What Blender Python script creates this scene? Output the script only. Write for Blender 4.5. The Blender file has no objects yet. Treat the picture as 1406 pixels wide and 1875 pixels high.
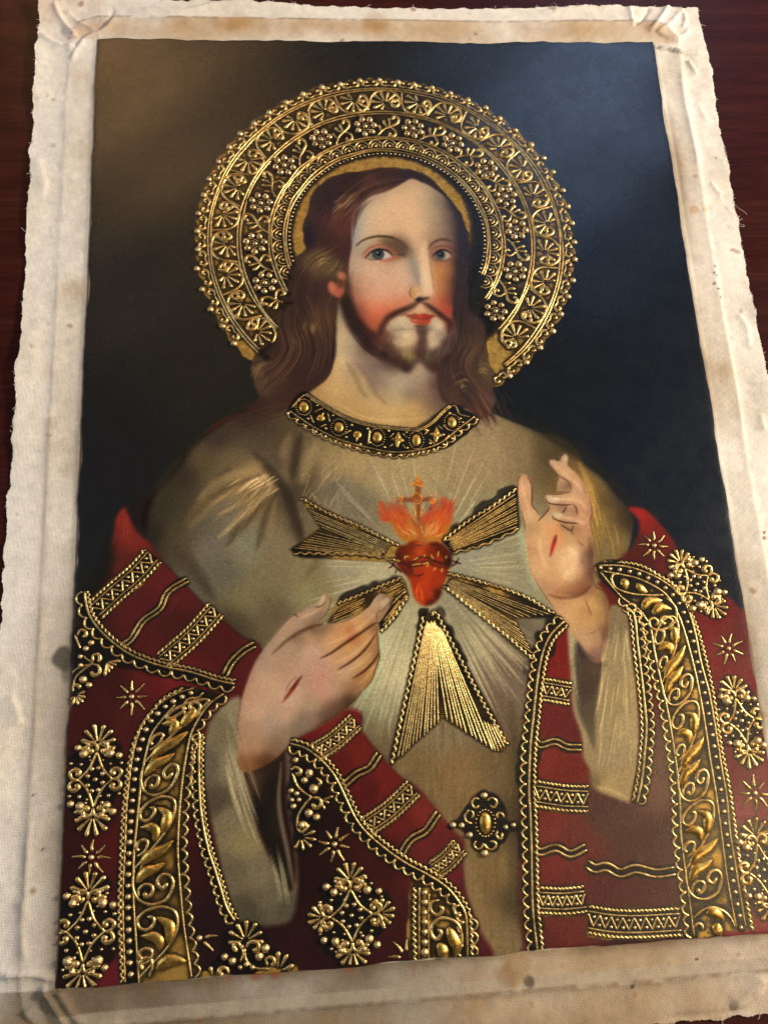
import bpy, math, random
import numpy as np
from mathutils import Matrix, Vector
rng = np.random.default_rng(7); random.seed(7)
scn = bpy.context.scene
COL = scn.collection

# ------------------------------------------------------------------ plane of the canvas
# measured corners of the painted field (photo pixels) -> rectangle 1 x ASP lying on the table
PW = 0.508                                  # painted width in metres (20 in)
QUAD = [(181, 75), (1193, 82), (1452, 1703), (107, 1810)]
F_PX, CX, CY = 1340.0, 703.0, 937.5
def homog(src, dst):
    A = []
    for (x, y), (u, v) in zip(src, dst):
        A.append([x, y, 1, 0, 0, 0, -u*x, -u*y, -u]); A.append([0, 0, 0, x, y, 1, -v*x, -v*y, -v])
    return np.linalg.svd(np.array(A, float))[2][-1].reshape(3, 3)
_H = homog([(0, 0), (1, 0), (1, 1), (0, 1)], QUAD)
_B = np.linalg.inv(np.array([[F_PX, 0, CX], [0, F_PX, CY], [0, 0, 1.]])) @ _H
if _B[2, 2] < 0: _B = -_B
ASP = np.linalg.norm(_B[:, 1])/np.linalg.norm(_B[:, 0])      # about 1.49
HM = _H @ np.diag([1, 1/ASP, 1]); HI = np.linalg.inv(HM)
def up(p):                                  # photo pixel -> canvas coordinates (u right, v down, unit = painted width)
    p = np.atleast_2d(np.asarray(p, float)); q = np.c_[p, np.ones(len(p))] @ HI.T
    return q[:, :2]/q[:, 2:]
def down(u, v):
    w = HM[2, 0]*u+HM[2, 1]*v+HM[2, 2]
    return (HM[0, 0]*u+HM[0, 1]*v+HM[0, 2])/w, (HM[1, 0]*u+HM[1, 1]*v+HM[1, 2])/w
K = 0.00086                                 # one photo pixel on the canvas, on average

# ------------------------------------------------------------------ camera
ex = _B[:, 0]/np.linalg.norm(_B[:, 0]); ey = -_B[:, 1]/np.linalg.norm(_B[:, 1])
ey = ey-ex*(ex@ey); ey /= np.linalg.norm(ey); ez = np.cross(ex, ey)
R = np.c_[ex, ey, ez]; t = _B[:, 2]/np.linalg.norm(_B[:, 0])*PW
loc = -R.T @ t + np.array([-PW/2, ASP*PW/2, 0])
rot = R.T @ np.diag([1, -1, -1])
cam = bpy.data.objects.new('camera', bpy.data.cameras.new('camera')); COL.objects.link(cam)
M = np.eye(4); M[:3, :3] = rot; M[:3, 3] = loc
cam.matrix_world = Matrix(M.tolist())
cam.data.sensor_fit = 'HORIZONTAL'; cam.data.sensor_width = 36; cam.data.lens = F_PX/1406*36
cam.data.clip_start = .01; cam.data.clip_end = 30
cam.data.dof.use_dof = True; cam.data.dof.focus_distance = 0.665; cam.data.dof.aperture_fstop = 16.0
scn.camera = cam
print('camera at', loc)

# ------------------------------------------------------------------ light: a room with a window
scn.view_settings.view_transform = 'Standard'; scn.view_settings.look = 'None'
scn.view_settings.gamma = 1; scn.view_settings.exposure = 0.0
wd = bpy.data.worlds.new('World'); scn.world = wd; wd.use_nodes = True
wd.node_tree.nodes['Background'].inputs[0].default_value = (0.9, 0.86, 0.80, 1)
wd.node_tree.nodes['Background'].inputs[1].default_value = 0.13
def area(name, loc, target, sx, sy, power, color):
    L = bpy.data.lights.new(name, 'AREA'); L.shape = 'RECTANGLE'; L.size = sx; L.size_y = sy; L.energy = power; L.color = color
    o = bpy.data.objects.new(name, L); COL.objects.link(o); o.location = loc
    o.rotation_euler = (Vector(target)-Vector(loc)).to_track_quat('-Z', 'Y').to_euler(); return o
area('window_light', (0.80, 1.60, 1.30), (0.1, 0.1, 0), 0.46, 0.40, 6.6, (0.45, 0.63, 1.0))
area('window_light', (-1.7, 0.1, 0.95), (0, 0, 0), 0.7, 0.6, 11, (0.70, 0.84, 1.0))
area('room_light', (-0.66, 1.62, 1.22), (-.1, .1, 0), 0.55, 0.36, 6.5, (1.0, 0.56, 0.22))
area('lamp_light', (2.2, 0.25, 0.95), (0.0, 0.0, 0), 0.30, 0.30, 102, (1.0, 0.89, 0.72))
area('ceiling_light', (0.92, -0.60, 1.25), (0.15, -0.25, 0), 0.30, 0.30, 5.5, (1.0, 0.76, 0.46))

# ------------------------------------------------------------------ small helpers
def hexc(h):
    h = h.lstrip('#'); return np.array([int(h[i:i+2], 16)/255 for i in (0, 2, 4)])
def c(o, *pts): return [(o[0]+x/o[2], o[1]+y/o[2]) for x, y in pts]
Z0 = (0, 0, 2.812); ZR = (906, 0, 2.812); Z4 = (906, 1375, 2.812); Z3 = (0, 1375, 2.812)
A = (340, 130, 3.7); B = (700, 130, 3.7); Cc = (340, 380, 3.7); D = (780, 380, 3.7)
F = (600, 360, 5.0214); G = (580, 520, 4.394)
T1 = (440, 840, 4.394); T2 = (700, 840, 3.515); T3 = (560, 1080, 3.515); RH = (920, 820, 4.6875); LH = (400, 1060, 4.135)
S1 = (120, 880, 3.9056); S2 = (110, 1160, 3.9056); S3 = (100, 1490, 4.135); S4 = (360, 1280, 3.606); S5 = (500, 1280, 3.7)
S6 = (500, 1540, 3.7); S7 = (1060, 930, 4.0636); S8 = (1060, 1200, 4.0636); S9 = (940, 1120, 4.6867)
BR = (820, 1430, 10.043); HT = (680, 860, 7.211); TU = (220, 700, 3.515); E4 = (1206, 1440, 6.25); CO = (500, 690, 3.515)

def spline(P, n=8, closed=False):
    P = np.asarray(P, float)
    if len(P) < 3 and not closed:
        tt = np.linspace(0, 1, n+1)[:, None]; return P[0]*(1-tt)+P[-1]*tt
    Q = np.vstack([P[-1], P, P[0], P[1]]) if closed else np.vstack([2*P[0]-P[1], P, 2*P[-1]-P[-2]])
    tt = np.linspace(0, 1, n, endpoint=False)[:, None]; out = []
    for i in range(len(Q)-3):
        a, b, d, e = Q[i:i+4]
        out.append(.5*((2*b)+(-a+d)*tt+(2*a-5*b+4*d-e)*tt**2+(-a+3*b-3*d+e)*tt**3))
    if not closed: out.append(P[-1:])
    return np.vstack(out)
def resample(P, ds=None, n=None):
    P = np.asarray(P, float); d = np.r_[0, np.cumsum(np.hypot(*np.diff(P, axis=0).T))]
    if n is None: n = max(2, int(round(d[-1]/ds))+1)
    s = np.linspace(0, d[-1], n)
    return np.c_[np.interp(s, d, P[:, 0]), np.interp(s, d, P[:, 1])]
def normals(P):
    T = np.gradient(P, axis=0); T /= np.maximum(np.hypot(T[:, 0], T[:, 1]), 1e-9)[:, None]
    return np.c_[-T[:, 1], T[:, 0]]
def arclen(P): return np.r_[0, np.cumsum(np.hypot(*np.diff(P, axis=0).T))]

# ------------------------------------------------------------------ the paint layer: a fine grid over the canvas
NU = 720; NV = int(round(NU*ASP))
UU, VV = np.meshgrid(np.linspace(0, 1, NU), np.linspace(0, ASP, NV))
PX, PY = down(UU, VV)
IMG = np.zeros((NV, NU, 3)); GILD = np.zeros((NV, NU)); HGT = np.zeros((NV, NU)); LAB = np.zeros((NV, NU), int)
GU = (NU-1); GV = (NV-1)/ASP
LABELS = {0: ('painted_background', None)}
def gridpts(P):
    q = up(P); return np.c_[q[:, 0]*GU, q[:, 1]*GV]
def blur(a, s):
    if s <= 0.05: return a
    r = max(1, int(3*s)); k = np.exp(-.5*(np.arange(-r, r+1)/s)**2); k /= k.sum()
    for ax in (0, 1):
        pad = [(0, 0), (0, 0)]; pad[ax] = (r, r); p = np.pad(a, pad, mode='edge'); o = np.zeros_like(a)
        for i, w in enumerate(k):
            sl = [slice(None)]*2; sl[ax] = slice(i, i+a.shape[ax]); o += w*p[tuple(sl)]
        a = o
    return a
def noise(s, seed=0):
    g = np.random.default_rng(seed); st = max(1, int(s/2)); n = g.standard_normal((NV//st+3, NU//st+3)); n = blur(n, max(.6, s/st))
    n /= n.std(); i = np.arange(NV)/st; j = np.arange(NU)/st; i0 = i.astype(int); j0 = j.astype(int); fi = (i-i0)[:, None]; fj = (j-j0)[None]
    a = n[i0][:, j0]*(1-fi)*(1-fj)+n[i0+1][:, j0]*fi*(1-fj)+n[i0][:, j0+1]*(1-fi)*fj+n[i0+1][:, j0+1]*fi*fj
    return a
N2, N5, N12, N40 = noise(1.2, 1), noise(4, 2), noise(12, 3), noise(40, 4)
def mask(P, soft=1.0, smooth=True, rough=0.0):
    """coverage of a closed outline given in photo pixels -> (array, row slice, column slice)"""
    if smooth: P = spline(P, 6, True)
    g = gridpts(P); pad = int(3*soft+3)
    x0 = max(0, int(g[:, 0].min())-pad); x1 = min(NU, int(g[:, 0].max())+pad+2)
    y0 = max(0, int(g[:, 1].min())-pad); y1 = min(NV, int(g[:, 1].max())+pad+2)
    if x1 <= x0 or y1 <= y0: return None
    S = 3; T = np.zeros(((y1-y0)*S, (x1-x0)*S+1), np.int8)
    X = (g[:, 0]-x0+.5)*S; Y = (g[:, 1]-y0+.5)*S
    for i in range(len(g)):
        ax, ay, bx, by = X[i-1], Y[i-1], X[i], Y[i]
        if ay == by: continue
        if ay > by: ax, ay, bx, by = bx, by, ax, ay
        r = np.arange(max(0, math.ceil(ay-.5)), min(T.shape[0], math.ceil(by-.5)))
        if len(r) == 0: continue
        xx = np.clip(np.ceil(ax+(r+.5-ay)/(by-ay)*(bx-ax)-.5).astype(int), 0, T.shape[1]-1)
        T[r, xx] ^= 1
    m = (np.cumsum(T, axis=1) & 1)[:, :-1].astype(float)
    m = m.reshape(y1-y0, S, x1-x0, S).mean((1, 3)); m = blur(m, soft)
    sl = (slice(y0, y1), slice(x0, x1))
    if rough: m = np.clip((m-.5)*1.6+.5+rough*N5[sl]*(m*(1-m)*4), 0, 1)
    return m, sl
def field(sl, samples, s=14.0):
    """smooth colour field through hand-picked colour notes (x, y, hex) in photo pixels"""
    if isinstance(samples, str): return hexc(samples)
    st = 3; ny, nx = PX[sl].shape; px = PX[sl][::st, ::st]; py = PY[sl][::st, ::st]
    num = np.zeros(px.shape+(3,)); den = np.zeros(px.shape)
    for x, y, h in samples:
        w = 1/((px-x)**2+(py-y)**2+s*s)**2; num += w[..., None]*hexc(h); den += w
    f = num/den[..., None]; o = np.empty((ny, nx, 3))
    i = np.minimum(np.arange(ny)/st, f.shape[0]-1); j = np.minimum(np.arange(nx)/st, f.shape[1]-1)
    i0 = i.astype(int); j0 = j.astype(int); i1 = np.minimum(i0+1, f.shape[0]-1); j1 = np.minimum(j0+1, f.shape[1]-1)
    fi = (i-i0)[:, None, None]; fj = (j-j0)[None, :, None]
    return f[i0][:, j0]*(1-fi)*(1-fj)+f[i1][:, j0]*fi*(1-fj)+f[i0][:, j1]*(1-fi)*fj+f[i1][:, j1]*fi*fj
_next = [0]
def newlabel(name, parent=None):
    _next[0] += 1; LABELS[_next[0]] = (name, parent); return _next[0]
def fill(P, samples, soft=1.0, op=1.0, label=None, gild=None, smooth=True, rough=0.0, s=14.0, hgt=0.0, cut=.5):
    r = mask(P, soft, smooth, rough)
    if r is None: return
    m, sl = r; mm = (m*op)[..., None]
    IMG[sl] = IMG[sl]*(1-mm)+field(sl, samples, s)*mm
    g = 0.0 if gild is None else gild
    GILD[sl] = GILD[sl]*(1-m*op)+g*m*op
    if hgt: HGT[sl] = np.maximum(HGT[sl], m*hgt)
    if label is not None: LAB[sl][m > cut] = label
def stroke(P, w, col, op=1.0, soft=.6, w2=None, smooth=True, gild=None, hgt=0.0, label=None):
    """one brush stroke along points (photo pixels); w, w2 = half widths in photo pixels at both ends, full in the middle"""
    P = spline(P, 6) if smooth and len(P) > 2 else np.asarray(P, float)
    g = gridpts(P); wmax = (w if w2 is None else max(w, w2))/1.6; pad = int(wmax+soft*3+2)
    x0 = max(0, int(g[:, 0].min())-pad); x1 = min(NU, int(g[:, 0].max())+pad+2)
    y0 = max(0, int(g[:, 1].min())-pad); y1 = min(NV, int(g[:, 1].max())+pad+2)
    if x1 <= x0 or y1 <= y0: return
    yy, xx = np.mgrid[y0:y1, x0:x1].astype(float); best = np.full(xx.shape, 9.0); n = len(g)-1; val = np.zeros(xx.shape)
    for i in range(n):
        a, b = g[i], g[i+1]; d = b-a; L = d@d
        tt = np.clip(((xx-a[0])*d[0]+(yy-a[1])*d[1])/max(L, 1e-9), 0, 1)
        dist = np.hypot(xx-a[0]-tt*d[0], yy-a[1]-tt*d[1]); q = (i+tt)/n
        if w2 is None: hw = w*np.sqrt(np.clip(4*q*(1-q), .06, 1))
        else: hw = w+(w2-w)*q
        hw = np.maximum(hw/1.6, .25)
        val = np.maximum(val, np.clip((hw+soft-dist)/(2*soft)+.0, 0, 1)*np.minimum(1, hw/.45))
    sl = (slice(y0, y1), slice(x0, x1)); m = val*val*(3-2*val)*op
    cc = hexc(col) if isinstance(col, str) else col
    IMG[sl] = IMG[sl]*(1-m[..., None])+cc*m[..., None]
    GILD[sl] = GILD[sl]*(1-m)+(gild or 0)*m
    if hgt: HGT[sl] = np.maximum(HGT[sl], m*hgt)
    if label is not None: LAB[sl][m > .5] = label
def ell(o, x, y, rx, ry, a=0, n=14):
    th = np.linspace(0, 2*np.pi, n, endpoint=False); ca, sa = math.cos(a), math.sin(a)
    return c(o, *[(x+rx*math.cos(q)*ca-ry*math.sin(q)*sa, y+rx*math.cos(q)*sa+ry*math.sin(q)*ca) for q in th])
def hairs(guide, n, spread, w, cols, op=.6, jit=3, cut=.5):
    g = np.asarray(guide, float); nn = normals(g)
    for i in range(n):
        o = random.gauss(0, spread); P = g+nn*o+rng.normal(0, jit*.35, g.shape)
        a = random.random()*cut; b = 1-random.random()*cut; q = resample(spline(P, 6), n=12); k0 = int(a*11); k1 = max(k0+3, int(b*11)+1)
        stroke(q[k0:k1], w*random.uniform(.6, 1.3), random.choice(cols), op*random.uniform(.5, 1), smooth=False)
# ================================================================== PAINTING
BLK = '#0f0d0b'
# --- dark ground of the picture
r_all = (slice(0, NV), slice(0, NU))
IMG[:] = field(r_all, [(230, 150, '#2c231a'), (430, 110, '#26201a'), (300, 300, '#231f1a'), (210, 520, '#1c1c1c'), (200, 820, '#161719'), (400, 700, '#1d1c18'),
    (650, 110, '#181818'), (900, 120, '#12151a'), (1100, 250, '#10141a'), (1100, 500, '#0b121d'), (1150, 800, '#0a111d'), (1300, 1000, '#0a121f'), (1000, 700, '#0e1217')], 60)
def soften(label, sig):
    M_ = LAB == label; ii, jj = np.nonzero(M_); sl = (slice(max(0, ii.min()-2), ii.max()+3), slice(max(0, jj.min()-2), jj.max()+3)); m = M_[sl].astype(float); d = np.maximum(blur(m, sig), 1e-4)
    for k in range(3): q = IMG[sl][..., k]; IMG[sl][..., k] = np.where(M_[sl], blur(q*m, sig)/d, q)
# --- tunic
L_TUN = newlabel('tunic')
TUNIC = [(527, 745), (459, 746), (419, 765), (391, 782), (356, 811), (334, 842), (305, 876), (280, 905), (262, 936), (262, 965), (274, 992), (299, 1026), (343, 1073), (376, 1106),
    (409, 1135), (448, 1167), (476, 1182), (560, 1300), (657, 1305), (662, 1336), (688, 1373), (731, 1421), (765, 1444), (824, 1515), (849, 1542), (846, 1569), (851, 1631), (867, 1675),
    (870, 1760), (963, 1752), (956, 1730), (949, 1624), (950, 1482), (953, 1397), (961, 1312), (968, 1227), (983, 1173), (1010, 1133), (1060, 1120), (1110, 1080), (1146, 1012), (1155, 970), (1155, 948), (1144, 929),
    (1123, 905), (1101, 878), (1069, 852), (1044, 823), (1000, 800), (950, 780), (905, 762), (870, 750), (700, 760)]
fill(TUNIC, [(459, 765, '#372a20'), (400, 800, '#3f3428'), (340, 870, '#3a3024'), (372, 850, '#52452f'), (300, 930, '#3b3325'), (285, 975, '#2f281d'), (420, 850, '#63533b'), (400, 880, '#5f5138'), (480, 868, '#866d49'), (494, 886, '#a58a60'), (470, 905, '#866d47'), (430, 935, '#6d624d'), (455, 900, '#9a8259'),
    (380, 1000, '#68604f'), (400, 1050, '#605a49'), (450, 1000, '#767059'), (350, 980, '#564d3a'), (320, 985, '#4a3f2e'), (500, 915, '#5c4d36'), (500, 850, '#4f4231'), (470, 810, '#4f4332'), (520, 800, '#54462f'), (545, 840, '#6e5e44'), (536, 900, '#4e4230'), (560, 860, '#5d4e37'), (600, 850, '#8b7752'), (650, 855, '#9d865d'),
    (620, 895, '#766c56'), (660, 920, '#7c7056'), (700, 880, '#a08b64'), (760, 860, '#a08b63'), (850, 850, '#95805c'), (900, 835, '#8f7b59'), (950, 830, '#7d6b4c'), (1000, 825, '#57482f'), (1030, 830, '#4b3d28'), (1050, 855, '#6b5530'), (1080, 900, '#866a3a'), (1100, 950, '#7e6533'), (1104, 912, '#5f4a2b'),
    (1120, 990, '#755f38'), (1130, 915, '#483a22'), (1145, 950, '#453620'), (640, 1040, '#958b6e'), (680, 1060, '#a89d7b'), (560, 1050, '#7d6f50'), (500, 1050, '#75694c'), (450, 1100, '#6f6649'), (500, 1130, '#645840'), (430, 1140, '#4f4632'), (570, 1090, '#827956'), (540, 960, '#6a5d45'), (520, 1000, '#77694d'),
    (900, 1070, '#938b6c'), (950, 1010, '#8d866a'), (870, 1030, '#948f75'), (930, 960, '#8a8468'), (900, 1100, '#8d886f'), (980, 1080, '#8a8468'), (700, 1180, '#b9b189'), (722, 1225, '#b3a881'), (745, 1170, '#a59c78'), (690, 1290, '#959070'), (680, 1330, '#7a7052'), (700, 1360, '#705f44'), (760, 1400, '#74603f'), (830, 1420, '#775f3d'), (800, 1340, '#78684c'),
    (900, 1300, '#6e5c49'), (920, 1230, '#72614f'), (860, 1180, '#8b8267'), (940, 1140, '#6e634f'), (930, 1400, '#624f33'), (840, 1500, '#6e5737'), (900, 1600, '#6f5938'), (880, 1680, '#715b3b'), (920, 1720, '#705e40'), (890, 1745, '#7c6440'), (945, 1500, '#54432a'), (945, 1650, '#4f4029')], 1.6, label=L_TUN, s=16)
soften(L_TUN, 5)
for P, w in (([(470, 742), (420, 760), (388, 780), (352, 810), (326, 846), (298, 882), (272, 910), (255, 936)], 9), ([(905, 752), (960, 774), (1010, 796), (1052, 822), (1080, 850), (1112, 878), (1135, 904), (1156, 930)], 9)): stroke(P, w, '#1b1914', .75, 7)
hairs([(470, 748), (420, 768), (391, 786), (356, 815)], 22, 4, 1.2, ['#4a241c', '#3a211b'], .45); hairs([(640, 842), (600, 880), (575, 930)], 24, 10, 1.3, ['#a58d63', '#b39b70', '#6f5f45'], .4)
# folds
for P, w, h, o, sf in [(c(TU, (860, 455), (960, 560), (1060, 700), (1120, 840), (1175, 1010)), 9, '#43372a', .75, 4), (c(TU, (1165, 330), (1130, 480), (1105, 620)), 6, '#4a3c2a', .6, 3),
        (c(TU, (700, 560), (540, 720), (420, 880), (350, 1000)), 9, '#3f3525', .4, 5), (c(TU, (1010, 700), (960, 860), (930, 1010)), 7, '#584a34', .45, 4), (c(TU, (940, 700), (800, 860), (700, 1000)), 4, '#55472f', .5, 2.5),
        (c(TU, (860, 620), (700, 720), (560, 790)), 5, '#94794f', .5, 3), (c(TU, (980, 690), (860, 830), (740, 1010)), 3.5, '#9c855c', .55, 2), (c(TU, (930, 650), (780, 780), (640, 850)), 4, '#a48a5e', .5, 2),
        (c(TU, (420, 960), (460, 1160), (600, 1380)), 9, '#4d4433', .45, 5), (c(T1, (760, 200), (700, 330)), 8, '#57503f', .5, 5), (c(T1, (880, 20), (740, 180)), 4, '#a58c60', .35, 3), (c(T1, (390, 380), (450, 560), (480, 690)), 7, '#4c4030', .5, 4),
        (c(T1, (230, 250), (60, 480), (-20, 600)), 3, '#9c8762', .4, 2)]: stroke(P, w, h, o, sf)
fill(c(TU, (985, 560), (1040, 620), (1110, 780), (1185, 1030), (1120, 1000), (1060, 860), (1010, 720)), '#3f3426', 5, .5)
fill(c(TU, (830, 190), (960, 180), (1080, 260), (1060, 380), (960, 380), (850, 330), (740, 330)), '#42352a', 9, .45)
for P, w, h, o, sf in [(c(TU, (900, 530), (720, 640), (570, 770), (440, 920)), 15, '#937b52', .42, 7), (c(TU, (980, 705), (830, 880), (690, 1050)), 6, '#463925', .55, 3.5), (c(TU, (1005, 720), (930, 900), (880, 1080)), 6, '#4d402b', .5, 3.5), (c(TU, (890, 605), (650, 705), (470, 870), (380, 1010)), 7, '#4a3d29', .5, 4),
        (c(TU, (960, 690), (800, 850), (640, 1000)), 5, '#a89067', .5, 3), (c(TU, (1000, 760), (960, 920), (940, 1000)), 6, '#8d7a58', .4, 4), (c(TU, (820, 560), (620, 640), (500, 760)), 6, '#8a7450', .45, 4), (c(TU, (1160, 340), (1130, 470), (1108, 620)), 10, '#45382a', .6, 4.5), (c(TU, (1260, 400), (1210, 520), (1170, 650)), 10, '#a08a60', .4, 5), (c(TU, (1090, 340), (1060, 430), (1045, 500)), 8, '#7d694a', .45, 4),
        (c(TU, (380, 520), (300, 680), (240, 860)), 16, '#352c20', .45, 8), (c(TU, (330, 1050), (440, 1180), (600, 1390)), 12, '#43392a', .5, 7), ([(935, 1290), (948, 1420), (945, 1560), (955, 1700)], 13, '#43361f', .45, 7), ([(840, 1255), (900, 1300), (940, 1380)], 18, '#5c4a38', .4, 8), ([(810, 1470), (850, 1590), (880, 1740)], 16, '#86704a', .35, 8),
        ([(640, 960), (600, 1000), (560, 1060)], 8, '#5d5039', .35, 5), ([(1000, 800), (1030, 815), (1062, 842)], 9, '#40331f', .5, 5), ([(1080, 870), (1105, 915), (1130, 985)], 10, '#5d4826', .4, 5), ([(1060, 850), (1078, 900), (1092, 960)], 6, '#a07d43', .5, 3)]: stroke(P, w, h, o, sf)
for i in range(40):
    y = random.uniform(880, 985); x = random.uniform(1074, 1080+(y-880)*.55); stroke([(x, y), (x+8, y+22), (x+12, y+48)], random.uniform(.6, 1.3), random.choice(['#a5803f', '#6b5127', '#b8934f']), .35, .7)
for i in range(260):     # dry drag of the brush down the robe
    x, y = random.uniform(690, 955), random.uniform(1290, 1740); L = random.uniform(16, 60)
    q = up((x, y))[0]; gi, gj = int(np.clip(q[1]*GV, 0, NV-1)), int(np.clip(q[0]*GU, 0, NU-1))
    if LAB[gi, gj] == L_TUN: stroke([(x, y), (x+random.gauss(0, 4), y+L)], random.uniform(.6, 1.8), np.clip(IMG[gi, gj]*random.choice((.82, .9, 1.12, 1.22)), 0, 1), .4, .9, smooth=False)
for i in range(60):      # brushed pleats of the shoulder
    a = random.random(); x, y = 1000-160*a+random.gauss(0, 20), 640+random.gauss(0, 30); L = random.uniform(120, 420)
    an = math.radians(random.gauss(132, 10)); stroke(c(TU, (x, y), (x+math.cos(an)*L*.5, y+math.sin(an)*L*.5+8), (x+math.cos(an)*L, y+math.sin(an)*L)), random.uniform(.6, 1.6), random.choice(['#a58c62', '#8d7852', '#6a5a40', '#58492f']), .35, .8)
for i in range(16):
    x, y = 880+random.gauss(0, 45), 655+random.gauss(0, 25); stroke(c(TU, (x-60, y+42), (x, y+5), (x+40, y-18)), .9, '#c9a878', .7, .5, hgt=.0006)
for i in range(240):     # dry strokes over the chest
    x, y = random.uniform(560, 930), random.uniform(835, 930)
    an = math.radians(random.gauss(115 if x < 760 else 60, 14)); L = random.uniform(14, 50)
    stroke([(x, y), (x+math.cos(an)*L, y+math.sin(an)*L)], random.uniform(.5, 1.2), random.choice(['#a5906a', '#85734f', '#99855f', '#6f6248']), .3, .7, smooth=False)
HC = (778, 1040)
for i in range(420):     # painted glory around the heart
    an = random.uniform(0, 2*math.pi); d = math.degrees(an) % 360
    if 205 < d < 335 and random.random() < .55: continue
    r0 = random.uniform(70, 150); r1 = r0+random.uniform(30, 150)
    if 60 < d < 120: r1 += 90
    P = [(HC[0]+math.cos(an)*r0, HC[1]+math.sin(an)*r0*.95), (HC[0]+math.cos(an)*r1, HC[1]+math.sin(an)*r1)]
    if P[1][0] > 1000 or (P[1][0] < 560): continue
    stroke(P, random.uniform(.5, 1.3), random.choice(['#b3a884', '#a19872', '#c4b68e', '#8f8666']), random.uniform(.2, .6), .6, smooth=False)
for i in range(26):
    a0 = math.radians(random.uniform(96, 132)); r0, r1 = random.uniform(120, 170), random.uniform(240, 320)
    stroke([(HC[0]+math.cos(a0)*r0, HC[1]+math.sin(a0)*r0), (HC[0]+math.cos(a0)*r1, HC[1]+math.sin(a0)*r1)], 1.2, '#c0b48d', .45, .8, smooth=False)
for i in range(26):
    a0 = math.radians(random.uniform(38, 66)); r0, r1 = random.uniform(110, 170), random.uniform(230, 310)
    stroke([(HC[0]+math.cos(a0)*r0, HC[1]+math.sin(a0)*r0), (HC[0]+math.cos(a0)*r1, HC[1]+math.sin(a0)*r1)], 1.2, '#b8a983', .45, .8, smooth=False)
for P in (c(T3, (470, 290), (470, 420), (420, 600), (310, 720)), c(T2, (870, 430), (925, 640), (980, 830))): stroke(P, 7, '#a6b088', .5, 5)
# --- the red cloak
L_CAP = newlabel('cloak')
LEFTCAPE = [(230, 929), (215, 947), (208, 982), (192, 1034), (178, 1066), (160, 1082), (140, 1090), (90, 1130), (80, 1500), (85, 1830), (300, 1820), (540, 1800), (880, 1775), (876, 1700), (866, 1672), (851, 1631), (846, 1569),
    (849, 1542), (824, 1515), (765, 1444), (731, 1421), (688, 1373), (662, 1336), (657, 1302), (600, 1290), (500, 1240), (476, 1182), (448, 1169), (409, 1136), (376, 1108), (343, 1074), (299, 1028), (274, 993), (263, 985), (248, 964), (238, 945)]
fill(LEFTCAPE, [(226, 940, '#80261b'), (235, 985, '#70241b'), (215, 1000, '#5a1f18'), (220, 1030, '#521d18'), (200, 1070, '#371412'), (160, 1090, '#1c0f0d'), (300, 1050, '#561c1a'), (340, 1090, '#4f1b19'), (250, 1110, '#4b1918'), (330, 1140, '#421716'),
    (420, 1170, '#481715'), (460, 1190, '#4f1a17'), (170, 1240, '#35110f'), (200, 1260, '#3b1411'), (280, 1265, '#551816'), (320, 1255, '#621b18'), (240, 1320, '#431613'), (180, 1330, '#3a110f'), (280, 1290, '#4a1614'), (150, 1500, '#2c100e'),
    (205, 1560, '#431413'), (210, 1640, '#3a1213'), (212, 1700, '#451518'), (140, 1600, '#2a0f0f'), (140, 1780, '#220d0d'), (205, 1790, '#561820'), (600, 1500, '#1f0c0b'), (560, 1600, '#200d0c'), (700, 1560, '#33110f'), (620, 1720, '#240f0f'),
    (760, 1700, '#361413'), (480, 1715, '#241012'), (400, 1720, '#221013'), (621, 1410, '#511512'), (673, 1383, '#5f1a15'), (667, 1453, '#4c1412'), (716, 1420, '#5f1a16'), (730, 1510, '#561815'), (776, 1485, '#66201b'), (784, 1556, '#571b1b'), (603, 1326, '#681c19'),
    (840, 1640, '#4f1a1c'), (820, 1590, '#571a1c'), (560, 1345, '#5a1715'), (545, 1450, '#1f0f0c'), (548, 1560, '#220e0c'), (538, 1390, '#2a1311'), (535, 1480, '#1f0f0c'), (480, 1770, '#2b1216'), (700, 1760, '#331216')], 1.4, label=L_CAP, s=12)
fill(c(S1, (440, 180), (560, 110), (640, 60), (600, 250), (560, 390), (500, 330), (455, 260)), '#1c1210', 3, .8)
stroke(c(S1, (330, 480), (290, 600), (200, 760), (150, 800)), 14, '#14120f', .75, 7)
for i in range(26):
    x = random.uniform(370, 500); stroke(c(S1, (x*.35+270, 210), (x*.6+175, 330), (x, 480+random.uniform(-60, 60))), .8, random.choice(['#9a3a2b', '#5a1c16', '#7c2a1f']), .4, .7)
RIGHTCAPE = [(1148, 930), (1176, 932), (1193, 945), (1213, 967), (1230, 989), (1237, 1001), (1257, 1028), (1281, 1048), (1304, 1075), (1331, 1092), (1350, 1112), (1370, 1134), (1400, 1240), (1440, 1500), (1470, 1720), (1254, 1728), (963, 1752),
    (956, 1730), (949, 1624), (950, 1482), (953, 1397), (961, 1312), (968, 1227), (983, 1173), (1012, 1131), (1040, 1150), (1100, 1060), (1134, 1023), (1153, 1004), (1168, 972), (1166, 952)]
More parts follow.
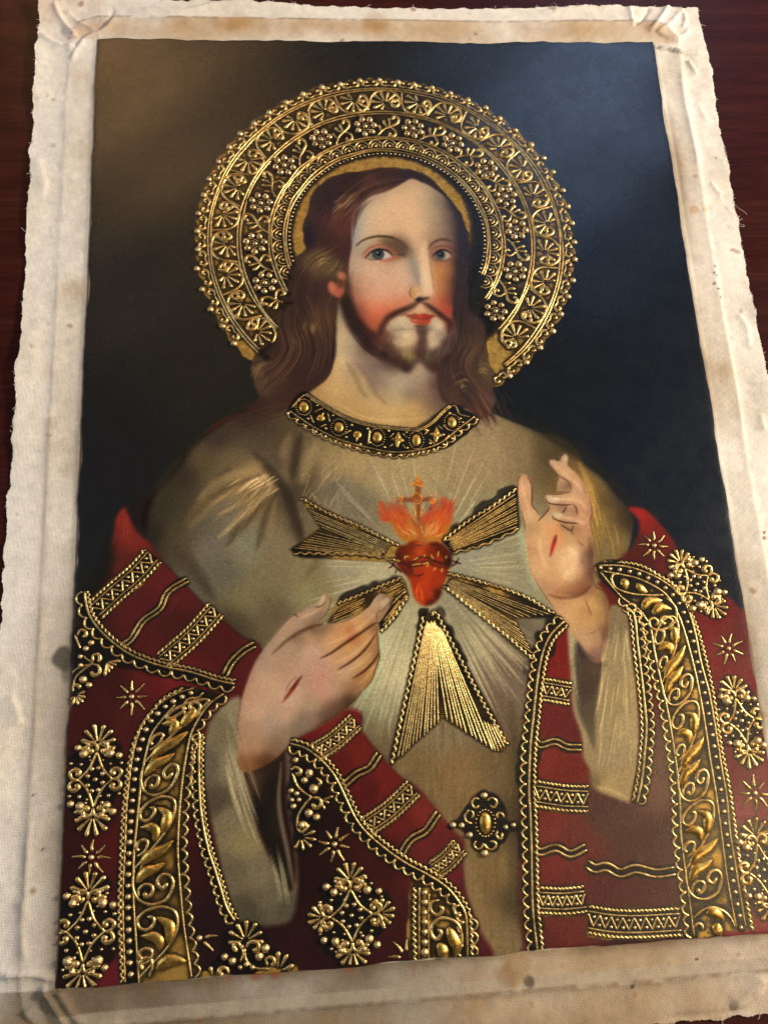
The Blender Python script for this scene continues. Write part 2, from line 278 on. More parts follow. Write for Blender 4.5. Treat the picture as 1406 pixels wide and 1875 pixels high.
fill(RIGHTCAPE, [(1171, 945, '#861c16'), (1190, 955, '#741813'), (1200, 975, '#661714'), (1170, 1000, '#4c1512'), (1213, 1041, '#521415'), (1180, 1025, '#461411'), (1306, 1144, '#641717'), (1355, 1164, '#571718'), (1296, 1176, '#6a1817'), (1350, 1250, '#641618'), (1390, 1330, '#661618'), (1350, 1430, '#5e1618'), (1350, 1488, '#6a191d'),
    (1390, 1688, '#701e1f'), (1400, 1450, '#681a1c'), (1021, 1216, '#681512'), (1015, 1312, '#5d1416'), (1047, 1323, '#541413'), (1004, 1397, '#6b2219'), (1036, 1408, '#631915'), (1002, 1510, '#67231c'), (1048, 1535, '#5a1e1b'), (1013, 1588, '#611b1a'), (1030, 1620, '#551918'), (1023, 1695, '#591f1b'), (1010, 1730, '#521c18'),
    (1119, 1500, '#46251d'), (1173, 1535, '#43241c'), (1190, 1631, '#441c19'), (1119, 1631, '#491b19'), (1155, 1727, '#371416'), (1190, 1446, '#5a392b'), (1200, 1400, '#533325'), (1120, 1470, '#42201c'), (1210, 1540, '#44241c')], 1.4, label=L_CAP, s=12)
for i in range(420):     # brush drag in the cloak, along its fall
    x, y = (random.uniform(130, 860), random.uniform(1050, 1770)) if i % 2 else (random.uniform(980, 1400), random.uniform(950, 1720))
    q = up((x, y))[0]; gi, gj = int(np.clip(q[1]*GV, 0, NV-1)), int(np.clip(q[0]*GU, 0, NU-1))
    if LAB[gi, gj] != L_CAP: continue
    an = math.radians(random.gauss(100, 14)); L = random.uniform(14, 60); f_ = random.choice((.78, .86, 1.18, 1.3))
    stroke([(x, y), (x+math.cos(an)*L, y+math.sin(an)*L)], random.uniform(.8, 2.2), np.clip(IMG[gi, gj]*f_, 0, 1), .4, 1.0, smooth=False)
# --- cream sleeves
L_SLV = newlabel('sleeve')
fill(c(S4, (100, 130), (200, 20), (290, -10), (285, 150), (285, 430), (330, 600), (400, 830), (470, 1000), (560, 1170), (620, 1260), (655, 1150), (640, 950), (600, 700), (590, 450), (590, 330), (620, 340), (640, 700), (660, 1000), (668, 1260), (640, 1420), (560, 1485), (290, 1470), (200, 1250), (130, 950), (60, 600), (45, 350), (75, 200)),
    [(400, 1330, '#6a6048'), (430, 1300, '#7a6f56'), (385, 1400, '#5d5443'), (420, 1400, '#756a52'), (395, 1470, '#514736'), (420, 1500, '#6c6149'), (450, 1540, '#736749'), (430, 1600, '#5d5340'), (480, 1600, '#665c47'), (500, 1640, '#5a533f'), (450, 1670, '#494232'), (530, 1660, '#4b4535'), (540, 1600, '#63563f'), (535, 1500, '#57493a'), (528, 1420, '#5c4d3e'), (532, 1560, '#5d4f3e')], 1.5, label=L_SLV, s=10)
fill(c(S4, (340, 500), (345, 620), (405, 830), (475, 1000), (565, 1170), (620, 1250), (610, 1100), (570, 850), (545, 600), (545, 470), (570, 330), (500, 400), (400, 460)),
    [(462, 1420, '#3d2a1c'), (490, 1400, '#2a1c14'), (480, 1500, '#1a130f'), (510, 1560, '#1a130f'), (525, 1615, '#2b241b'), (515, 1500, '#241a13'), (505, 1440, '#1d1511')], 2, label=L_CAP)
for i in range(46):
    x = random.uniform(180, 290); y = random.uniform(100, 500); L = random.uniform(200, 560)
    stroke(c(S4, (x, y), (x+.10*L+8, y+.5*L), (x+.30*L, y+L)), random.uniform(.5, 1.1), random.choice(['#9a8d6c', '#85795c', '#a99a76']), .55, .5, hgt=.0007)
for i in range(14):
    x = random.uniform(520, 590); stroke(c(S4, (x-40, 1000+random.uniform(-50, 50)), (x, 1180), (x+30, 1350)), .7, '#8d8264', .5, .5)
stroke(c(S4, (560, 420), (545, 700), (600, 1000), (640, 1230)), 3.4, '#6b5c49', .75, 2.0)
L_SLV2 = newlabel('sleeve')
fill(c(S9, (800, -20), (960, -20), (1000, 300), (1040, 600), (1060, 900), (1062, 1300), (1010, 1540), (990, 1640), (840, 1590), (690, 1530), (650, 1460), (640, 1350), (590, 1250), (570, 1050), (500, 830), (475, 500), (455, 150), (500, 150), (535, 230), (700, 430), (760, 300)),
    [(1125, 1140, '#6a5c45'), (1140, 1200, '#796b50'), (1120, 1240, '#7c6d52'), (1150, 1260, '#857453'), (1110, 1300, '#7e6f52'), (1150, 1340, '#877657'), (1120, 1380, '#7d6f53'), (1090, 1400, '#7a6b50'), (1150, 1430, '#7d6b4a'), (1110, 1440, '#84724f'), (1080, 1430, '#66553c'), (1043, 1170, '#847a62'), (1047, 1250, '#7a6f56'), (1060, 1330, '#82755a'), (1070, 1390, '#7d6d50')], 1.3, label=L_SLV2, s=10)
fill(c(S9, (530, 260), (600, 330), (700, 430), (770, 440), (745, 560), (715, 700), (695, 900), (685, 1170), (650, 1100), (545, 850), (520, 500)), [(1060, 1200, '#3a2620'), (1075, 1220, '#4a3124'), (1070, 1270, '#402b22'), (1080, 1340, '#53402f'), (1085, 1290, '#4f3a2b')], 1.6, label=L_CAP)
for i in range(56):
    x = random.uniform(740, 1000); y = random.uniform(60, 1150); L = random.uniform(120, 420); sl = -.18*(x < 900)
    stroke(c(S9, (x, y), (x+sl*L*.4, y+.5*L), (x+sl*L+random.gauss(0, 10), y+L)), random.uniform(.5, 1.1), random.choice(['#a89972', '#9a8c68', '#6c5f47', '#b5a47b']), .5, .5, hgt=.0006)
for i in range(20):
    x = random.uniform(480, 530); y = random.uniform(200, 700); stroke(c(S9, (x, y), (x+15, y+150), (x+60, y+330)), .6, random.choice(['#a3977a', '#6b614d']), .4, .5)
stroke(c(S9, (700, 1500), (850, 1540), (985, 1610)), 2.2, '#9c8a63', .5, 1.2)
IMG[LAB == L_SLV2] *= [1.16, 1.14, 1.08]; IMG[LAB == L_SLV] *= 1.08
# --- halo ground (gold leaf over black)
HCU, HCV = .4880, .3975
def ring(r, th):      # canvas coordinates on the halo
    return np.c_[HCU+r*np.cos(th), HCV+r*np.sin(th)]
def topx(q): return np.c_[down(q[:, 0], q[:, 1])]
L_HALO = newlabel('halo')
th = np.linspace(0, 2*np.pi, 240, endpoint=False)
fill(topx(ring(.3165+.0025*np.cos(th*62), th)), '#5a4018', .9, label=L_HALO, gild=.66, smooth=False, rough=.5)
RR = np.hypot(UU-HCU, VV-HCV); TH = np.degrees(np.arctan2(VV-HCV, UU-HCU)); halo = LAB == L_HALO
def ringw(a, b, s=.004): return 1/(1+np.exp(-(RR-a)/s))/(1+np.exp((RR-b)/s))
angR = np.clip((np.cos(np.radians(TH+20))+.3)/1.0, 0, 1)      # toward the right the ground is blacker
sm = lambda x: 1/(1+np.exp(-x))
blackness = ringw(.200, .243)*(.55+.35*angR+.35*N12) + ringw(.160, .196)*(.95) + ringw(.250, .292)*(.10+.2*N12+.25*sm((55-np.abs(TH+90))/8)) + ringw(.297, .318)*(.12+.35*sm((30-np.abs(TH+95))/6)+.2*N12)
inner = (RR < .168)*sm((TH+50)/10)*sm((75-TH)/8)*np.clip(.30+.75*(RR-.150+.022*np.clip((TH+30)/60, 0, 1))/.012, 0, .85)
blackness = np.clip(blackness+inner+.10*np.clip(N5-.6, 0, 1), 0, 1)*halo
IMG[:] = IMG*(1-blackness[..., None])+hexc(BLK)*blackness[..., None]; GILD *= 1-blackness
HGT[halo] = .0004
# --- neck
L_NECK = newlabel('neck')
fill(c(G, (165, 170), (150, 400), (140, 620), (110, 740), (20, 830), (-100, 900), (100, 1010), (300, 1120), (500, 1170), (780, 1185), (900, 1130), (1050, 1000), (1000, 930), (990, 800), (900, 650), (700, 560), (400, 400), (200, 200)),
    [c(G, p)[0]+(h,) for p, h in [((170, 230), '#8f7f6b'), ((175, 330), '#a99375'), ((190, 480), '#c0a67f'), ((200, 620), '#c9ac80'), ((160, 720), '#c3a173'), ((60, 840), '#b8935f'), ((0, 890), '#a98556'), ((150, 850), '#c3a06c'), ((260, 760), '#a98f69'), ((330, 800), '#bb9a6b'), ((310, 880), '#b39362'),
     ((250, 540), '#a28e74'), ((340, 640), '#8d7765'), ((440, 700), '#78635a'), ((300, 480), '#9b8672'), ((560, 760), '#95826e'), ((640, 800), '#a8957c'), ((700, 830), '#a4917a'), ((480, 820), '#806c5c'), ((430, 860), '#a68d68'), ((560, 900), '#a18c6c'), ((650, 940), '#ae9872'), ((480, 950), '#bd9c69'), ((600, 1050), '#bf9b65'), ((760, 1000), '#b8935f'), ((800, 1090), '#b18c58'),
     ((850, 1080), '#a58458'), ((820, 760), '#9b8570'), ((840, 860), '#8f7763'), ((740, 900), '#7d6856'), ((900, 900), '#77604f'), ((960, 860), '#58423a'), ((930, 1000), '#7a634e'), ((1000, 960), '#5f4a3f'), ((1000, 800), '#3a2825'), ((400, 500), '#4b3831'), ((600, 650), '#4a3730'), ((820, 670), '#a38c72'), ((200, 980), '#b3905d'), ((350, 1080), '#b48f59')]], 1.4, label=L_NECK, s=7)
soften(L_NECK, 5)
stroke(c(G, (240, 640), (310, 760), (350, 860), (400, 920)), 5, '#7d6a52', .5, 3); stroke(c(G, (330, 660), (420, 780), (480, 900), (560, 980)), 5, '#6e5a4c', .35, 3)
for i in range(10): stroke(c(G, (120+i*8, 955+i*3), (350+i*10, 1070+i*3), (600, 1100+i*2), (860, 1080+i*2)), .5, '#d8bd8c', .25, .5)
# --- hair
L_HAIR = newlabel('hair')
HAIR = c(A, (720, 1310), (765, 1258), (815, 1215), (800, 1140), (800, 1060), (812, 1000), (835, 930), (850, 860), (890, 800), (960, 740), (1060, 700), (1160, 685), (1300, 668), (1406, 660)) + c(B, (100, 665), (200, 680), (300, 720), (380, 790), (450, 870), (510, 950), (550, 1040), (580, 1140), (590, 1240)) + \
    c(D, (300, 260), (290, 400), (285, 520), (283, 640), (305, 725), (365, 762), (392, 810), (400, 900), (410, 1000), (420, 1080), (450, 1110), (455, 1165), (452, 1230), (470, 1300), (440, 1380)) + [(893, 764), (876, 772), (862, 760), (840, 742), (812, 742), (800, 700), (800, 640), (790, 600), (700, 560), (640, 540), (622, 548), (617, 570), (615, 640), (611, 668), (602, 690), (582, 708), (562, 722), (540, 735), (526, 752), (470, 760)] + \
    c(Cc, (400, 1400), (440, 1340), (500, 1300), (470, 1230), (455, 1130), (452, 1050), (480, 1000), (520, 945), (600, 912), (632, 830), (617, 735), (660, 640), (690, 560), (690, 470))
fill(HAIR, [(560, 440, '#241a22'), (600, 360, '#2a1c20'), (640, 330, '#2e1b1c'), (700, 322, '#33201e'), (760, 322, '#2c1e20'), (830, 370, '#241e26'), (850, 440, '#211d26'), (850, 520, '#2a1f20'), (640, 380, '#4e2b25'), (620, 420, '#4a2823'), (600, 440, '#38211f'), (690, 345, '#4d2e27'), (625, 460, '#3d2420'),
    (580, 480, '#4f3c2a'), (600, 490, '#53402c'), (545, 510, '#33221d'), (570, 540, '#342320'), (600, 530, '#3b2823'), (540, 570, '#2f1f1c'), (580, 590, '#463222'), (560, 640, '#38261f'), (600, 640, '#2e1f1d'), (520, 640, '#33211d'), (500, 690, '#3d2a21'), (480, 700, '#4a3728'), (560, 690, '#35221d'), (520, 740, '#3a251f'), (460, 750, '#33201a'),
    (870, 600, '#382822'), (860, 640, '#453427'), (890, 690, '#4b3a29'), (850, 700, '#3a2823'), (830, 730, '#3d2a25'), (900, 730, '#45302a'), (920, 760, '#4a3029'), (880, 770, '#46271f'), (820, 640, '#332321'), (835, 560, '#2f2022')], 2.2, label=L_HAIR, s=12, rough=.15)
BROWNS = ['#5a3a2c', '#2a1a18', '#4a3024', '#1f1414', '#66472f']; GOLDS = ['#8d764a', '#7a653f', '#a48a57', '#6d583a']
hairs([(752, 328), (700, 335), (655, 360), (620, 405), (598, 455)], 60, 9, .9, BROWNS, .5)
hairs([(700, 325), (640, 340), (600, 370), (575, 420), (572, 460)], 40, 9, .9, ['#2a1a1c', '#1f1519', '#3f2824'], .45)
hairs(c(A, (1150, 830), (1080, 900), (1010, 960), (980, 1010)), 16, 7, .8, ['#8a6a4c', '#7a583f', '#9b7d5a'], .6)
hairs([(628, 452), (600, 468), (575, 482), (556, 505), (545, 540)], 34, 7, .8, GOLDS+BROWNS+BROWNS, .42)
hairs(c(A, (990, 1290), (930, 1270), (880, 1310), (850, 1360)), 14, 6, .8, GOLDS, .6); hairs([(630, 470), (620, 490), (608, 506), (592, 520)], 16, 5, .7, GOLDS+BROWNS, .4)
hairs([(560, 500), (545, 545), (560, 590), (575, 640), (560, 690), (545, 725)], 46, 13, .9, BROWNS, .5)
hairs([(600, 530), (590, 570), (600, 620), (592, 670), (575, 705)], 30, 8, .9, BROWNS, .5)
hairs([(540, 545), (522, 590), (535, 640), (510, 680), (478, 700), (470, 735)], 46, 11, .9, BROWNS, .5)
hairs(c(Cc, (880, 770), (860, 830), (880, 890)), 16, 7, .7, GOLDS, .5); hairs(c(Cc, (740, 830), (720, 880), (740, 940), (800, 980)), 14, 7, .7, ['#6b5a44', '#5a4a38'], .5)
hairs(c(Cc, (590, 1060), (510, 1080), (470, 1140), (480, 1210)), 20, 5, .8, GOLDS+['#5d4632'], .5); hairs(c(Cc, (700, 1120), (620, 1150), (540, 1200), (480, 1300)), 20, 10, .9, BROWNS, .4)
hairs([(842, 480), (846, 540), (840, 600), (850, 650), (870, 700)], 30, 9, .9, ['#2a1d1c', '#3f2c24', '#1f1617'], .45)
hairs([(870, 580), (868, 630), (850, 670), (870, 710), (900, 740)], 40, 13, .9, BROWNS+['#6a5536'], .45); hairs(c(D, (330, 1110), (400, 1100), (440, 1140)), 14, 5, .7, GOLDS, .55); hairs(c(D, (180, 1230), (260, 1190), (300, 1230)), 16, 8, .7, GOLDS, .5)
hairs([(872, 715), (892, 745), (906, 768), (918, 790)], 60, 17, 1.3, ['#4a3029', '#5a3f30', '#3a2620', '#66503a'], .5); hairs([(560, 745), (520, 750), (470, 765), (420, 780)], 26, 9, 1.2, ['#4a3029', '#3a2620', '#55402e'], .4)
hairs([(830, 660), (826, 700), (840, 735), (880, 770)], 26, 12, .9, BROWNS, .4)
# ear
fill(c(Cc, (1030, 455), (1062, 445), (1085, 480), (1075, 560), (1060, 620), (1020, 615), (975, 580), (965, 535), (985, 508), (1030, 520)), [c(Cc, (1050, 470))[0]+('#a5644a',), c(Cc, (990, 550))[0]+('#b5664a',), c(Cc, (1040, 590))[0]+('#a4553e',), c(Cc, (1045, 520))[0]+('#5d3426',)], 1.2, label=newlabel('ear'), s=4)
stroke(c(Cc, (1030, 490), (1050, 510), (1055, 550)), 1.5, '#4a2a20', .7, .9)
# --- face
L_FACE = newlabel('face')
fill(c(F, (232, 330), (250, 200), (300, 90), (400, 15), (520, -25), (620, -70), (700, -115), (770, -150), (850, -120), (930, -85), (1050, 0), (1120, 80), (1175, 200), (1190, 330), (1188, 450), (1180, 600), (1172, 800), (1145, 980), (1130, 1100), (1100, 1200), (1080, 1300), (1000, 1400), (800, 1440), (600, 1420), (450, 1330), (340, 1230), (255, 1090), (205, 920), (195, 750), (205, 600), (225, 480)),
    [c(F, p)[0]+(h,) for p, h in [((650, 150), '#d3ac86'), ((600, 0), '#cfa984'), ((730, -60), '#bf9f7c'), ((275, 230), '#96948a'), ((310, 90), '#8f857c'), ((400, 130), '#c8ab88'), ((460, 50), '#bda284'), ((252, 400), '#95908a'), ((350, 300), '#c6a885'), ((420, 220), '#cfab86'), ((340, 400), '#c3a584'), ((250, 310), '#8b8d88'), ((330, 200), '#b5a085'), ((500, 120), '#d2ac86'), ((740, 60), '#d0aa85'), ((830, 150), '#cfaa84'), ((800, 30), '#c4a37f'), ((950, 150), '#a89274'), ((900, 50), '#b19a7a'), ((1000, 60), '#857461'),
     ((1000, 200), '#a28c71'), ((1080, 210), '#78624f'), ((1135, 230), '#4f3f39'), ((1050, 310), '#8f7763'), ((1130, 100), '#4a3e3a'), ((1180, 350), '#3a2c2d'), ((1120, 360), '#6b564a'), ((850, 300), '#d2ac84'), ((750, 320), '#d2ab84'), ((550, 300), '#cfa985'), ((960, 330), '#9f876b'), ((430, 440), '#a98a6c'), ((340, 480), '#a58e77'), ((600, 460), '#7c5c47'), ((690, 480), '#54402f'), ((720, 520), '#5d4735'), ((800, 450), '#cba783'),
     ((850, 550), '#cfac88'), ((890, 680), '#d3b08e'), ((905, 820), '#d5b593'), ((930, 890), '#c9a581'), ((780, 620), '#94897a'), ((810, 720), '#857c70'), ((835, 800), '#8e7f6e'), ((700, 620), '#c4a284'), ((660, 720), '#cba685'), ((760, 760), '#c7a184'), ((400, 700), '#c9a385'), ((260, 640), '#b29880'), ((300, 700), '#bf9c83'), ((240, 750), '#a8836b'), ((500, 800), '#c79f82'),
     ((600, 880), '#c5997e'), ((680, 880), '#c69a7f'), ((330, 850), '#c2957b'), ((250, 880), '#8f614c'), ((500, 1030), '#cd7656'), ((400, 1000), '#c97f5d'), ((660, 985), '#c07353'), ((740, 970), '#b97a5b'), ((300, 960), '#b0735a'), ((420, 930), '#c79379'), ((560, 960), '#c88a6c'), ((520, 905), '#c79a80'), ((270, 1040), '#6d3d2e'), ((400, 1120), '#bf6646'), ((480, 1160), '#a85638'), ((340, 1150), '#7d4030'), ((440, 1220), '#974d35'), ((560, 1070), '#ae5c3e'),
     ((1000, 700), '#b37b45'), ((960, 700), '#b8854f'), ((1050, 800), '#a97044'), ((1000, 880), '#ae7044'), ((1050, 1000), '#a85438'), ((960, 980), '#b1694a'), ((1120, 800), '#79492f'), ((1140, 960), '#552f26'), ((1080, 640), '#a87449'), ((1000, 610), '#a3714a'), ((1090, 1050), '#a04431'), ((980, 560), '#855743'), ((930, 480), '#947656'), ((915, 560), '#a58663'), ((1060, 460), '#8d6450'), ((1150, 500), '#5f3d34'), ((1165, 620), '#402822'), ((1170, 800), '#33221f'),
     ((800, 1060), '#ad8564'), ((850, 1060), '#c39e7a'), ((900, 1060), '#a3795a'), ((700, 1250), '#b59d80'), ((600, 1300), '#8a6d52')]], 1.6, label=L_FACE, s=7)
stroke(c(F, (300, 95), (262, 190), (245, 300), (245, 430)), 4.5, '#8d8c86', .5, 4)
stroke(c(F, (760, -140), (560, -30), (400, 20), (300, 90)), 3.5, '#8c7660', .35, 3)
fill(c(F, (290, 90), (400, 15), (520, -25), (600, -50), (560, 10), (430, 60), (330, 150), (270, 260), (245, 330), (240, 240)), '#8f8c85', 4, .12)
soften(L_FACE, 5)
# brow shadow and sockets
fill(c(F, (470, 400), (600, 395), (690, 450), (760, 520), (700, 560), (640, 560), (590, 520), (520, 470)), '#604733', 3.0, .7)
stroke(c(F, (735, 480), (765, 580), (800, 690), (830, 780), (850, 840)), 6, '#857a6d', .5, 4)
L_BROW = newlabel('eyebrow', L_FACE)
stroke(c(F, (262, 462), (320, 412), (400, 383), (500, 375), (590, 390)), 1.6, '#51432e', .85, .9, w2=3.0); stroke(c(F, (500, 372), (600, 392), (680, 440), (740, 495)), 3.0, '#54412f', .75, 1.6, label=L_BROW)
L_BROW2 = newlabel('eyebrow', L_FACE)
stroke(c(F, (915, 505), (960, 440), (1040, 408), (1110, 418), (1180, 450)), 2.6, '#4a3930', .8, 1.4, label=L_BROW2); stroke(c(F, (930, 540), (945, 480), (1000, 445)), 3, '#6d543f', .5, 2.5)
hairs(c(F, (280, 450), (400, 388), (500, 378), (600, 395), (700, 455)), 30, 1.5, .5, ['#3d3222', '#5b4c33'], .5, jit=1, cut=.8)
# left eye
fill(c(F, (305, 560), (350, 500), (420, 455), (500, 450), (580, 480), (650, 560), (600, 600), (540, 570), (470, 500), (400, 520), (345, 575)), '#9c5542', 1.8, .5)
L_EYE = newlabel('eye', L_FACE)
EYE = c(F, (345, 572), (400, 522), (460, 499), (520, 505), (565, 530), (592, 562), (540, 580), (470, 588), (400, 582))
fill(EYE, [c(F, (370, 570))[0]+('#8a7a6c',), c(F, (540, 550))[0]+('#b9aa9c',), c(F, (580, 560))[0]+('#b0998d',)], .7, label=L_EYE, s=3)
fill(ell(F, 463, 541, 52, 46), [c(F, (463, 500))[0]+('#313433',), c(F, (440, 560))[0]+('#4f524f',), c(F, (490, 560))[0]+('#4b4e4a',), c(F, (420, 540))[0]+('#3c3f3d',)], .7, s=3)
fill(ell(F, 463, 541, 53, 46)+[], '#2b3236', .8, .0); th2 = np.linspace(0, 2*np.pi, 24)
stroke(c(F, *[(463+51*math.cos(q), 541+45*math.sin(q)) for q in th2]), 1.0, '#23282b', .85, .6, smooth=False, w2=1.0)
fill(ell(F, 466, 536, 24, 21), '#101214', .6); fill(ell(F, 456, 527, 6, 6), '#dfe3e4', .45)
stroke(c(F, (338, 578), (395, 522), (460, 495), (525, 503), (570, 530), (596, 562)), 2.1, '#2a1d19', .95, .7); stroke(c(F, (330, 575), (400, 592), (470, 592), (530, 583)), 1.1, '#5a3c31', .8, .7)
stroke(c(F, (480, 604), (540, 604), (590, 588), (640, 572)), 3.0, '#b5604c', .55, 1.5); stroke(c(F, (315, 545), (370, 490), (440, 455), (510, 452)), 1.2, '#7c4136', .6, .9)
stroke(c(F, (640, 545), (680, 545), (700, 560)), 2.0, '#3c2d22', .6, 1.6)
# right eye
fill(c(F, (920, 560), (950, 515), (1010, 485), (1080, 490), (1140, 530), (1160, 570), (1110, 610), (1030, 615), (960, 600)), '#7b4f41', 2, .6)
L_EYE2 = newlabel('eye', L_FACE)
fill(c(F, (965, 560), (1000, 522), (1045, 508), (1100, 525), (1130, 555), (1100, 582), (1040, 598), (990, 590)), [c(F, (980, 570))[0]+('#7a6a60',), c(F, (1100, 550))[0]+('#a3937f',), c(F, (1125, 560))[0]+('#8f7c6b',)], .7, label=L_EYE2, s=3)
fill(ell(F, 1030, 552, 46, 44), [c(F, (1030, 520))[0]+('#2a2a29',), c(F, (1030, 585))[0]+('#50504c',), c(F, (1000, 560))[0]+('#4a4a47',)], .7, s=3); fill(ell(F, 1034, 546, 23, 21), '#0f1011', .6); fill(ell(F, 1028, 538, 5, 5), '#c5cacc', .4)
stroke(c(F, (955, 568), (1000, 522), (1050, 503), (1105, 522), (1140, 558)), 1.9, '#261a17', .95, .7); stroke(c(F, (965, 585), (1030, 606), (1100, 592)), 1.0, '#5a3a2f', .7, .7); stroke(c(F, (1140, 560), (1165, 545), (1180, 550)), 1.2, '#8d5240', .6, .9)
stroke(c(F, (950, 500), (1010, 470), (1080, 468), (1150, 500)), 1.4, '#5a3c33', .6, 1.0); stroke(c(F, (960, 640), (1040, 640), (1110, 620)), 2.5, '#9c5c41', .4, 2)
# nose
L_NOSE = newlabel('nose', L_FACE)
fill(c(F, (895, 420), (925, 560), (940, 700), (965, 840), (968, 890), (945, 925), (900, 930), (865, 915), (850, 850), (852, 700), (845, 560), (855, 450)), [c(F, p)[0]+(h,) for p, h in [((880, 480), '#cdaa86'), ((900, 600), '#d3b08d'), ((900, 750), '#d6b696'), ((910, 860), '#dabc9c'), ((955, 870), '#cda987'), ((870, 900), '#b69473')]], 2.0, .85, label=L_NOSE)
stroke(c(F, (930, 560), (948, 700), (968, 830), (972, 890)), 1.5, '#8a6240', .55, 1.3)
fill(c(F, (752, 890), (775, 845), (815, 838), (850, 880), (858, 920), (830, 935), (800, 950), (772, 940)), [c(F, p)[0]+(h,) for p, h in [((775, 900), '#b28456'), ((820, 870), '#bf9468'), ((840, 920), '#c8a27a')]], 1.6, label=L_NOSE, s=4)
stroke(c(F, (775, 842), (752, 880), (758, 925), (785, 948)), .9, '#5f3a20', .8, .6)
fill(c(F, (798, 955), (830, 932), (870, 940), (928, 936), (920, 953), (885, 962), (860, 975), (828, 985), (805, 980)), '#2b211e', 1.4, .95); stroke(c(F, (795, 950), (812, 935), (832, 935)), .8, '#d8bd9a', .8, .4)
# beard: jaw line, moustache, chin
L_BRD = newlabel('beard', L_FACE)
fill(c(G, (186, 150), (205, 260), (255, 375), (330, 465), (420, 545), (520, 610), (620, 668), (720, 728), (775, 690), (820, 640), (870, 690), (940, 730), (1010, 690), (1070, 560), (1095, 420), (1090, 300), (1060, 270), (1020, 300), (1000, 330), (960, 270), (900, 240), (860, 350), (760, 360), (730, 300), (700, 250), (640, 260), (560, 330), (500, 390), (455, 385), (390, 335), (322, 240), (272, 110), (222, 90)),
    [c(G, p)[0]+(h,) for p, h in [((230, 250), '#2a1c1b'), ((300, 370), '#2b1c1a'), ((400, 480), '#2a1b19'), ((340, 330), '#33201d'), ((440, 430), '#3d241e'), ((480, 470), '#4d2c23'), ((270, 220), '#33211e'), ((540, 580), '#331f1b'), ((560, 520), '#523529'), ((620, 620), '#3f2a22'), ((620, 560), '#6b4d3a'), ((700, 640), '#3d2920'), ((720, 700), '#33211e'), ((600, 450), '#7d624c'), ((600, 340), '#b09a7d'), ((700, 310), '#bea98a'), ((660, 380), '#a3927c'), ((730, 430), '#c6aa86'), ((790, 430), '#bb9d7a'), ((690, 480), '#b79a78'),
     ((640, 480), '#a78f72'), ((840, 400), '#5d443a'), ((840, 480), '#553b32'), ((830, 560), '#49332b'), ((920, 420), '#bba384'), ((930, 480), '#ae9a80'), ((980, 330), '#c3ad8f'), ((1000, 420), '#8d7a68'), ((940, 350), '#b09b81'), ((900, 370), '#82705f'), ((1050, 480), '#4f3931'), ((980, 560), '#5d463b'), ((920, 600), '#5b4c39'), ((750, 600), '#75633f'), ((720, 580), '#8d7650'), ((1060, 330), '#7a3a2d'), ((940, 680), '#402a25'), ((1040, 620), '#38251f'), ((540, 420), '#6d4636'), ((520, 520), '#5a3a2f'), ((800, 640), '#4f392f')]], 2.6, .95, label=L_BRD, s=6)
fill(c(G, (640, 395), (700, 385), (790, 390), (815, 430), (800, 490), (730, 520), (680, 480)), '#c4a985', 3.5, .38); fill(c(G, (880, 400), (940, 390), (970, 420), (960, 490), (910, 530), (875, 480)), '#b8a084', 3.5, .35)
fill(c(G, (580, 320), (640, 285), (730, 280), (780, 340), (720, 365), (620, 375)), '#b8a284', 3.5, .35); fill(c(G, (915, 310), (970, 290), (1015, 330), (1000, 380), (930, 375)), '#bfab8c', 3.2, .4)
stroke(c(G, (610, 385), (700, 372), (790, 375)), 2.2, '#8a7a69', .5, 1.6); fill(c(G, (800, 345), (880, 345), (885, 420), (865, 540), (830, 580), (815, 470)), '#523a33', 2.2, .75)
fill(c(G, (690, 600), (760, 560), (790, 600), (760, 660), (710, 650)), '#6a5836', 2.5, .3); fill(c(G, (870, 590), (940, 570), (960, 630), (890, 650)), '#574a36', 2.5, .3)
hairs(c(G, (560, 480), (600, 560), (640, 640)), 36, 9, .7, ['#3a251f', '#8a6c50', '#5a3d2f'], .5); hairs(c(G, (720, 500), (725, 580), (735, 660)), 30, 8, .6, ['#8f7850', '#4a3327', '#a58a5a'], .5); hairs(c(G, (950, 520), (940, 600), (930, 690)), 30, 9, .6, ['#4a362c', '#2f201c', '#7a674c'], .5)
hairs(c(G, (300, 370), (400, 500), (520, 590), (640, 660)), 40, 6, .8, ['#2a1b18', '#46302a', '#1f1412'], .5); hairs(c(G, (1050, 330), (1060, 450), (1030, 580)), 24, 6, .6, ['#3d2a24', '#6b503f', '#8a735a'], .4)
for P, w, h, o in ((c(G, (505, 350), (535, 440), (590, 530), (660, 600)), 7, '#543a2d', .55), (c(G, (1060, 330), (1062, 440), (1020, 540), (960, 610)), 6.5, '#4a342c', .5), (c(G, (600, 570), (720, 640), (760, 650)), 6, '#432e25', .5), (c(G, (850, 630), (930, 640), (1010, 590)), 6, '#432e26', .45), (c(G, (560, 330), (620, 380), (680, 375)), 3, '#7d6452', .35)): stroke(P, w, h, o, 5)
hairs(c(G, (540, 430), (590, 540), (680, 630)), 30, 7, .7, ['#3a261f', '#6b4d3b', '#2f1f1a'], .45); hairs(c(G, (1050, 400), (1030, 520), (960, 640)), 26, 6, .7, ['#3a2822', '#6a503f'], .4)
L_MOU = newlabel('moustache', L_FACE)
for P, w in ((c(F, (835, 985), (760, 1025), (680, 1060), (600, 1095), (540, 1140), (490, 1230), (470, 1290)), 6.6), (c(F, (870, 985), (930, 1020), (1000, 1075), (1070, 1130), (1120, 1180), (1110, 1260)), 5.6)):
    stroke(P, w, '#40251d', .75, 3.6, label=L_MOU); hairs(P, 26, 2.2, .6, ['#2f1d18', '#5f3b2c', '#3d2720'], .6, jit=1)
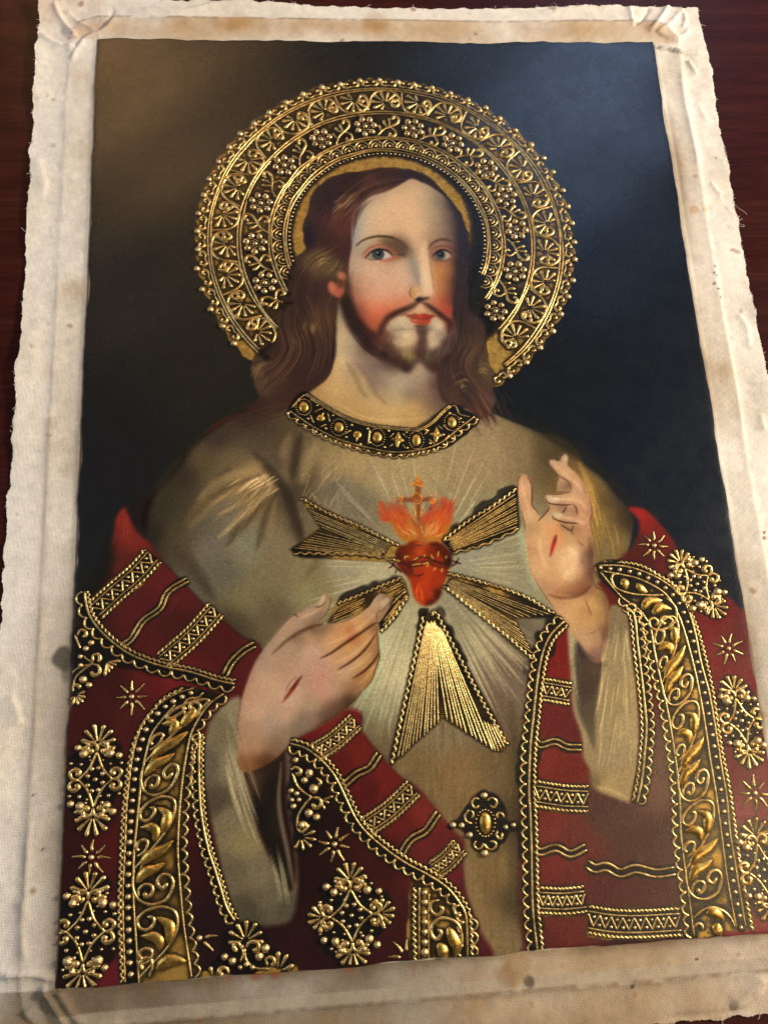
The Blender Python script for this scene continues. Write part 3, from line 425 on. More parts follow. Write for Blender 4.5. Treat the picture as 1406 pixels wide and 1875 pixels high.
stroke(c(F, (640, 1100), (700, 1095), (760, 1100)), 2.4, '#7a4a3c', .6, 1.8); fill(c(F, (815, 1020), (850, 1000), (880, 1040), (900, 1075), (840, 1080), (800, 1075)), '#c7a480', 1.6, .6)
L_LIP = newlabel('lips', L_FACE)
fill(c(F, (715, 1112), (770, 1095), (800, 1085), (840, 1095), (880, 1085), (930, 1095), (990, 1106), (930, 1135), (860, 1138), (780, 1130)), [c(F, (780, 1105))[0]+('#8d4231',), c(F, (900, 1110))[0]+('#93382a',), c(F, (840, 1110))[0]+('#a6402c',)], .8, label=L_LIP, s=3)
fill(c(F, (750, 1130), (800, 1130), (860, 1138), (940, 1132), (935, 1170), (900, 1195), (850, 1195), (800, 1180), (765, 1158)), [c(F, (790, 1150))[0]+('#a8523c',), c(F, (860, 1170))[0]+('#9a4632',), c(F, (915, 1175))[0]+('#a64a2d',), c(F, (910, 1140))[0]+('#a03a28',)], .8, label=L_LIP, s=3)
stroke(c(F, (725, 1115), (790, 1130), (860, 1138), (930, 1132), (985, 1108)), .8, '#5a1f18', .8, .5); fill(ell(F, 800, 1148, 16, 8), '#c4735c', .7, .8); stroke(c(F, (790, 1200), (850, 1205), (900, 1200)), 2.2, '#4c352d', .7, 1.5)
# hairline strokes over the temple
hairs(c(F, (420, -10), (320, 70), (260, 180), (235, 330), (225, 470)), 34, 2.6, .8, ['#4e2e28', '#6a4438', '#39221f'], .45); stroke(c(F, (1080, 20), (1165, 150), (1200, 320), (1196, 500), (1180, 800), (1150, 1000)), 7, '#2a2024', .55, 5)
hairs(c(F, (210, 640), (195, 800), (215, 960), (270, 1100)), 30, 3, .8, ['#3d2722', '#5a3d33'], .4)
# --- raised hand
L_HR = newlabel('hand')
fill(c(RH, (650, 1670), (560, 1560), (440, 1400), (370, 1290), (290, 1170), (230, 1050), (200, 900), (185, 740), (175, 640), (150, 520), (130, 420), (118, 320), (130, 262), (165, 237), (205, 255), (235, 305), (245, 380), (247, 500), (280, 540), (305, 590), (325, 600), (372, 550), (400, 508), (385, 490), (362, 455), (360, 425), (380, 415), (460, 410), (540, 402), (500, 388), (465, 375), (465, 320), (480, 262), (440, 200), (405, 150), (400, 120), (425, 110), (480, 130), (490, 85), (530, 55), (552, 90), (550, 160), (620, 220), (670, 290), (710, 370), (722, 440), (750, 490), (760, 560), (747, 620), (755, 720), (772, 860), (772, 1000), (778, 1150), (830, 1200), (885, 1280), (910, 1400), (895, 1600), (850, 1750), (800, 1840), (720, 1780)),
    [c(RH, p)[0]+(h,) for p, h in [((180, 280), '#b98e6c'), ((170, 380), '#c4976f'), ((200, 480), '#b98c65'), ((220, 600), '#c39a6f'), ((250, 700), '#b08a62'), ((300, 800), '#c99d70'), ((240, 880), '#b98d62'), ((350, 700), '#c79669'), ((450, 680), '#c58d5c'), ((480, 780), '#c78f5d'), ((560, 780), '#b58f66'), ((600, 900), '#d3ae82'), ((520, 1000), '#cda679'), ((400, 1000), '#c0946a'), ((330, 1000), '#c59b70'), ((560, 1090), '#cfa87b'),
     ((450, 1150), '#bd9066'), ((650, 1050), '#c0956c'), ((710, 1000), '#8d6850'), ((740, 900), '#73533f'), ((700, 850), '#ad8260'), ((740, 1080), '#7a5540'), ((600, 1230), '#9a6a48'), ((480, 1260), '#a5744f'), ((680, 1200), '#8f5f43'), ((380, 1230), '#b08660'), ((560, 1310), '#b98f62'), ((450, 1340), '#b88d62'), ((650, 1350), '#bc9262'), ((560, 1450), '#be9465'), ((700, 1400), '#a87e50'), ((760, 1350), '#b88f5c'), ((850, 1300), '#8f6e45'), ((860, 1450), '#9a7549'),
     ((640, 1560), '#b48c60'), ((740, 1500), '#b2875a'), ((700, 1680), '#ae8965'), ((800, 1650), '#a57f58'), ((780, 1790), '#86624e'), ((870, 1600), '#7d5a40'), ((450, 170), '#b98f6e'), ((430, 130), '#c3a07e'), ((520, 110), '#b39570'), ((540, 240), '#c19773'), ((600, 260), '#b98d69'), ((640, 340), '#c29671'), ((680, 380), '#a97e60'), ((500, 310), '#b18c68'), ((540, 330), '#7a5945'), ((420, 455), '#c1a07c'), ((520, 440), '#c19772'), ((600, 440), '#c59b75'), ((680, 470), '#b98c69'), ((720, 540), '#a67a5c'), ((660, 560), '#c1956f'),
     ((430, 520), '#a9845f'), ((510, 530), '#86654b'), ((570, 530), '#b38b66'), ((610, 560), '#8d6549'), ((470, 590), '#c3a07a'), ((560, 620), '#c69b74'), ((650, 640), '#bf926b'), ((720, 700), '#b08360'), ((660, 780), '#b0825d'), ((610, 690), '#97704f'), ((520, 660), '#93704f'), ((400, 620), '#b9936b')]], 1.0, label=L_HR, s=5)
soften(L_HR, 3.2)
DR = '#522a1e'
for P, w, o in [(c(RH, (125, 440), (122, 320), (132, 262), (165, 238)), .9, .8), (c(RH, (200, 250), (236, 310), (245, 400), (246, 500), (282, 545), (303, 590)), 1.3, .75), (c(RH, (145, 520), (175, 640), (188, 720)), .9, .6), (c(RH, (200, 900), (232, 1060), (300, 1190), (380, 1310), (450, 1400)), 1.0, .6), (c(RH, (290, 640), (330, 600), (375, 550), (400, 510)), 1.3, .7),
        (c(RH, (362, 425), (372, 470), (420, 490), (520, 497), (600, 490)), 1.3, .8), (c(RH, (380, 412), (460, 408), (540, 398)), .8, .6), (c(RH, (600, 492), (625, 530), (632, 580)), 1.3, .8), (c(RH, (540, 505), (520, 545), (500, 570)), 1.5, .6), (c(RH, (420, 580), (432, 615), (520, 645), (600, 652), (640, 655)), 1.4, .8), (c(RH, (480, 660), (530, 690), (580, 715), (600, 670)), 1.5, .7), (c(RH, (580, 715), (605, 760)), 1.1, .5),
        (c(RH, (405, 150), (440, 205), (475, 245), (540, 285), (570, 330), (575, 380)), 1.1, .65), (c(RH, (490, 130), (488, 95), (510, 65), (535, 55)), 1.0, .8), (c(RH, (552, 160), (620, 220), (680, 310), (715, 420)), .8, .5), (c(RH, (720, 440), (752, 500), (758, 570), (745, 630), (758, 760)), .9, .6), (c(RH, (640, 800), (665, 830), (690, 850)), .9, .4), (c(RH, (700, 1300), (730, 1380), (760, 1450)), 1.2, .45), (c(RH, (775, 1160), (800, 1200), (860, 1240), (900, 1330), (908, 1420)), 1.2, .6),
        (c(RH, (650, 1670), (720, 1770), (800, 1835)), 1.0, .5), (c(RH, (690, 1610), (760, 1590), (840, 1540)), .7, .4), (c(RH, (380, 1260), (480, 1290), (600, 1285), (700, 1240), (760, 1170)), 3.0, .3), (c(RH, (530, 55), (552, 90), (548, 150)), .8, .4), (c(RH, (465, 380), (540, 390), (575, 385)), 1.2, .5)]: stroke(P, w, DR, o, .7)
stroke(c(RH, (195, 780), (200, 900), (235, 1070), (320, 1230), (420, 1380)), .7, '#e2c49a', .55, .4); stroke(c(RH, (555, 165), (625, 228), (690, 330), (730, 450)), .6, '#dcb06c', .5, .4)
for i in range(22):
    x = random.uniform(620, 850); stroke(c(RH, (x-20, 1500+random.uniform(0, 180)), (x+60, 1560+random.uniform(0, 180))), .5, random.choice(['#c9a680', '#8f6c4d']), .35, .5, smooth=False)
for P in (c(RH, (375, 420), (440, 425), (490, 430), (480, 455), (430, 462), (385, 445)), c(RH, (430, 570), (500, 568), (515, 585), (490, 600), (440, 602))):
    fill(P, '#cdb492', .7, .9, label=newlabel('fingernail', L_HR)); stroke(P[:4], .6, '#6b4836', .6, .5)
stroke(c(RH, (430, 445), (480, 445)), .7, '#efe3cf', .7, .4); stroke(c(RH, (450, 590), (490, 588)), .6, '#e6d6bd', .6, .4)
fill(c(RH, (520, 80), (545, 75), (548, 110), (520, 115)), '#c3a986', .7, .6)
fill(c(RH, (450, 746), (455, 800), (432, 872), (401, 946), (400, 900), (412, 838), (430, 785)), [c(RH, (445, 780))[0]+('#7d1a19',), c(RH, (420, 860))[0]+('#a3201d',), c(RH, (400, 930))[0]+('#8f2320',)], .8, label=newlabel('wound', L_HR), s=4, smooth=True)
stroke(c(RH, (458, 770), (452, 830), (430, 880)), .8, '#c98a7a', .6, .5)
# --- lowered hand
L_HL = newlabel('hand')
fill(c(LH, (160, 1420), (150, 1300), (155, 1150), (175, 950), (215, 800), (270, 660), (330, 560), (400, 470), (470, 370), (550, 290), (640, 240), (720, 205), (765, 205), (800, 165), (800, 115), (830, 120), (848, 170), (840, 220), (800, 275), (750, 335), (770, 345), (860, 345), (960, 320), (1060, 270), (1140, 210), (1190, 140), (1240, 112), (1290, 130), (1312, 175), (1280, 240), (1235, 310), (1205, 345), (1205, 440), (1208, 520), (1216, 590), (1190, 680), (1160, 765), (1080, 860), (1020, 930), (900, 1030), (760, 1120), (600, 1200), (520, 1270), (440, 1350), (330, 1420), (210, 1460)),
    [c(LH, p)[0]+(h,) for p, h in [((400, 800), '#b99679'), ((300, 1000), '#bb977b'), ((230, 900), '#b38f74'), ((600, 700), '#b18d75'), ((450, 600), '#ab8a71'), ((750, 600), '#b48d76'), ((700, 560), '#b8957c'), ((700, 450), '#b18a69'), ((850, 470), '#bd8f66'), ((950, 420), '#bb8a5c'), ((1050, 340), '#b98b5d'), ((1150, 240), '#b08a67'), ((1240, 200), '#b39173'), ((1290, 180), '#7d5c44'), ((1260, 250), '#8a6648'), ((1000, 430), '#a5603a'), ((880, 600), '#b98d67'), ((1000, 540), '#ba8c5d'), ((1120, 440), '#b78859'),
     ((1190, 400), '#8f6440'), ((1050, 640), '#b78e67'), ((1150, 560), '#b08457'), ((950, 720), '#b69070'), ((1150, 650), '#ad7f50'), ((1180, 560), '#8a5f3c'), ((1100, 750), '#9d7045'), ((1130, 720), '#a87745'), ((800, 700), '#b68a72'), ((760, 780), '#b88a74'), ((820, 850), '#b78b74'), ((900, 850), '#a9876b'), ((1000, 830), '#967150'), ((700, 950), '#a7886e'), ((550, 900), '#bb997f'), ((500, 1050), '#b5937a'), ((700, 1060), '#8b715d'), ((600, 1130), '#86705c'), ((500, 1180), '#8f775f'), ((400, 1100), '#a58a75'), ((280, 1150), '#a8876b'),
     ((450, 1250), '#8a6d57'), ((300, 1270), '#a58062'), ((200, 1250), '#a37f63'), ((350, 1370), '#6b4830'), ((230, 1400), '#86603f'), ((900, 980), '#70533f'), ((980, 920), '#5b3f30'), ((820, 1060), '#6d5342'), ((600, 330), '#a5876d'), ((520, 380), '#ab8b70'), ((750, 280), '#8d7059'), ((820, 200), '#a1805f'), ((700, 240), '#a98b70'), ((480, 450), '#a78a70'), ((600, 450), '#8d6f56'), ((560, 540), '#a98870'), ((380, 620), '#a98b74'), ((780, 370), '#8a6c50'), ((720, 390), '#7d6048')]], 1.0, label=L_HL, s=6)
soften(L_HL, 3.2)
GR = '#4a2d1a'
for P, w, o, sf in [(c(LH, (770, 605), (850, 565), (950, 495), (1050, 430), (1150, 360), (1200, 330)), 2.2, .75, 1.4), (c(LH, (900, 690), (1000, 630), (1100, 545), (1190, 420)), 2.0, .75, 1.2), (c(LH, (1010, 758), (1100, 700), (1170, 630), (1212, 560)), 2.0, .8, 1.2), (c(LH, (410, 570), (520, 470), (620, 405), (700, 370), (790, 342)), 3.0, .5, 2.2), (c(LH, (400, 470), (480, 365), (560, 285), (700, 215)), .7, .7, .6),
        (c(LH, (570, 270), (590, 280), (600, 295)), 1.0, .8, .6), (c(LH, (1200, 345), (1202, 430), (1208, 520), (1215, 600), (1185, 690), (1150, 780), (1070, 870)), 1.2, .6, .9), (c(LH, (850, 345), (960, 320), (1060, 270), (1140, 205)), .8, .45, .8), (c(LH, (330, 560), (270, 665), (215, 800), (175, 950)), .7, .35, .7), (c(LH, (1080, 860), (1000, 950), (860, 1060), (600, 1200)), 3.5, .35, 3), (c(LH, (1205, 245), (1195, 290), (1203, 340)), .9, .5, .7), (c(LH, (830, 120), (848, 180), (815, 265), (750, 335)), .9, .5, .7)]: stroke(P, w, GR, o, sf)
for P, h, o in ((c(LH, (640, 650), (720, 640), (760, 600)), '#bd8a78', .2), (c(LH, (740, 780), (790, 740), (840, 700)), '#b07058', .15), (c(LH, (770, 890), (820, 860), (850, 840)), '#b07058', .12), (c(LH, (690, 560), (720, 540), (745, 560)), '#c0a08c', .2)): stroke(P, 4, h, o, 3)
for P, w in ((c(LH, (830, 500), (980, 430), (1080, 360), (1180, 270)), 3.2), (c(LH, (880, 640), (1010, 575), (1100, 500), (1170, 420)), 2.6), (c(LH, (960, 715), (1080, 635), (1160, 560)), 2.4), (c(LH, (1060, 800), (1130, 735), (1180, 660)), 2.2), (c(LH, (620, 300), (720, 260), (790, 215)), 2.4)): stroke(P, w, '#d0a67c', .38, 1.8)
for P, w in ((c(RH, (160, 290), (170, 390), (205, 500), (230, 600)), 2.6), (c(RH, (430, 150), (540, 245), (640, 330), (680, 400)), 2.2), (c(RH, (430, 462), (560, 448), (660, 470), (720, 540)), 2.2), (c(RH, (480, 600), (600, 620), (700, 660)), 2.0), (c(RH, (560, 860), (620, 940), (600, 1040), (520, 1110)), 6), (c(RH, (300, 780), (320, 900), (370, 1040)), 4)): stroke(P, w, '#deb58a', .36, 2.2)
for P, w in ((c(RH, (740, 780), (752, 900), (750, 1050), (770, 1150)), 4.5), (c(RH, (520, 1255), (640, 1250), (730, 1190)), 4), (c(RH, (860, 1280), (890, 1420), (872, 1600), (830, 1730)), 3.5)): stroke(P, w, '#6d4732', .42, 3)
for P in (c(LH, (718, 203), (762, 172), (798, 118), (806, 160), (790, 200), (755, 216)), c(LH, (1200, 222), (1225, 175), (1270, 148), (1290, 160), (1262, 210), (1220, 245))):
    fill(P, [P[0]+('#a58a6b',), P[2]+('#b59a7b',), P[3]+('#c6ab8c',)], .7, .95, label=newlabel('fingernail', L_HL), s=3)
stroke(c(LH, (718, 205), (750, 217), (790, 200), (808, 165)), .9, '#4b3322', .85, .5); stroke(c(LH, (1200, 222), (1222, 248), (1265, 212), (1292, 165)), .8, '#6b4a30', .7, .5); stroke(c(LH, (1215, 205), (1250, 172)), .8, '#dcc6a8', .5, .5)
fill(c(LH, (634, 730), (598, 768), (560, 812), (525, 865), (500, 905), (474, 938), (500, 926), (553, 868), (600, 800)), [c(LH, (590, 790))[0]+('#5a1a13',), c(LH, (520, 890))[0]+('#7c2a20',), c(LH, (480, 935))[0]+('#a55a4a',)], .7, label=newlabel('wound', L_HL), s=4)
stroke(c(LH, (600, 742), (560, 768), (520, 830), (495, 890)), .8, '#9a5a45', .8, .5); stroke(c(LH, (590, 755), (555, 800), (525, 850)), .7, '#d0a98a', .7, .4)
# --- burning heart
L_HEART = newlabel('heart'); L_FLAME = newlabel('flame', L_HEART)
fill(c(HT, (440, 960), (330, 830), (250, 700), (160, 580), (90, 440), (200, 480), (280, 520), (330, 450), (420, 520), (500, 620), (560, 700), (610, 660), (660, 640), (720, 580), (800, 540), (870, 440), (960, 390), (1050, 520), (1060, 640), (1030, 800), (950, 930), (900, 985), (700, 960)),
    [c(HT, p)[0]+(h,) for p, h in [((160, 520), '#b5562c'), ((240, 600), '#b84a22'), ((330, 520), '#ad4a28'), ((330, 680), '#b5581f'), ((420, 620), '#b24a22'), ((350, 820), '#b3661d'), ((480, 780), '#b06a24'), ((440, 900), '#a8691f'), ((560, 860), '#ae6c28'), ((560, 720), '#806038'), ((640, 800), '#9a5324'), ((720, 650), '#b8442a'), ((820, 620), '#b8402a'), ((950, 500), '#b24028'), ((900, 640), '#bb3a24'), ((1020, 600), '#a9552a'), ((850, 800), '#b04f22'), ((960, 800), '#b0641f'), ((900, 900), '#ad6a20'), ((780, 900), '#b07428'), ((640, 920), '#a35a22')]], 1.5, label=L_FLAME, s=4)
for i in range(130):     # licking tips that break the outline of the fire
    if i % 2: x0, y0, an = random.uniform(130, 470), random.uniform(520, 720), math.radians(random.gauss(-118, 9))
    else: x0, y0, an = random.uniform(720, 1030), random.uniform(480, 720), math.radians(random.gauss(-66, 9))
    L = random.uniform(90, 210); stroke(c(HT, (x0, y0), (x0+math.cos(an)*L*.55, y0+math.sin(an)*L*.55), (x0+math.cos(an)*L, y0+math.sin(an)*L+12)), 1.5, random.choice(['#c2481f', '#b8402a', '#c96a2c', '#a8401f', '#b05a38']), .5, .8, w2=.35)
for i in range(34):      # gaps where the robe shows between the tongues
    if i % 2: x0, y0, an = random.uniform(170, 520), random.uniform(420, 520), math.radians(random.gauss(62, 8))
    else: x0, y0, an = random.uniform(690, 960), random.uniform(430, 520), math.radians(random.gauss(112, 8))
    L = random.uniform(60, 130); stroke(c(HT, (x0, y0), (x0+math.cos(an)*L, y0+math.sin(an)*L)), 1.3, random.choice(['#8b8063', '#7a6a50', '#6f5f4c']), .55, .8, w2=.3, smooth=False)
for i in range(150):
    s_ = random.choice((-1, 1)); x0 = 640+s_*random.uniform(20, 260); an = math.radians(-90+s_*random.uniform(8, 42)); L = random.uniform(80, 330); y0 = random.uniform(700, 920)
    stroke(c(HT, (x0, y0), (x0+math.cos(an)*L*.5+s_*10, y0+math.sin(an)*L*.5), (x0+math.cos(an)*L, y0+math.sin(an)*L)), .9, random.choice(['#c2481f', '#d0651f', '#b03018', '#c98a35', '#a8562a']), .5, .6, w2=.3)
for P in [c(HT, (600, 890), (520, 830), (440, 740)), c(HT, (615, 880), (500, 800)), c(HT, (590, 900), (440, 840), (330, 720)), c(HT, (640, 700), (660, 820), (690, 880)), c(HT, (690, 880), (720, 800), (740, 720)), c(HT, (700, 885), (790, 780), (860, 660)), c(HT, (720, 890), (830, 800), (880, 680)), c(HT, (740, 890), (850, 830), (885, 760)), c(HT, (760, 900), (880, 880), (960, 840)), c(HT, (710, 870), (770, 760), (820, 700))]: stroke(P, .7, '#e0bd72', .85, .45)
L_CROSS = newlabel('cross', L_HEART)
fill(c(HT, (575, 220), (640, 220), (640, 560), (635, 700), (590, 660), (580, 400)), '#83431f', .8, label=L_CROSS, smooth=False); fill(c(HT, (330, 375), (520, 390), (660, 390), (790, 370), (800, 420), (650, 440), (500, 440), (340, 430)), '#7d4022', .9, label=L_CROSS, smooth=False)
fill(c(HT, (500, 390), (590, 310), (665, 395), (590, 475)), '#8a4a22', .7, smooth=False, label=L_CROSS); fill(c(HT, (515, 235), (560, 170), (605, 90), (640, 150), (685, 235), (600, 215)), '#b0611f', .8, smooth=False, label=L_CROSS)
for P, w in [(c(HT, (505, 395), (585, 318), (660, 395), (600, 465), (505, 425)), .8), (c(HT, (550, 390), (590, 430), (630, 390)), .7), (c(HT, (520, 235), (545, 190), (600, 215), (660, 235), (680, 190)), .9), (c(HT, (590, 130), (605, 95), (620, 130), (600, 165)), 1.0), (c(HT, (400, 330), (370, 350), (360, 400), (400, 410), (395, 370), (350, 400), (300, 405)), .8), (c(HT, (370, 420), (400, 460)), .7), (c(HT, (760, 400), (800, 390), (830, 420), (800, 460), (770, 440), (830, 380)), .8), (c(HT, (530, 480), (570, 560), (580, 650)), 1.2), (c(HT, (660, 470), (650, 580), (640, 640)), .8), (c(HT, (760, 340), (800, 360)), .8)]: stroke(P, w, '#d9963f', .9, .5)
fill(ell(HT, 608, 160, 18, 22), '#e0913f', .6); fill(ell(HT, 790, 420, 20, 24), '#c77a35', .8, .7)
fill(c(HT, (520, 950), (600, 945), (720, 970), (830, 955), (920, 985), (1000, 1040), (1050, 1130), (1055, 1250), (1010, 1330), (980, 1450), (930, 1550), (915, 1650), (860, 1740), (780, 1790), (700, 1805), (620, 1770), (560, 1690), (530, 1600), (500, 1480), (440, 1390), (350, 1310), (310, 1200), (310, 1090), (370, 1010), (450, 1000)),
    [c(HT, p)[0]+(h,) for p, h in [((400, 1060), '#6b1a10'), ((350, 1150), '#57160e'), ((500, 1030), '#74200f'), ((660, 1010), '#a5331c'), ((640, 1100), '#a83820'), ((760, 1080), '#822010'), ((880, 1050), '#5f150d'), ((980, 1150), '#54130f'), ((1020, 1230), '#40100f'), ((900, 1200), '#8a2215'), ((560, 1180), '#8f2614'), ((440, 1250), '#6d1b10'), ((620, 1300), '#9a2a16'), ((460, 1350), '#6b1b10'), ((760, 1340), '#a72e16'), ((900, 1350), '#962617'), ((560, 1480), '#9a2613'), ((700, 1500), '#ad2e17'), ((850, 1500), '#9a2714'), ((600, 1620), '#a52a14'), ((640, 1720), '#ae3015'), ((760, 1650), '#a32a15'), ((870, 1650), '#56120b'), ((780, 1770), '#64160d')]], .9, label=L_HEART, s=4)
DK = '#3d1410'
for P, w in [(c(HT, (310, 1200), (420, 1235), (540, 1225), (640, 1165), (740, 1170), (850, 1220), (960, 1240), (1050, 1270)), 1.7), (c(HT, (330, 1215), (450, 1265), (560, 1285), (680, 1260), (740, 1240), (860, 1290), (980, 1310)), 1.4), (c(HT, (440, 1250), (520, 1320), (530, 1400)), 1.2), (c(HT, (540, 1400), (620, 1410), (690, 1370)), 1.3), (c(HT, (220, 1230), (280, 1260), (340, 1320), (400, 1370)), 1.6), (c(HT, (215, 1310), (270, 1280), (310, 1200)), 1.4), (c(HT, (310, 1380), (325, 1330)), 1.3), (c(HT, (1060, 1210), (1110, 1230), (1185, 1255)), 1.5), (c(HT, (1050, 1290), (1110, 1240), (1145, 1165)), 1.4), (c(HT, (345, 1110), (370, 1170)), 1.1), (c(HT, (470, 1400), (420, 1340), (390, 1300)), 1.0), (c(HT, (560, 1010), (720, 1000), (880, 1000)), 1.2)]: stroke(P, w, DK, .85, .6)
L_TH = newlabel('thorn_band', L_HEART); stroke(c(HT, (315, 1205), (430, 1240), (560, 1255), (690, 1215), (820, 1230), (960, 1270), (1050, 1270)), 2.4, '#4a1812', .55, .8, label=L_TH)
for P in [c(HT, (315, 1195), (375, 1222)), c(HT, (435, 1195), (440, 1155), (500, 1160)), c(HT, (550, 1200), (620, 1165)), c(HT, (780, 1130), (810, 1190)), c(HT, (870, 1165), (878, 1080)), c(HT, (650, 1260), (740, 1240), (725, 1300)), c(HT, (815, 1340), (845, 1295)), c(HT, (915, 1360), (930, 1305)), c(HT, (520, 1265), (650, 1250)), c(HT, (975, 1180), (985, 1140)), c(HT, (690, 1160), (700, 1130)), c(HT, (1010, 1320), (1030, 1350))]: stroke(P, 1.0, '#cf9a4e', .9, .5)
stroke(c(HT, (590, 980), (690, 1000), (790, 1005)), 1.0, '#c9573a', .7, .6)
for P in [c(HT, (620, 1500), (590, 1600), (600, 1720)), c(HT, (630, 1540), (650, 1650), (660, 1735)), c(HT, (600, 1560), (570, 1640))]: stroke(P, 1.8, '#d14522', .75, .9, hgt=.0008)
# --- deepen the modelling inside each painted passage, keep its edges
def deepen(labels, amt, sig=26):
    m = np.isin(LAB, labels).astype(float)[::4, ::4]; if_ = IMG[::4, ::4]; d = np.maximum(blur(m, sig/4), 1e-4)
    mean = np.stack([blur(if_[..., k]*m, sig/4)/d for k in range(3)], -1); mean = mean.repeat(4, 0).repeat(4, 1)[:NV, :NU]
    for k in range(3): mean[..., k] = blur(mean[..., k], 2.5)
    M_ = np.isin(LAB, labels); IMG[M_] += amt*(IMG[M_]-mean[M_])
face_l = [k for k, v in LABELS.items() if v[1] == L_FACE or k == L_FACE]; hr_l = [L_HR]; hl_l = [L_HL]
for lb, am in (([L_TUN], .55), (hr_l, .40), (hl_l, .40), (face_l+[L_NECK], .15), ([L_CAP], .25), ([L_SLV], .4), ([L_SLV2], .4), ([L_HAIR], .35), ([L_HEART], .3)): deepen(lb, am)
IMG[LAB == L_HEART] = IMG[LAB == L_HEART]*[.96, 1.0, .85]+[0, .028, 0]
IMG[:] = np.clip(IMG, 0, 1)
# --- overall broken colour of the brush
N1 = blur(np.random.default_rng(5).standard_normal((NV, NU)), .45); N1 /= N1.std()
LUM = 1+.030*N1+.008*N2+.004*N12+.024*N1*np.isin(LAB, (L_TUN, L_SLV, L_SLV2))
IMG *= LUM[..., None]
# ================================================================== GILDED RELIEF (curves in canvas coordinates, heights in the same unit)
class Relief:
    def __init__(s): s.v = []; s.f = []; s.n = 0
    def add(s, V, Fc):
        s.v.append(np.asarray(V, float)); s.f.append(np.asarray(Fc, int)+s.n); s.n += len(V)
DARK = np.zeros((NV, NU))
def darken(P, w=1.0):
    g = np.c_[P[:, 0]*GU, P[:, 1]*GV]; i = np.round(g).astype(int); ok = (i[:, 0] >= 0) & (i[:, 0] < NU) & (i[:, 1] >= 0) & (i[:, 1] < NV)
    i = i[ok]; DARK[i[:, 1], i[:, 0]] = np.maximum(DARK[i[:, 1], i[:, 0]], w)
SEC = [(-1, 0), (-.80, .62), (0, 1), (.80, .62), (1, 0)]
def tube(rl, P, r, r2=None, bulge=False, flat=.9, ds=2.6, dark=1.0, spl=True, lump=.12):
    """a squeezed line of gilded paste; r in photo pixels; r2 = end radius; bulge = drop-shaped"""
    P = np.asarray(P, float)
    if spl and len(P) > 2: P = spline(P, 6)
    L = arclen(P)[-1]
    if L < 1e-5: return
    P = resample(P, n=max(4, int(L/(ds*K))+1)); n = len(P); q = np.linspace(0, 1, n)
    rr = np.full(n, float(r)) if r2 is None else r+(r2-r)*(q**1.6 if bulge else q)
    rr = rr*K*(1+lump*np.interp(np.arange(n), np.arange(0, n+4, 4), rng.uniform(-1, 1, len(np.arange(0, n+4, 4)))))
    # rounded ends
    d = arclen(P); e0 = np.clip(d/np.maximum(rr, 1e-6), 0, 1); e1 = np.clip((d[-1]-d)/np.maximum(rr, 1e-6), 0, 1)
    rr = rr*np.maximum(.25, np.sqrt(np.clip(1-(1-e0)**2, 0, 1)))*np.maximum(.25, np.sqrt(np.clip(1-(1-e1)**2, 0, 1)))
    N = normals(P); V = np.zeros((n, 5, 3))
    for k, (a, b) in enumerate(SEC):
        V[:, k, :2] = P+N*(a*rr)[:, None]; V[:, k, 2] = b*rr*flat
    i = np.arange(n-1)[:, None]*5; k = np.arange(4)[None]
    Fq = np.stack([i+k, i+k+1, i+k+6, i+k+5], -1).reshape(-1, 4)
    rl.add(V.reshape(-1, 3), Fq)
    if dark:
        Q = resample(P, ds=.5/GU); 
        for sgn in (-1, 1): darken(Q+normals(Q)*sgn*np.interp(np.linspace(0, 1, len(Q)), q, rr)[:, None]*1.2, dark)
def bead_v(seg=10):
    V = []; rings = [(1, 0), (.93, .42), (.66, .80), (.25, 1.0)]
    for r, h in rings:
        for k in range(seg): V.append((r*math.cos(2*math.pi*k/seg), r*math.sin(2*math.pi*k/seg), h))
    Fc = [(j*seg+k, j*seg+(k+1) % seg, (j+1)*seg+(k+1) % seg, (j+1)*seg+k) for j in range(3) for k in range(seg)]
    for k in range(0, seg-2, 2): Fc.append((3*seg, 3*seg+k+1, 3*seg+k+2, 3*seg+(k+3) % seg if k+3 < seg else 3*seg))
    return np.array(V), Fc
BV, BF = bead_v()
BF4 = np.array([f for f in BF if len(set(f)) == 4])
def bead(rl, p, r, h=.85, dark=1.0, rx=1.0, ang=0):
    V = BV*np.array([r*K*rx, r*K, r*K*h])*(1+rng.uniform(-.06, .06, (1, 3))); ca, sa = math.cos(ang), math.sin(ang)
    V = np.c_[V[:, 0]*ca-V[:, 1]*sa, V[:, 0]*sa+V[:, 1]*ca, V[:, 2]]
    V[:, :2] += np.asarray(p, float).ravel()[:2]; rl.add(V, BF4)
    if dark:
        th = np.linspace(0, 2*np.pi, 24); darken(np.c_[p[0]+np.cos(th)*r*K*rx*1.1, p[1]+np.sin(th)*r*K*1.1], dark)
def leaf(rl, P, r, dark=1.0):
    """a full, pointed leaf with a softly ridged back"""
    P = resample(spline(np.asarray(P, float), 6), n=14); q = np.linspace(0, 1, 14); rr = r*K*np.clip(np.sin(np.pi*np.clip(q*.96+.02, 0, 1)**.8)**.75, .08, 1)*(1+rng.uniform(-.06, .06, 14))
    N = normals(P); V = np.zeros((14, 5, 3))
    for k, (a, b) in enumerate([(-1, 0), (-.85, .55), (.1, .85), (.85, .5), (1, 0)]):
        V[:, k, :2] = P+N*(a*rr)[:, None]; V[:, k, 2] = b*np.minimum(rr, r*K)*.62
    i = np.arange(13)[:, None]*5; k = np.arange(4)[None]; rl.add(V.reshape(-1, 3), np.stack([i+k, i+k+1, i+k+6, i+k+5], -1).reshape(-1, 4))
    if dark:
        for s in (-1, 1): darken(resample(P+N*s*rr[:, None]*1.1, ds=.5/GU), dark)
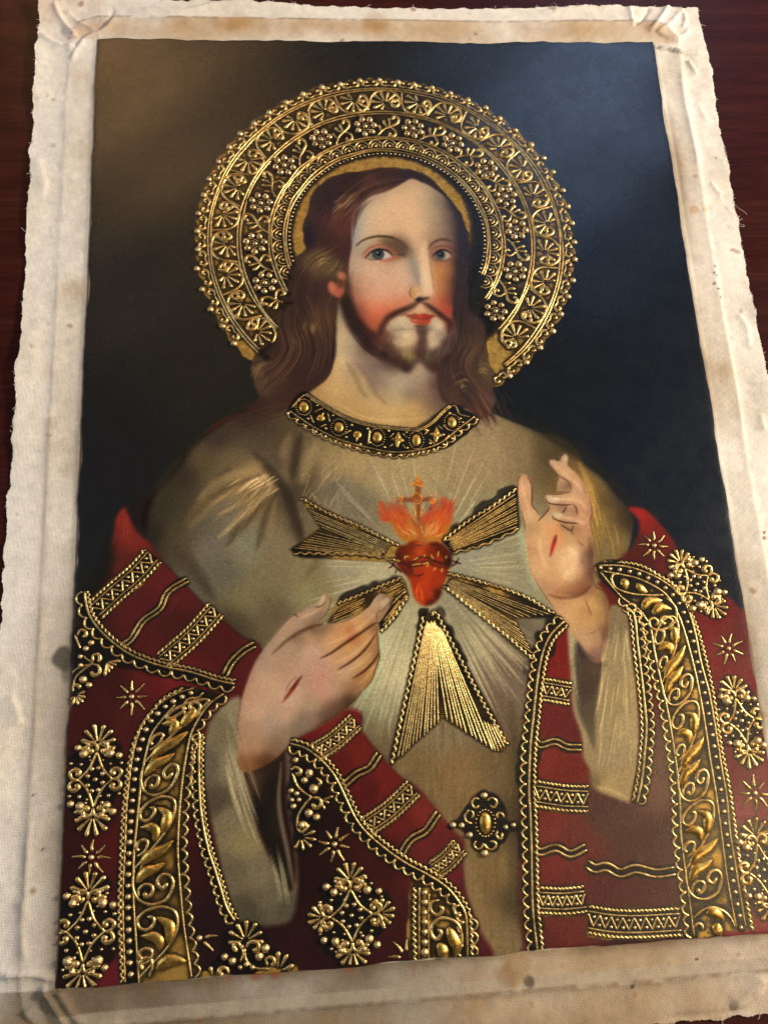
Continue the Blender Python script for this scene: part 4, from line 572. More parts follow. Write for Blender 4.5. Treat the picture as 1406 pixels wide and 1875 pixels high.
class Frame:     # a motif's own axes on the canvas: x across, y along, in photo pixels
    def __init__(s, o, ang, sx=1, sy=None): s.o = np.asarray(o, float).ravel()[:2]; s.a = ang; s.sx = sx*K; s.sy = (sx if sy is None else sy)*K
    def __call__(s, *pts):
        p = np.array(pts, float); x, y = p[:, 0]*s.sx, p[:, 1]*s.sy; ca, sa = math.cos(s.a), math.sin(s.a)
        return s.o+np.c_[x*ca-y*sa, x*sa+y*ca]
def spiral(cx, cy, r0, a0, turns, r1=.25, n=14):
    q = np.linspace(0, 1, n); a = a0+turns*2*np.pi*q; r = r0*(1+(r1-1)*q)
    return [(cx+r[i]*math.cos(a[i]), cy+r[i]*math.sin(a[i])) for i in range(n)]
def palmette(rl, fr, n=7, spread=200, L=22, w=2.9, base=5, up_=-90, dark=1.0):
    for i in range(n):
        a = math.radians(up_+(i/(n-1)-.5)*spread); l = L*(1-.12*abs(i/(n-1)-.5)*2)*random.uniform(.92, 1.05); x, y = math.cos(a), math.sin(a)
        tube(rl, fr((x*base, y*base), (x*(base+l)*.6+.4, y*(base+l)*.6), (x*(base+l-w*.3), y*(base+l-w*.3))), .9, w*random.uniform(.9, 1.1), bulge=True, spl=False, flat=.85, ds=1.6, dark=dark, lump=.05)
def scroll(rl, fr, cx, cy, r, a0, turns, w=1.7, we=3.4, dark=1.0):
    tube(rl, fr(*spiral(cx, cy, r, a0, turns)), w, we, ds=1.8, dark=dark, lump=.06)
def offset(P, d): return P+normals(P)*d*K
def wavy(rl, P, off=0, amp=2.0, wl=10, r=1.5, dark=1.0):
    P = resample(spline(P, 8) if len(P) > 2 else P, ds=wl*K/7); s = arclen(P)/K
    tube(rl, P+normals(P)*((off+amp*np.sin(2*np.pi*s/wl+.6*np.sin(s/37)))*K)[:, None], r, ds=wl/7, spl=False, dark=dark)
def scallops(rl, P, off=4, depth=9, wl=17, r=1.5, dark=1.0):
    P = resample(spline(P, 8) if len(P) > 2 else P, ds=1.6*K); s = arclen(P)/K; n = max(1, int(round(s[-1]/wl))); wl = s[-1]/n
    h = np.sqrt(np.abs(np.sin(np.pi*s/wl)))
    tube(rl, P+normals(P)*((off+np.sign(depth)*(abs(depth)*h))*K)[:, None], r, ds=1.6, spl=False, dark=dark)
def line(rl, P, r=1.5, off=0, dark=1.0):
    P = resample(spline(P, 8) if len(P) > 2 else P, ds=3*K); tube(rl, offset(P, off) if off else P, r, spl=False, dark=dark)
MOTIFS = []          # (name, relief, parent key, material)
BEADS = []           # (parent key, centre, radius)
def motif(name, parent, mat='gold'):
    r = Relief(); MOTIFS.append((name, r, parent, mat)); return r
def newpart(name, mat='gold'):
    """a part of the painting made of relief only"""
    key = 'part%d' % len(MOTIFS); r = Relief(); MOTIFS.append((name, r, None, mat)); r.key = key; KEYS[key] = r; return r, key
KEYS = {}
def beadrow(parent, P, n=None, gap=None, r=4.0, j=.08):
    P = spline(P, 8) if len(P) > 2 else np.asarray(P); L = arclen(P)[-1]/K; n = n or int(round(L/gap))+1
    for q in resample(P, n=n): BEADS.append((parent, q+rng.normal(0, .35*K, 2), r*random.uniform(1-j, 1+j)))
def ground(P, col=BLK, gild=0.0, soft=1.2, label=None, rough=.5, smooth=True, op=.95, cut=.5):
    hands = np.isin(LAB, HANDS); keep, kg = IMG[hands].copy(), GILD[hands].copy(); kl = LAB[hands].copy()
    fill(P, col, soft, op, label=label, gild=gild, smooth=smooth, rough=rough, cut=cut); IMG[hands] = keep; GILD[hands] = kg; LAB[hands] = kl
HANDS = [k for k, (n_, p_) in LABELS.items() if n_ in ('hand', 'fingernail', 'wound')]
def band_outline(Pa, Pb): return list(map(tuple, Pa))+list(map(tuple, Pb[::-1]))

# ---------------------------------------------------------------- halo
hair_side = LAB != L_HALO
def hclip(P):      # keep the piece of a halo curve that lies on the halo ground
    g = np.c_[P[:, 0]*GU, P[:, 1]*GV].astype(int); return (LAB[np.clip(g[:, 1], 0, NV-1), np.clip(g[:, 0], 0, NU-1)] == L_HALO)
hp = [('halo', L_HALO)]
pxa = lambda x, y: math.atan2(*(up((x, y))[0]-[HCU, HCV])[::-1])
def harc(a, b, r, n=160): return ring(r, np.linspace(a, b, n))
A0, A1 = math.radians(131), math.radians(411)     # the ring runs from lower left over the top to lower right
for r_, a0, a1 in ((.2975, 133, 413), (.2930, 133, 413), (.2490, 139, 405), (.2445, 139, 405), (.1980, 148, 397), (.1935, 148, 397), (.1735, 161, 385), (.1690, 161, 385)):
    rl = motif('border_line', L_HALO); P = harc(math.radians(a0), math.radians(a1), r_, 300)
    P = P+(P-[HCU, HCV])/r_*(np.interp(np.arange(300), np.arange(0, 310, 10), rng.normal(0, .0006, 31)))[:, None]
    tube(rl, P, 1.55, spl=False, ds=3)
HB = [(694, 147), (658, 148), (622, 155), (588, 160), (553, 173), (522, 188), (490.5, 206.5), (463, 227), (437, 246), (417, 271), (397, 298), (380, 330.5), (370, 360.5), (360, 394), (358, 426.5), (359, 460), (357, 495), (366, 533), (382, 570), (404, 601), (425, 633)]
HB2 = [(728, 151), (758, 155), (791, 161), (825, 171), (857, 184), (890, 198), (916, 218), (944.6, 240), (973.5, 267), (996.5, 291.6), (1014, 317), (1032, 351), (1041, 381), (1048.6, 412), (1053, 447), (1054, 479), (1050, 518), (1041.6, 548), (1028, 580.5), (1013, 612), (990, 642), (965, 669), (934, 694)]
HBS = [np.array([HCU, HCV])+(up(p)[0]-[HCU, HCV])*.988 for p in HB[::-1]+HB2]
for p in HBS: BEADS.append((L_HALO, p, random.uniform(5.6, 6.6)))
ang = [math.atan2(p[1]-HCV, p[0]-HCU) for p in HBS]; ang = [a if a > math.radians(100) else a+2*math.pi for a in ang]; ang = sorted(a if a < math.radians(430) else a-2*math.pi for a in ang)
for a, b in zip(ang[:-1]+[ang[-1]], ang[1:]+[ang[-1]+.09]):       # paired volutes between the outer beads
    if b-a < .04 or b-a > .2: continue
    m = (a+b)/2; o = ring(.3075, np.array([m]))[0]; fr = Frame(o, m+math.pi/2, 1.15, 1.15); rl = motif('scroll', L_HALO); w = (b-a)*.305/K/2/1.15
    scroll(rl, fr, -w*.45, -1.0, 6.2, math.radians(70), .85, 1.5, 2.6); scroll(rl, fr, w*.45, -1.0, 6.2, math.radians(110), -.85, 1.5, 2.6)
    tube(rl, fr((-w*.95, -2), (-w*.6, 6), (0, 4), (w*.6, 6), (w*.95, -2)), 1.3)
# palmette ring: a running stem with a fan on every turn, facing in and out by turns
npal = 23; a_s = np.linspace(math.radians(136), math.radians(408), npal+1)
for i in range(npal):
    m = (a_s[i]+a_s[i+1])/2; sgn = 1 if i % 2 else -1; half = (a_s[1]-a_s[0])/2; r0 = .2710; w = half*r0/K
    fr = Frame(ring(r0, np.array([m]))[0], m+math.pi/2, 1, sgn); rl = motif('palmette', L_HALO)
    fp = lambda x, y, fr=fr: fr((x, y))[0]
    jx, jy, ja = random.uniform(-2, 2), random.uniform(-1.5, 1.5), random.uniform(-10, 10); nn_ = 8
    for k in range(nn_):
        q = math.radians(-118+ja+(k/(nn_-1)-.5)*225); l = 30*random.uniform(.92, 1.06); x, y = math.cos(q), math.sin(q); bx, by = w*.10+jx, 5.5+jy
        l = min(l, (23.0+by)/max(-y, .01) if y < -.2 else 99, (22-by)/max(y, .01) if y > .2 else 99)
        tube(rl, fr((bx+x*4.5, by+y*4.5), (bx+x*l*.6, by+y*l*.6), (bx+x*(l-1), by+y*(l-1))), 1.0, 4.3*random.uniform(.88, 1.1), bulge=True, spl=False, flat=.85, ds=1.6, lump=.05)
    st = [(-w*1.08, 24), (-w*.98, 8), (-w*.86, -8), (-w*.55, -20), (-w*.05, -24.5), (w*.50, -22), (w*.86, -10), (w*.88, 6), (w*.62, 14), (w*.40, 6), (w*.54, -2), (w*.64, 4)]
    rs = motif('scroll', L_HALO); tube(rs, fr(*st), 1.8, 3.5, ds=2.2)
# flower ring
nfl = 15; fa = [pxa(*p) for p in c(Cc, (535, 520)) + c(A, (475, 1180), (510, 905), (665, 645), (915, 465), (1215, 380)) + c(B, (205, 395), (480, 490), (715, 660), (850, 855), (910, 1085)) + c(D, (605, 450), (465, 715))]
fa = sorted(a if a > math.radians(100) else a+2*math.pi for a in fa)
for i, m in enumerate(fa):
    o = ring(.2205, np.array([m]))[0]; fr = Frame(o, m+math.pi/2); rl = motif('flower', L_HALO, 'bead'); n = 7; ph = random.uniform(0, 1)
    for k in range(n):
        q = 2*math.pi*(k+ph)/n; bead(rl, fr((math.cos(q)*17.6, math.sin(q)*17.6))[0], random.uniform(5.9, 7.2))
    bead(rl, fr((0, 0))[0], 4.9)
    for k in range(12): q = 2*math.pi*k/12; bead(rl, fr((math.cos(q)*8.2, math.sin(q)*8.2))[0], 1.1, dark=0)
    ro = 26*K; P = topx(np.c_[o[0]+ro*np.cos(th), o[1]+.93*ro*np.sin(th)]); fill(P, BLK, 1.5, .9, gild=0, smooth=False, rough=.7)
for a, b in zip([fa[0]-(fa[1]-fa[0])]+fa, fa+[fa[-1]+(fa[-1]-fa[-2])]):
    m = (a+b)/2
    if m < math.radians(140) or m > math.radians(400): continue
    fr = Frame(ring(.2205, np.array([m]))[0], m+math.pi/2+random.uniform(-.15, .15), 1.18); rl = motif('leaf_spray', L_HALO)
    tube(rl, fr((-18, 22), (-9, 9), (2, 2), (13, -6), (15, -16), (7, -19), (4, -12)), 1.5, 3.4)
    tube(rl, fr((2, 2), (12, 10), (11, 19), (3, 20), (3, 13)), 1.4, 3.4); tube(rl, fr((-2, 4), (-8, -3), (-11, -10)), 1, 4.2, bulge=True, spl=False); tube(rl, fr((0, 3), (0, -6), (-2, -15)), 1, 3.8, bulge=True, spl=False)
    tube(rl, fr((-12, 14), (-15, 6), (-18, 0)), 1, 3.0, bulge=True, spl=False)
# scallop ring and its dots
nsc = 31; sa_ = np.linspace(math.radians(156), math.radians(392), nsc+1)
for i in range(nsc):
    m = (sa_[i]+sa_[i+1])/2; fr = Frame(ring(.1755, np.array([m]))[0], m+math.pi/2); rl = motif('scallop', L_HALO); w = (sa_[1]-sa_[0])*.1755/K/2
    tube(rl, fr((-w, -1), (-w*.95, -10), (-w*.5, -17), (0, -19), (w*.5, -17), (w*.95, -10), (w, -1)), 1.35); tube(rl, fr((-w*.62, -2), (-w*.5, -9), (0, -12.5), (w*.5, -9), (w*.62, -2)), 1.2); bead(rl, fr((0, -4.5))[0], 3.0)
rl = motif('dot_row', L_HALO, 'bead')
for a in np.linspace(math.radians(163), math.radians(384), 84): bead(rl, ring(.1640, np.array([a]))[0], 2.1*random.uniform(.85, 1.1))

# ---------------------------------------------------------------- collar
L_COL = newlabel('collar')
OUT = c(CO, (205, 98), (330, 185), (480, 268), (620, 312), (780, 332), (930, 336), (1010, 292), (1090, 215), (1130, 190), (1175, 195), (1310, 255), (1312, 315), (1210, 395), (1110, 465), (960, 505), (790, 525), (650, 510), (500, 465), (350, 405), (200, 318), (92, 260), (90, 220), (150, 130))
ground(OUT, label=L_COL, soft=1.0)
ground(c(CO, (920, 330), (1010, 270), (1130, 185), (1170, 180), (1110, 250), (1010, 320)), op=.6)
fill(c(CO, (330, 400), (420, 430), (600, 490), (760, 520), (900, 520), (980, 505), (960, 475), (780, 500), (600, 470), (430, 410)), '#7a5a20', 1.2, .8, gild=.62, rough=1.0)
rl = motif('border_line', L_COL); TOPL = up(c(CO, (215, 112), (330, 190), (480, 272), (620, 316), (780, 336), (930, 342), (1020, 296), (1090, 225), (1135, 192))); line(rl, TOPL, 1.3, 0); line(rl, TOPL, 1.2, 3.0)
rl = motif('border_line', L_COL); BOT = up(c(CO, (108, 224), (180, 275), (260, 328), (420, 408), (600, 460), (780, 492), (960, 472), (1090, 422), (1190, 340), (1292, 262))); line(rl, BOT, 1.2); line(rl, up(c(CO, (1140, 195), (1170, 195), (1185, 225), (1200, 250), (1260, 265))), 1.2); line(rl, up(c(CO, (205, 120), (165, 150), (120, 205))), 1.1)
rl = motif('scallop_edge', L_COL); scallops(rl, BOT, 2, 9, 18, 1.25)
beadrow(L_COL, offset(resample(spline(BOT, 8), n=80), 6.2), n=20, r=3.0)
for i, (x, y, rx, ry) in enumerate([(197, 200, 9.5, 11), (422, 332, 9.5, 11.5), (668, 396, 9.2, 12), (918, 415, 8.8, 12.5), (1146, 300, 9.2, 12)]):
    rl = motif('jewel', L_COL, 'leafgold'); o = up(c(CO, (x, y)))[0]; bead(rl, o, ry*.95, .35, rx=rx/ry)
    rd = motif('dot_ring', L_COL); 
    for k in range(22): q = 2*math.pi*k/22; bead(rd, o+np.array([math.cos(q)*(rx+4.5), math.sin(q)*(ry+4.5)])*K, 1.05, dark=0)
for (x, y) in [(305, 272), (540, 380)]:
    rl = motif('jewel', L_COL, 'leafgold'); o = up(c(CO, (x, y)))[0]; bead(rl, o, 7.5, .4); tube(rl, up(c(CO, (x, y), (x+(20 if x < 400 else -5), y+(-40 if x < 400 else 45)))), 3.5, .8, spl=False)
for (x, y) in [(800, 412), (1046, 380)]:
    rl = motif('jewel', L_COL, 'leafgold'); o = (x, y)
    for a in range(4): tube(rl, up(c(CO, o, (x+math.cos(a*1.571+.1)*26, y+math.sin(a*1.571+.1)*30), (x+math.cos(a*1.571+.1)*44, y+math.sin(a*1.571+.1)*52))), 6.5, .7, spl=False, flat=.4)
rl = motif('dot_row', L_COL)
for (x, y) in [(283, 190), (225, 275), (385, 255), (505, 318), (338, 338), (470, 395), (605, 342), (740, 355), (715, 460), (860, 465), (855, 365), (905, 545-100), (1005, 435), (980, 350), (1090, 380), (1200, 275), (1130, 240), (1215, 300), (620, 430), (560, 440)]: bead(rl, up(c(CO, (x, y)))[0], 2.5)
for P in [((240, 150), (280, 175)), ((262, 235), (325, 205)), ((240, 250), (260, 300)), ((350, 235), (365, 295)), ((300, 330), (345, 310)), ((460, 375), (500, 350)), ((620, 345), (610, 440)), ((745, 400), (775, 370)), ((830, 370), (860, 400)), ((740, 460), (770, 440)), ((830, 440), (850, 470)), ((1000, 345), (970, 380)), ((1090, 315), (1120, 350)), ((1090, 425), (1130, 380)), ((1000, 410), (1035, 440)), ((1060, 320), (1085, 345)), ((1180, 350), (1150, 370))]: tube(rl, up(c(CO, *P)), 1.1, spl=False)

# ---------------------------------------------------------------- gilded rays round the heart
def ray(outline, ribs, waves, dens=1.0, blk=.5):
    L = newlabel('ray'); P = c(*outline) if isinstance(outline, tuple) else outline
    m = mask(P, .9, False)
    if m is None: return L
    mm, sl = m; keep = mm*(~np.isin(LAB[sl], HANDS+[L_HEART]))
    blkn = np.clip(blk+.6*N12[sl], 0, 1)[..., None]; gd = hexc('#6a4a1a'); bk = hexc(BLK); colr = gd*(1-blkn)+bk*blkn
    IMG[sl] = IMG[sl]*(1-keep[..., None])+colr*keep[..., None]; GILD[sl] = GILD[sl]*(1-keep)+keep*(.66*(1-blkn[..., 0])); LAB[sl][keep > .5] = L
    rl = motif('ribs', L, 'rib')
    for P in ribs: tube(rl, up(P), 1.0, 1.05, spl=len(P) > 2, ds=4, dark=.9)
    rl = motif('corded_edge', L)
    for P, wl in waves: wavy(rl, up(P), 0, 1.9, wl, 1.7)
    return L
def fan(o, a, b, e0, e1, n, jit=2):       # ribs from a-b to e0-e1
    a, b, e0, e1 = (np.array(c(o, p)[0]) for p in (a, b, e0, e1)); out = []
    for i in range(n):
        q = (i+.5)/n; p0 = a+(b-a)*q; p1 = e0+(e1-e0)*q+rng.normal(0, jit*.4, 2); out.append([tuple(p0+(p1-p0)*random.uniform(0, .04)), tuple(p1)])
    return out
ray(c(T1, (480, 312), (1270, 690), (1245, 838), (480, 800), (395, 735), (640, 560), (570, 450)), fan(T1, (1225, 700), (1180, 780), (545, 405), (650, 560), 7)+fan(T1, (1180, 740), (1140, 800), (620, 590), (425, 735), 8),
    [(c(T1, (490, 320), (700, 440), (950, 545), (1265, 705)), 10), (c(T1, (430, 765), (800, 772), (1000, 775), (1240, 822)), 16)], blk=.35)
ray(c(T2, (375, 525), (500, 420), (700, 290), (840, 195), (865, 215), (880, 440), (860, 475), (600, 580), (440, 622)), fan(T2, (400, 535), (440, 600), (850, 225), (868, 450), 12), [(c(T2, (385, 530), (540, 410), (700, 310), (855, 200)), 11), (c(T2, (440, 612), (640, 560), (870, 458)), 22)], blk=.45)
ground(c(T2, (420, 480), (560, 350), (700, 240), (840, 180), (850, 200), (700, 300), (540, 410)), soft=2.0, rough=1.0, op=.75)
ray(c(T2, (400, 730), (600, 790), (900, 880), (1105, 995), (1080, 1030), (840, 1030), (930, 1190), (975, 1265), (950, 1300), (700, 1080), (385, 820)), fan(T2, (420, 770), (400, 800), (1090, 1005), (845, 1025), 6)+fan(T2, (410, 800), (395, 830), (850, 1050), (960, 1260), 9),
    [(c(T2, (410, 740), (640, 800), (900, 885), (1095, 1000)), 10), (c(T2, (390, 820), (600, 990), (800, 1150), (960, 1290)), 10)], blk=.25)
_ray = ray(c(T3, (735, 160), (770, 140), (800, 150), (845, 120), (880, 180), (1000, 420), (1150, 700), (1290, 950), (1295, 1010), (1260, 1045), (1210, 1045), (1080, 960), (870, 830), (700, 990), (550, 1135), (530, 1080), (600, 800), (680, 450)),
    fan(T3, (770, 195), (830, 190), (575, 1100), (860, 850), 12)+fan(T3, (800, 190), (865, 240), (890, 830), (1210, 1040), 10), [(c(T3, (752, 175), (700, 420), (620, 780), (550, 1120)), 12), (c(T3, (800, 170), (830, 145), (870, 220), (980, 430), (1130, 720), (1240, 910), (1290, 1000)), 11)], blk=.7)
fill(c(T3, (1180, 960), (1240, 905), (1285, 945), (1292, 1010), (1260, 1045), (1210, 1042), (1150, 1000)), '#5a4018', 1.6, .9, gild=.50, rough=.9)
rl = motif('ribs', _ray)
for P in [((1120, 850), (1196, 1035)), ((1140, 840), (1215, 1038)), ((1160, 850), (1236, 1038)), ((1180, 860), (1256, 1030)), ((1195, 860), (1272, 1012)), ((1210, 870), (1282, 985))]: tube(rl, up(c(T3, *P)), 1.0, 1.05, spl=False, ds=4, dark=.9)
ground(c(T3, (715, 180), (760, 125), (850, 105), (900, 190), (1000, 400), (1030, 470), (960, 400), (870, 190), (830, 130), (770, 160), (720, 300), (660, 520)), soft=1.8, rough=1.0, op=.85)
ray(c(T1, (1290, 945), (1330, 1000), (1355, 1110), (1250, 1290), (1125, 1410), (1110, 1330), (900, 1260), (690, 1335), (740, 1240), (770, 1160), (1000, 1060)),
    [c(T1, *p) for p in (((790, 1220), (1005, 1125)), ((740, 1275), (980, 1165)), ((725, 1300), (960, 1190)), ((720, 1318), (900, 1255)), ((770, 1240), (1000, 1145)), ((1130, 1080), (1290, 1000)), ((1160, 1085), (1310, 1010)), ((1230, 1110), (1325, 1045)), ((1235, 1135), (1335, 1070)), ((1195, 1060), (1300, 1015)), ((1180, 1300), (1270, 1170)), ((1150, 1310), (1280, 1140)), ((1200, 1260), (1340, 1090)), ((1140, 1350), (1250, 1220)), ((1210, 1180), (1330, 1060)))],
    [(c(T1, (1285, 965), (1120, 1030), (980, 1090), (780, 1170)), 10), (c(T1, (1342, 1115), (1280, 1200), (1220, 1290), (1130, 1395)), 10)], blk=.45)
ground(c(T1, (760, 1170), (860, 1090), (1100, 985), (1290, 940), (1330, 985), (1290, 965), (1100, 1035), (880, 1120)), soft=2.0, rough=1.0, op=.8)

# ---------------------------------------------------------------- trims, bands and embroidery of the cloak
def trim(name, P, wave_off=-8, scal=(4, 11), wl=16, gild=.25, blk=BLK, two=False, wave_wl=9):
    L = newlabel(name); U = up(P); Q = resample(spline(U, 8), ds=4*K); a = offset(Q, wave_off-3 if wave_off < 0 else wave_off+3); b = offset(Q, (scal[0]+scal[1])*1.08 if scal[1] > 0 else (scal[0]+scal[1])*1.08)
    fill(topx(np.vstack([a, b[::-1]])), blk if gild < .4 else '#7d5a1f', 1.0, .95, label=L, gild=gild, smooth=False, rough=.6)
    rl = motif('cord', L); line(rl, U, 1.7)
    rl = motif('wavy_edge', L); wavy(rl, U, wave_off, 1.6, wave_wl, 1.5)
    rl = motif('scallop_edge', L); scallops(rl, U, scal[0], scal[1], wl, 1.5)
    return L
ground(c(S1, (100, 810), (160, 780), (190, 870), (260, 1040), (430, 1190), (640, 1300), (900, 1350), (1010, 1370), (1010, 1420), (700, 1410), (400, 1330), (230, 1230), (120, 960)), soft=1.6, rough=.8, op=.75)
trim('chest_trim', c(S1, (142, 795), (150, 870), (180, 970), (250, 1070), (370, 1180), (500, 1260), (700, 1330), (900, 1370))+c(S2, (1120, 335), (1250, 362)), -6, (4, 11), 21, .3)
trim('cloak_edge', c(S5, (115, 300), (215, 330), (300, 390), (380, 470), (440, 560), (500, 690), (560, 810), (640, 910), (770, 1020), (900, 1110), (1050, 1190), (1180, 1280))+c(S6, (1280, 450), (1305, 550), (1312, 785)), -7, (4, 11), 17, .3)
ground(c(S9, (300, 60), (370, 20), (440, 90), (400, 200), (330, 330), (260, 560), (230, 800), (200, 1100), (190, 1690), (90, 1690), (40, 1500), (50, 1200), (80, 900), (100, 500), (200, 200)), soft=3.0, rough=1.0, op=.85)
ground([(951, 1480), (978, 1480), (984, 1600), (994, 1750), (966, 1752), (955, 1640)], soft=2.4, rough=.8, op=.85)
trim('cloak_edge', c(S9, (425, 85), (320, 190), (260, 300), (220, 450), (190, 650), (165, 900), (140, 1150), (130, 1400), (129, 1600))+c(Z4, (178, 300), (185, 500), (190, 800), (215, 1042)), -9, (4, 11), 17, .12)
# double cords on the sleeve openings
trim('sleeve_trim', c(S7, (345, 735))+c(S9, (1030, 50), (1060, 300), (1090, 550), (1110, 750), (1128, 1000), (1110, 1250), (1090, 1450), (1050, 1645)), 8, (-3, -10), 15, .3, wave_wl=11)
trim('sleeve_trim', c(S4, (25, 230), (18, 400), (22, 600), (38, 780), (78, 980), (120, 1110), (160, 1240), (200, 1370), (255, 1462)), -5, (3, 9), 15, .15)
def zigzag(P, hw, n, wl=8, gild=.0, edge=.45):
    L = newlabel('zigzag_band'); U = up(P); Q = resample(spline(U, 8) if len(U) > 2 else U, ds=3*K); full = np.vstack([offset(Q, hw*1.12), offset(Q, -hw*1.12)[::-1]])
    fill(topx(full), BLK, .9, .97, label=L, gild=.05, smooth=False, rough=.7)
    fill(topx(np.vstack([offset(Q, hw*1.1), offset(Q, hw*.72)[::-1]])), '#7d5a1f', .8, .9, gild=.35+gild, smooth=False, rough=1); fill(topx(np.vstack([offset(Q, -hw*.72), offset(Q, -hw*1.1)[::-1]])), '#7d5a1f', .8, .5, gild=.35+gild, smooth=False, rough=1)
    rl = motif('wavy_edge', L); wavy(rl, U, hw*.92, 1.4, wl, 1.5); wavy(rl, U, -hw*.92, 1.4, wl, 1.5)
    rl = motif('border_line', L); line(rl, U, 1.2, hw*.58); line(rl, U, 1.2, -hw*.58)
    s = arclen(Q); zz = []; rl = motif('zigzag', L); rb = motif('beads', L, 'bead')
    for i in range(2*n+1):
        q = np.array([np.interp(i/(2*n)*s[-1], s, Q[:, 0]), np.interp(i/(2*n)*s[-1], s, Q[:, 1])]); k = min(len(Q)-1, int(i/(2*n)*(len(Q)-1))); N = normals(Q)[k]*K
        sg = 1 if i % 2 else -1; zz.append(q+N*sg*hw*.42); 
        if 0 < i < 2*n: bead(rb, q-N*sg*hw*.26, 2.9)
    tube(rl, np.array(zz), 1.35, spl=False, ds=2)
    return L
zigzag([(175, 1119), (214, 1083), (250, 1052), (281, 1018)], 19, 6, gild=.3); zigzag([(299, 1212), (352, 1166), (396.5, 1117)], 17.5, 6, gild=.1)
zigzag([(576, 1378), (612, 1356), (651, 1321)], 15, 5, 7); zigzag([(671, 1513), (714, 1483), (756, 1443)], 16, 5, 7, gild=.15); zigzag([(792, 1594), (818, 1575), (841, 1549)], 15, 4, 7)
zigzag([(990, 1262), (1014, 1266), (1042, 1271)], 19, 3, 7, gild=.1); zigzag([(977, 1453), (1030, 1461), (1075, 1463)], 21, 5, 7, gild=.1); zigzag([(984, 1648), (1030, 1650), (1070, 1646)], 20, 5, 7, gild=.15); zigzag([(1074, 1683), (1120, 1690), (1170, 1691), (1243, 1687)], 21, 8, 7, gild=.2)
def waves(P, gap=6.5, gild=0.0):
    L = newlabel('wave_stripe'); U = up(P); Q = resample(spline(U, 8), ds=3*K)
    fill(topx(np.vstack([offset(Q, gap*.5+4), offset(Q, -gap*.5-4)[::-1]])), BLK, 1.0, .9, label=L, gild=gild, smooth=False, rough=.9)
    rl = motif('wave_line', L); line(rl, U, 1.9, gap/2); rl = motif('wave_line', L); line(rl, U, 1.9, -gap/2)
waves([(224, 1184), (243, 1169), (263, 1138), (294, 1115), (309, 1085), (345, 1062)], 7, .1); waves(c(S2, (1180, 305), (1230, 210), (1310, 130), (1395, 80)), 8); waves(c(S5, (470, 590), (560, 510), (650, 465), (715, 370)), 8); waves(c(S5, (862, 1055), (930, 950), (1030, 890), (1115, 770)), 8, .2)
waves(c(S9, (185, 1110), (230, 1145), (350, 1115), (450, 1160), (575, 1165)), 8, .2); waves(c(Z4, (203, 505), (235, 520), (310, 498), (385, 530), (465, 495)), 9); waves(c(Z4, (468, 580), (510, 605), (570, 595), (640, 628), (720, 605), (820, 628), (918, 615)), 11, .2)
def star(p, r=29, n=8, a0=.3, skip=()):
    o = up(p)[0]; rl, key = newpart('star_motif'); fr = Frame(o, a0)
    for i in range(n):
        if i in skip: continue
        q = 2*math.pi*i/n; l = r*random.uniform(.86, 1.08); w = random.uniform(-2, 2); x, y = math.cos(q), math.sin(q)
        tube(rl, fr((x*9, y*9), (x*l*.55-y*w, y*l*.55+x*w), (x*l, y*l)), 2.9, .7, spl=False, ds=2, dark=.5)
    BEADS.append((key, o, 4.6)); return key
for p, a in (((242, 1276), .0), ((169.5, 1569), .1), ((612, 1545), .25), ((1195, 1000), .1), ((1330.5, 1188), .4), ((1377, 1452), .1)): star(p, 29, 8, a)
star((366, 1716), 30, 8, -.05, (2, 3, 4, 5, 6, 7)); star((743, 1752), 30, 8, .1, (0, 1, 2, 3, 7))
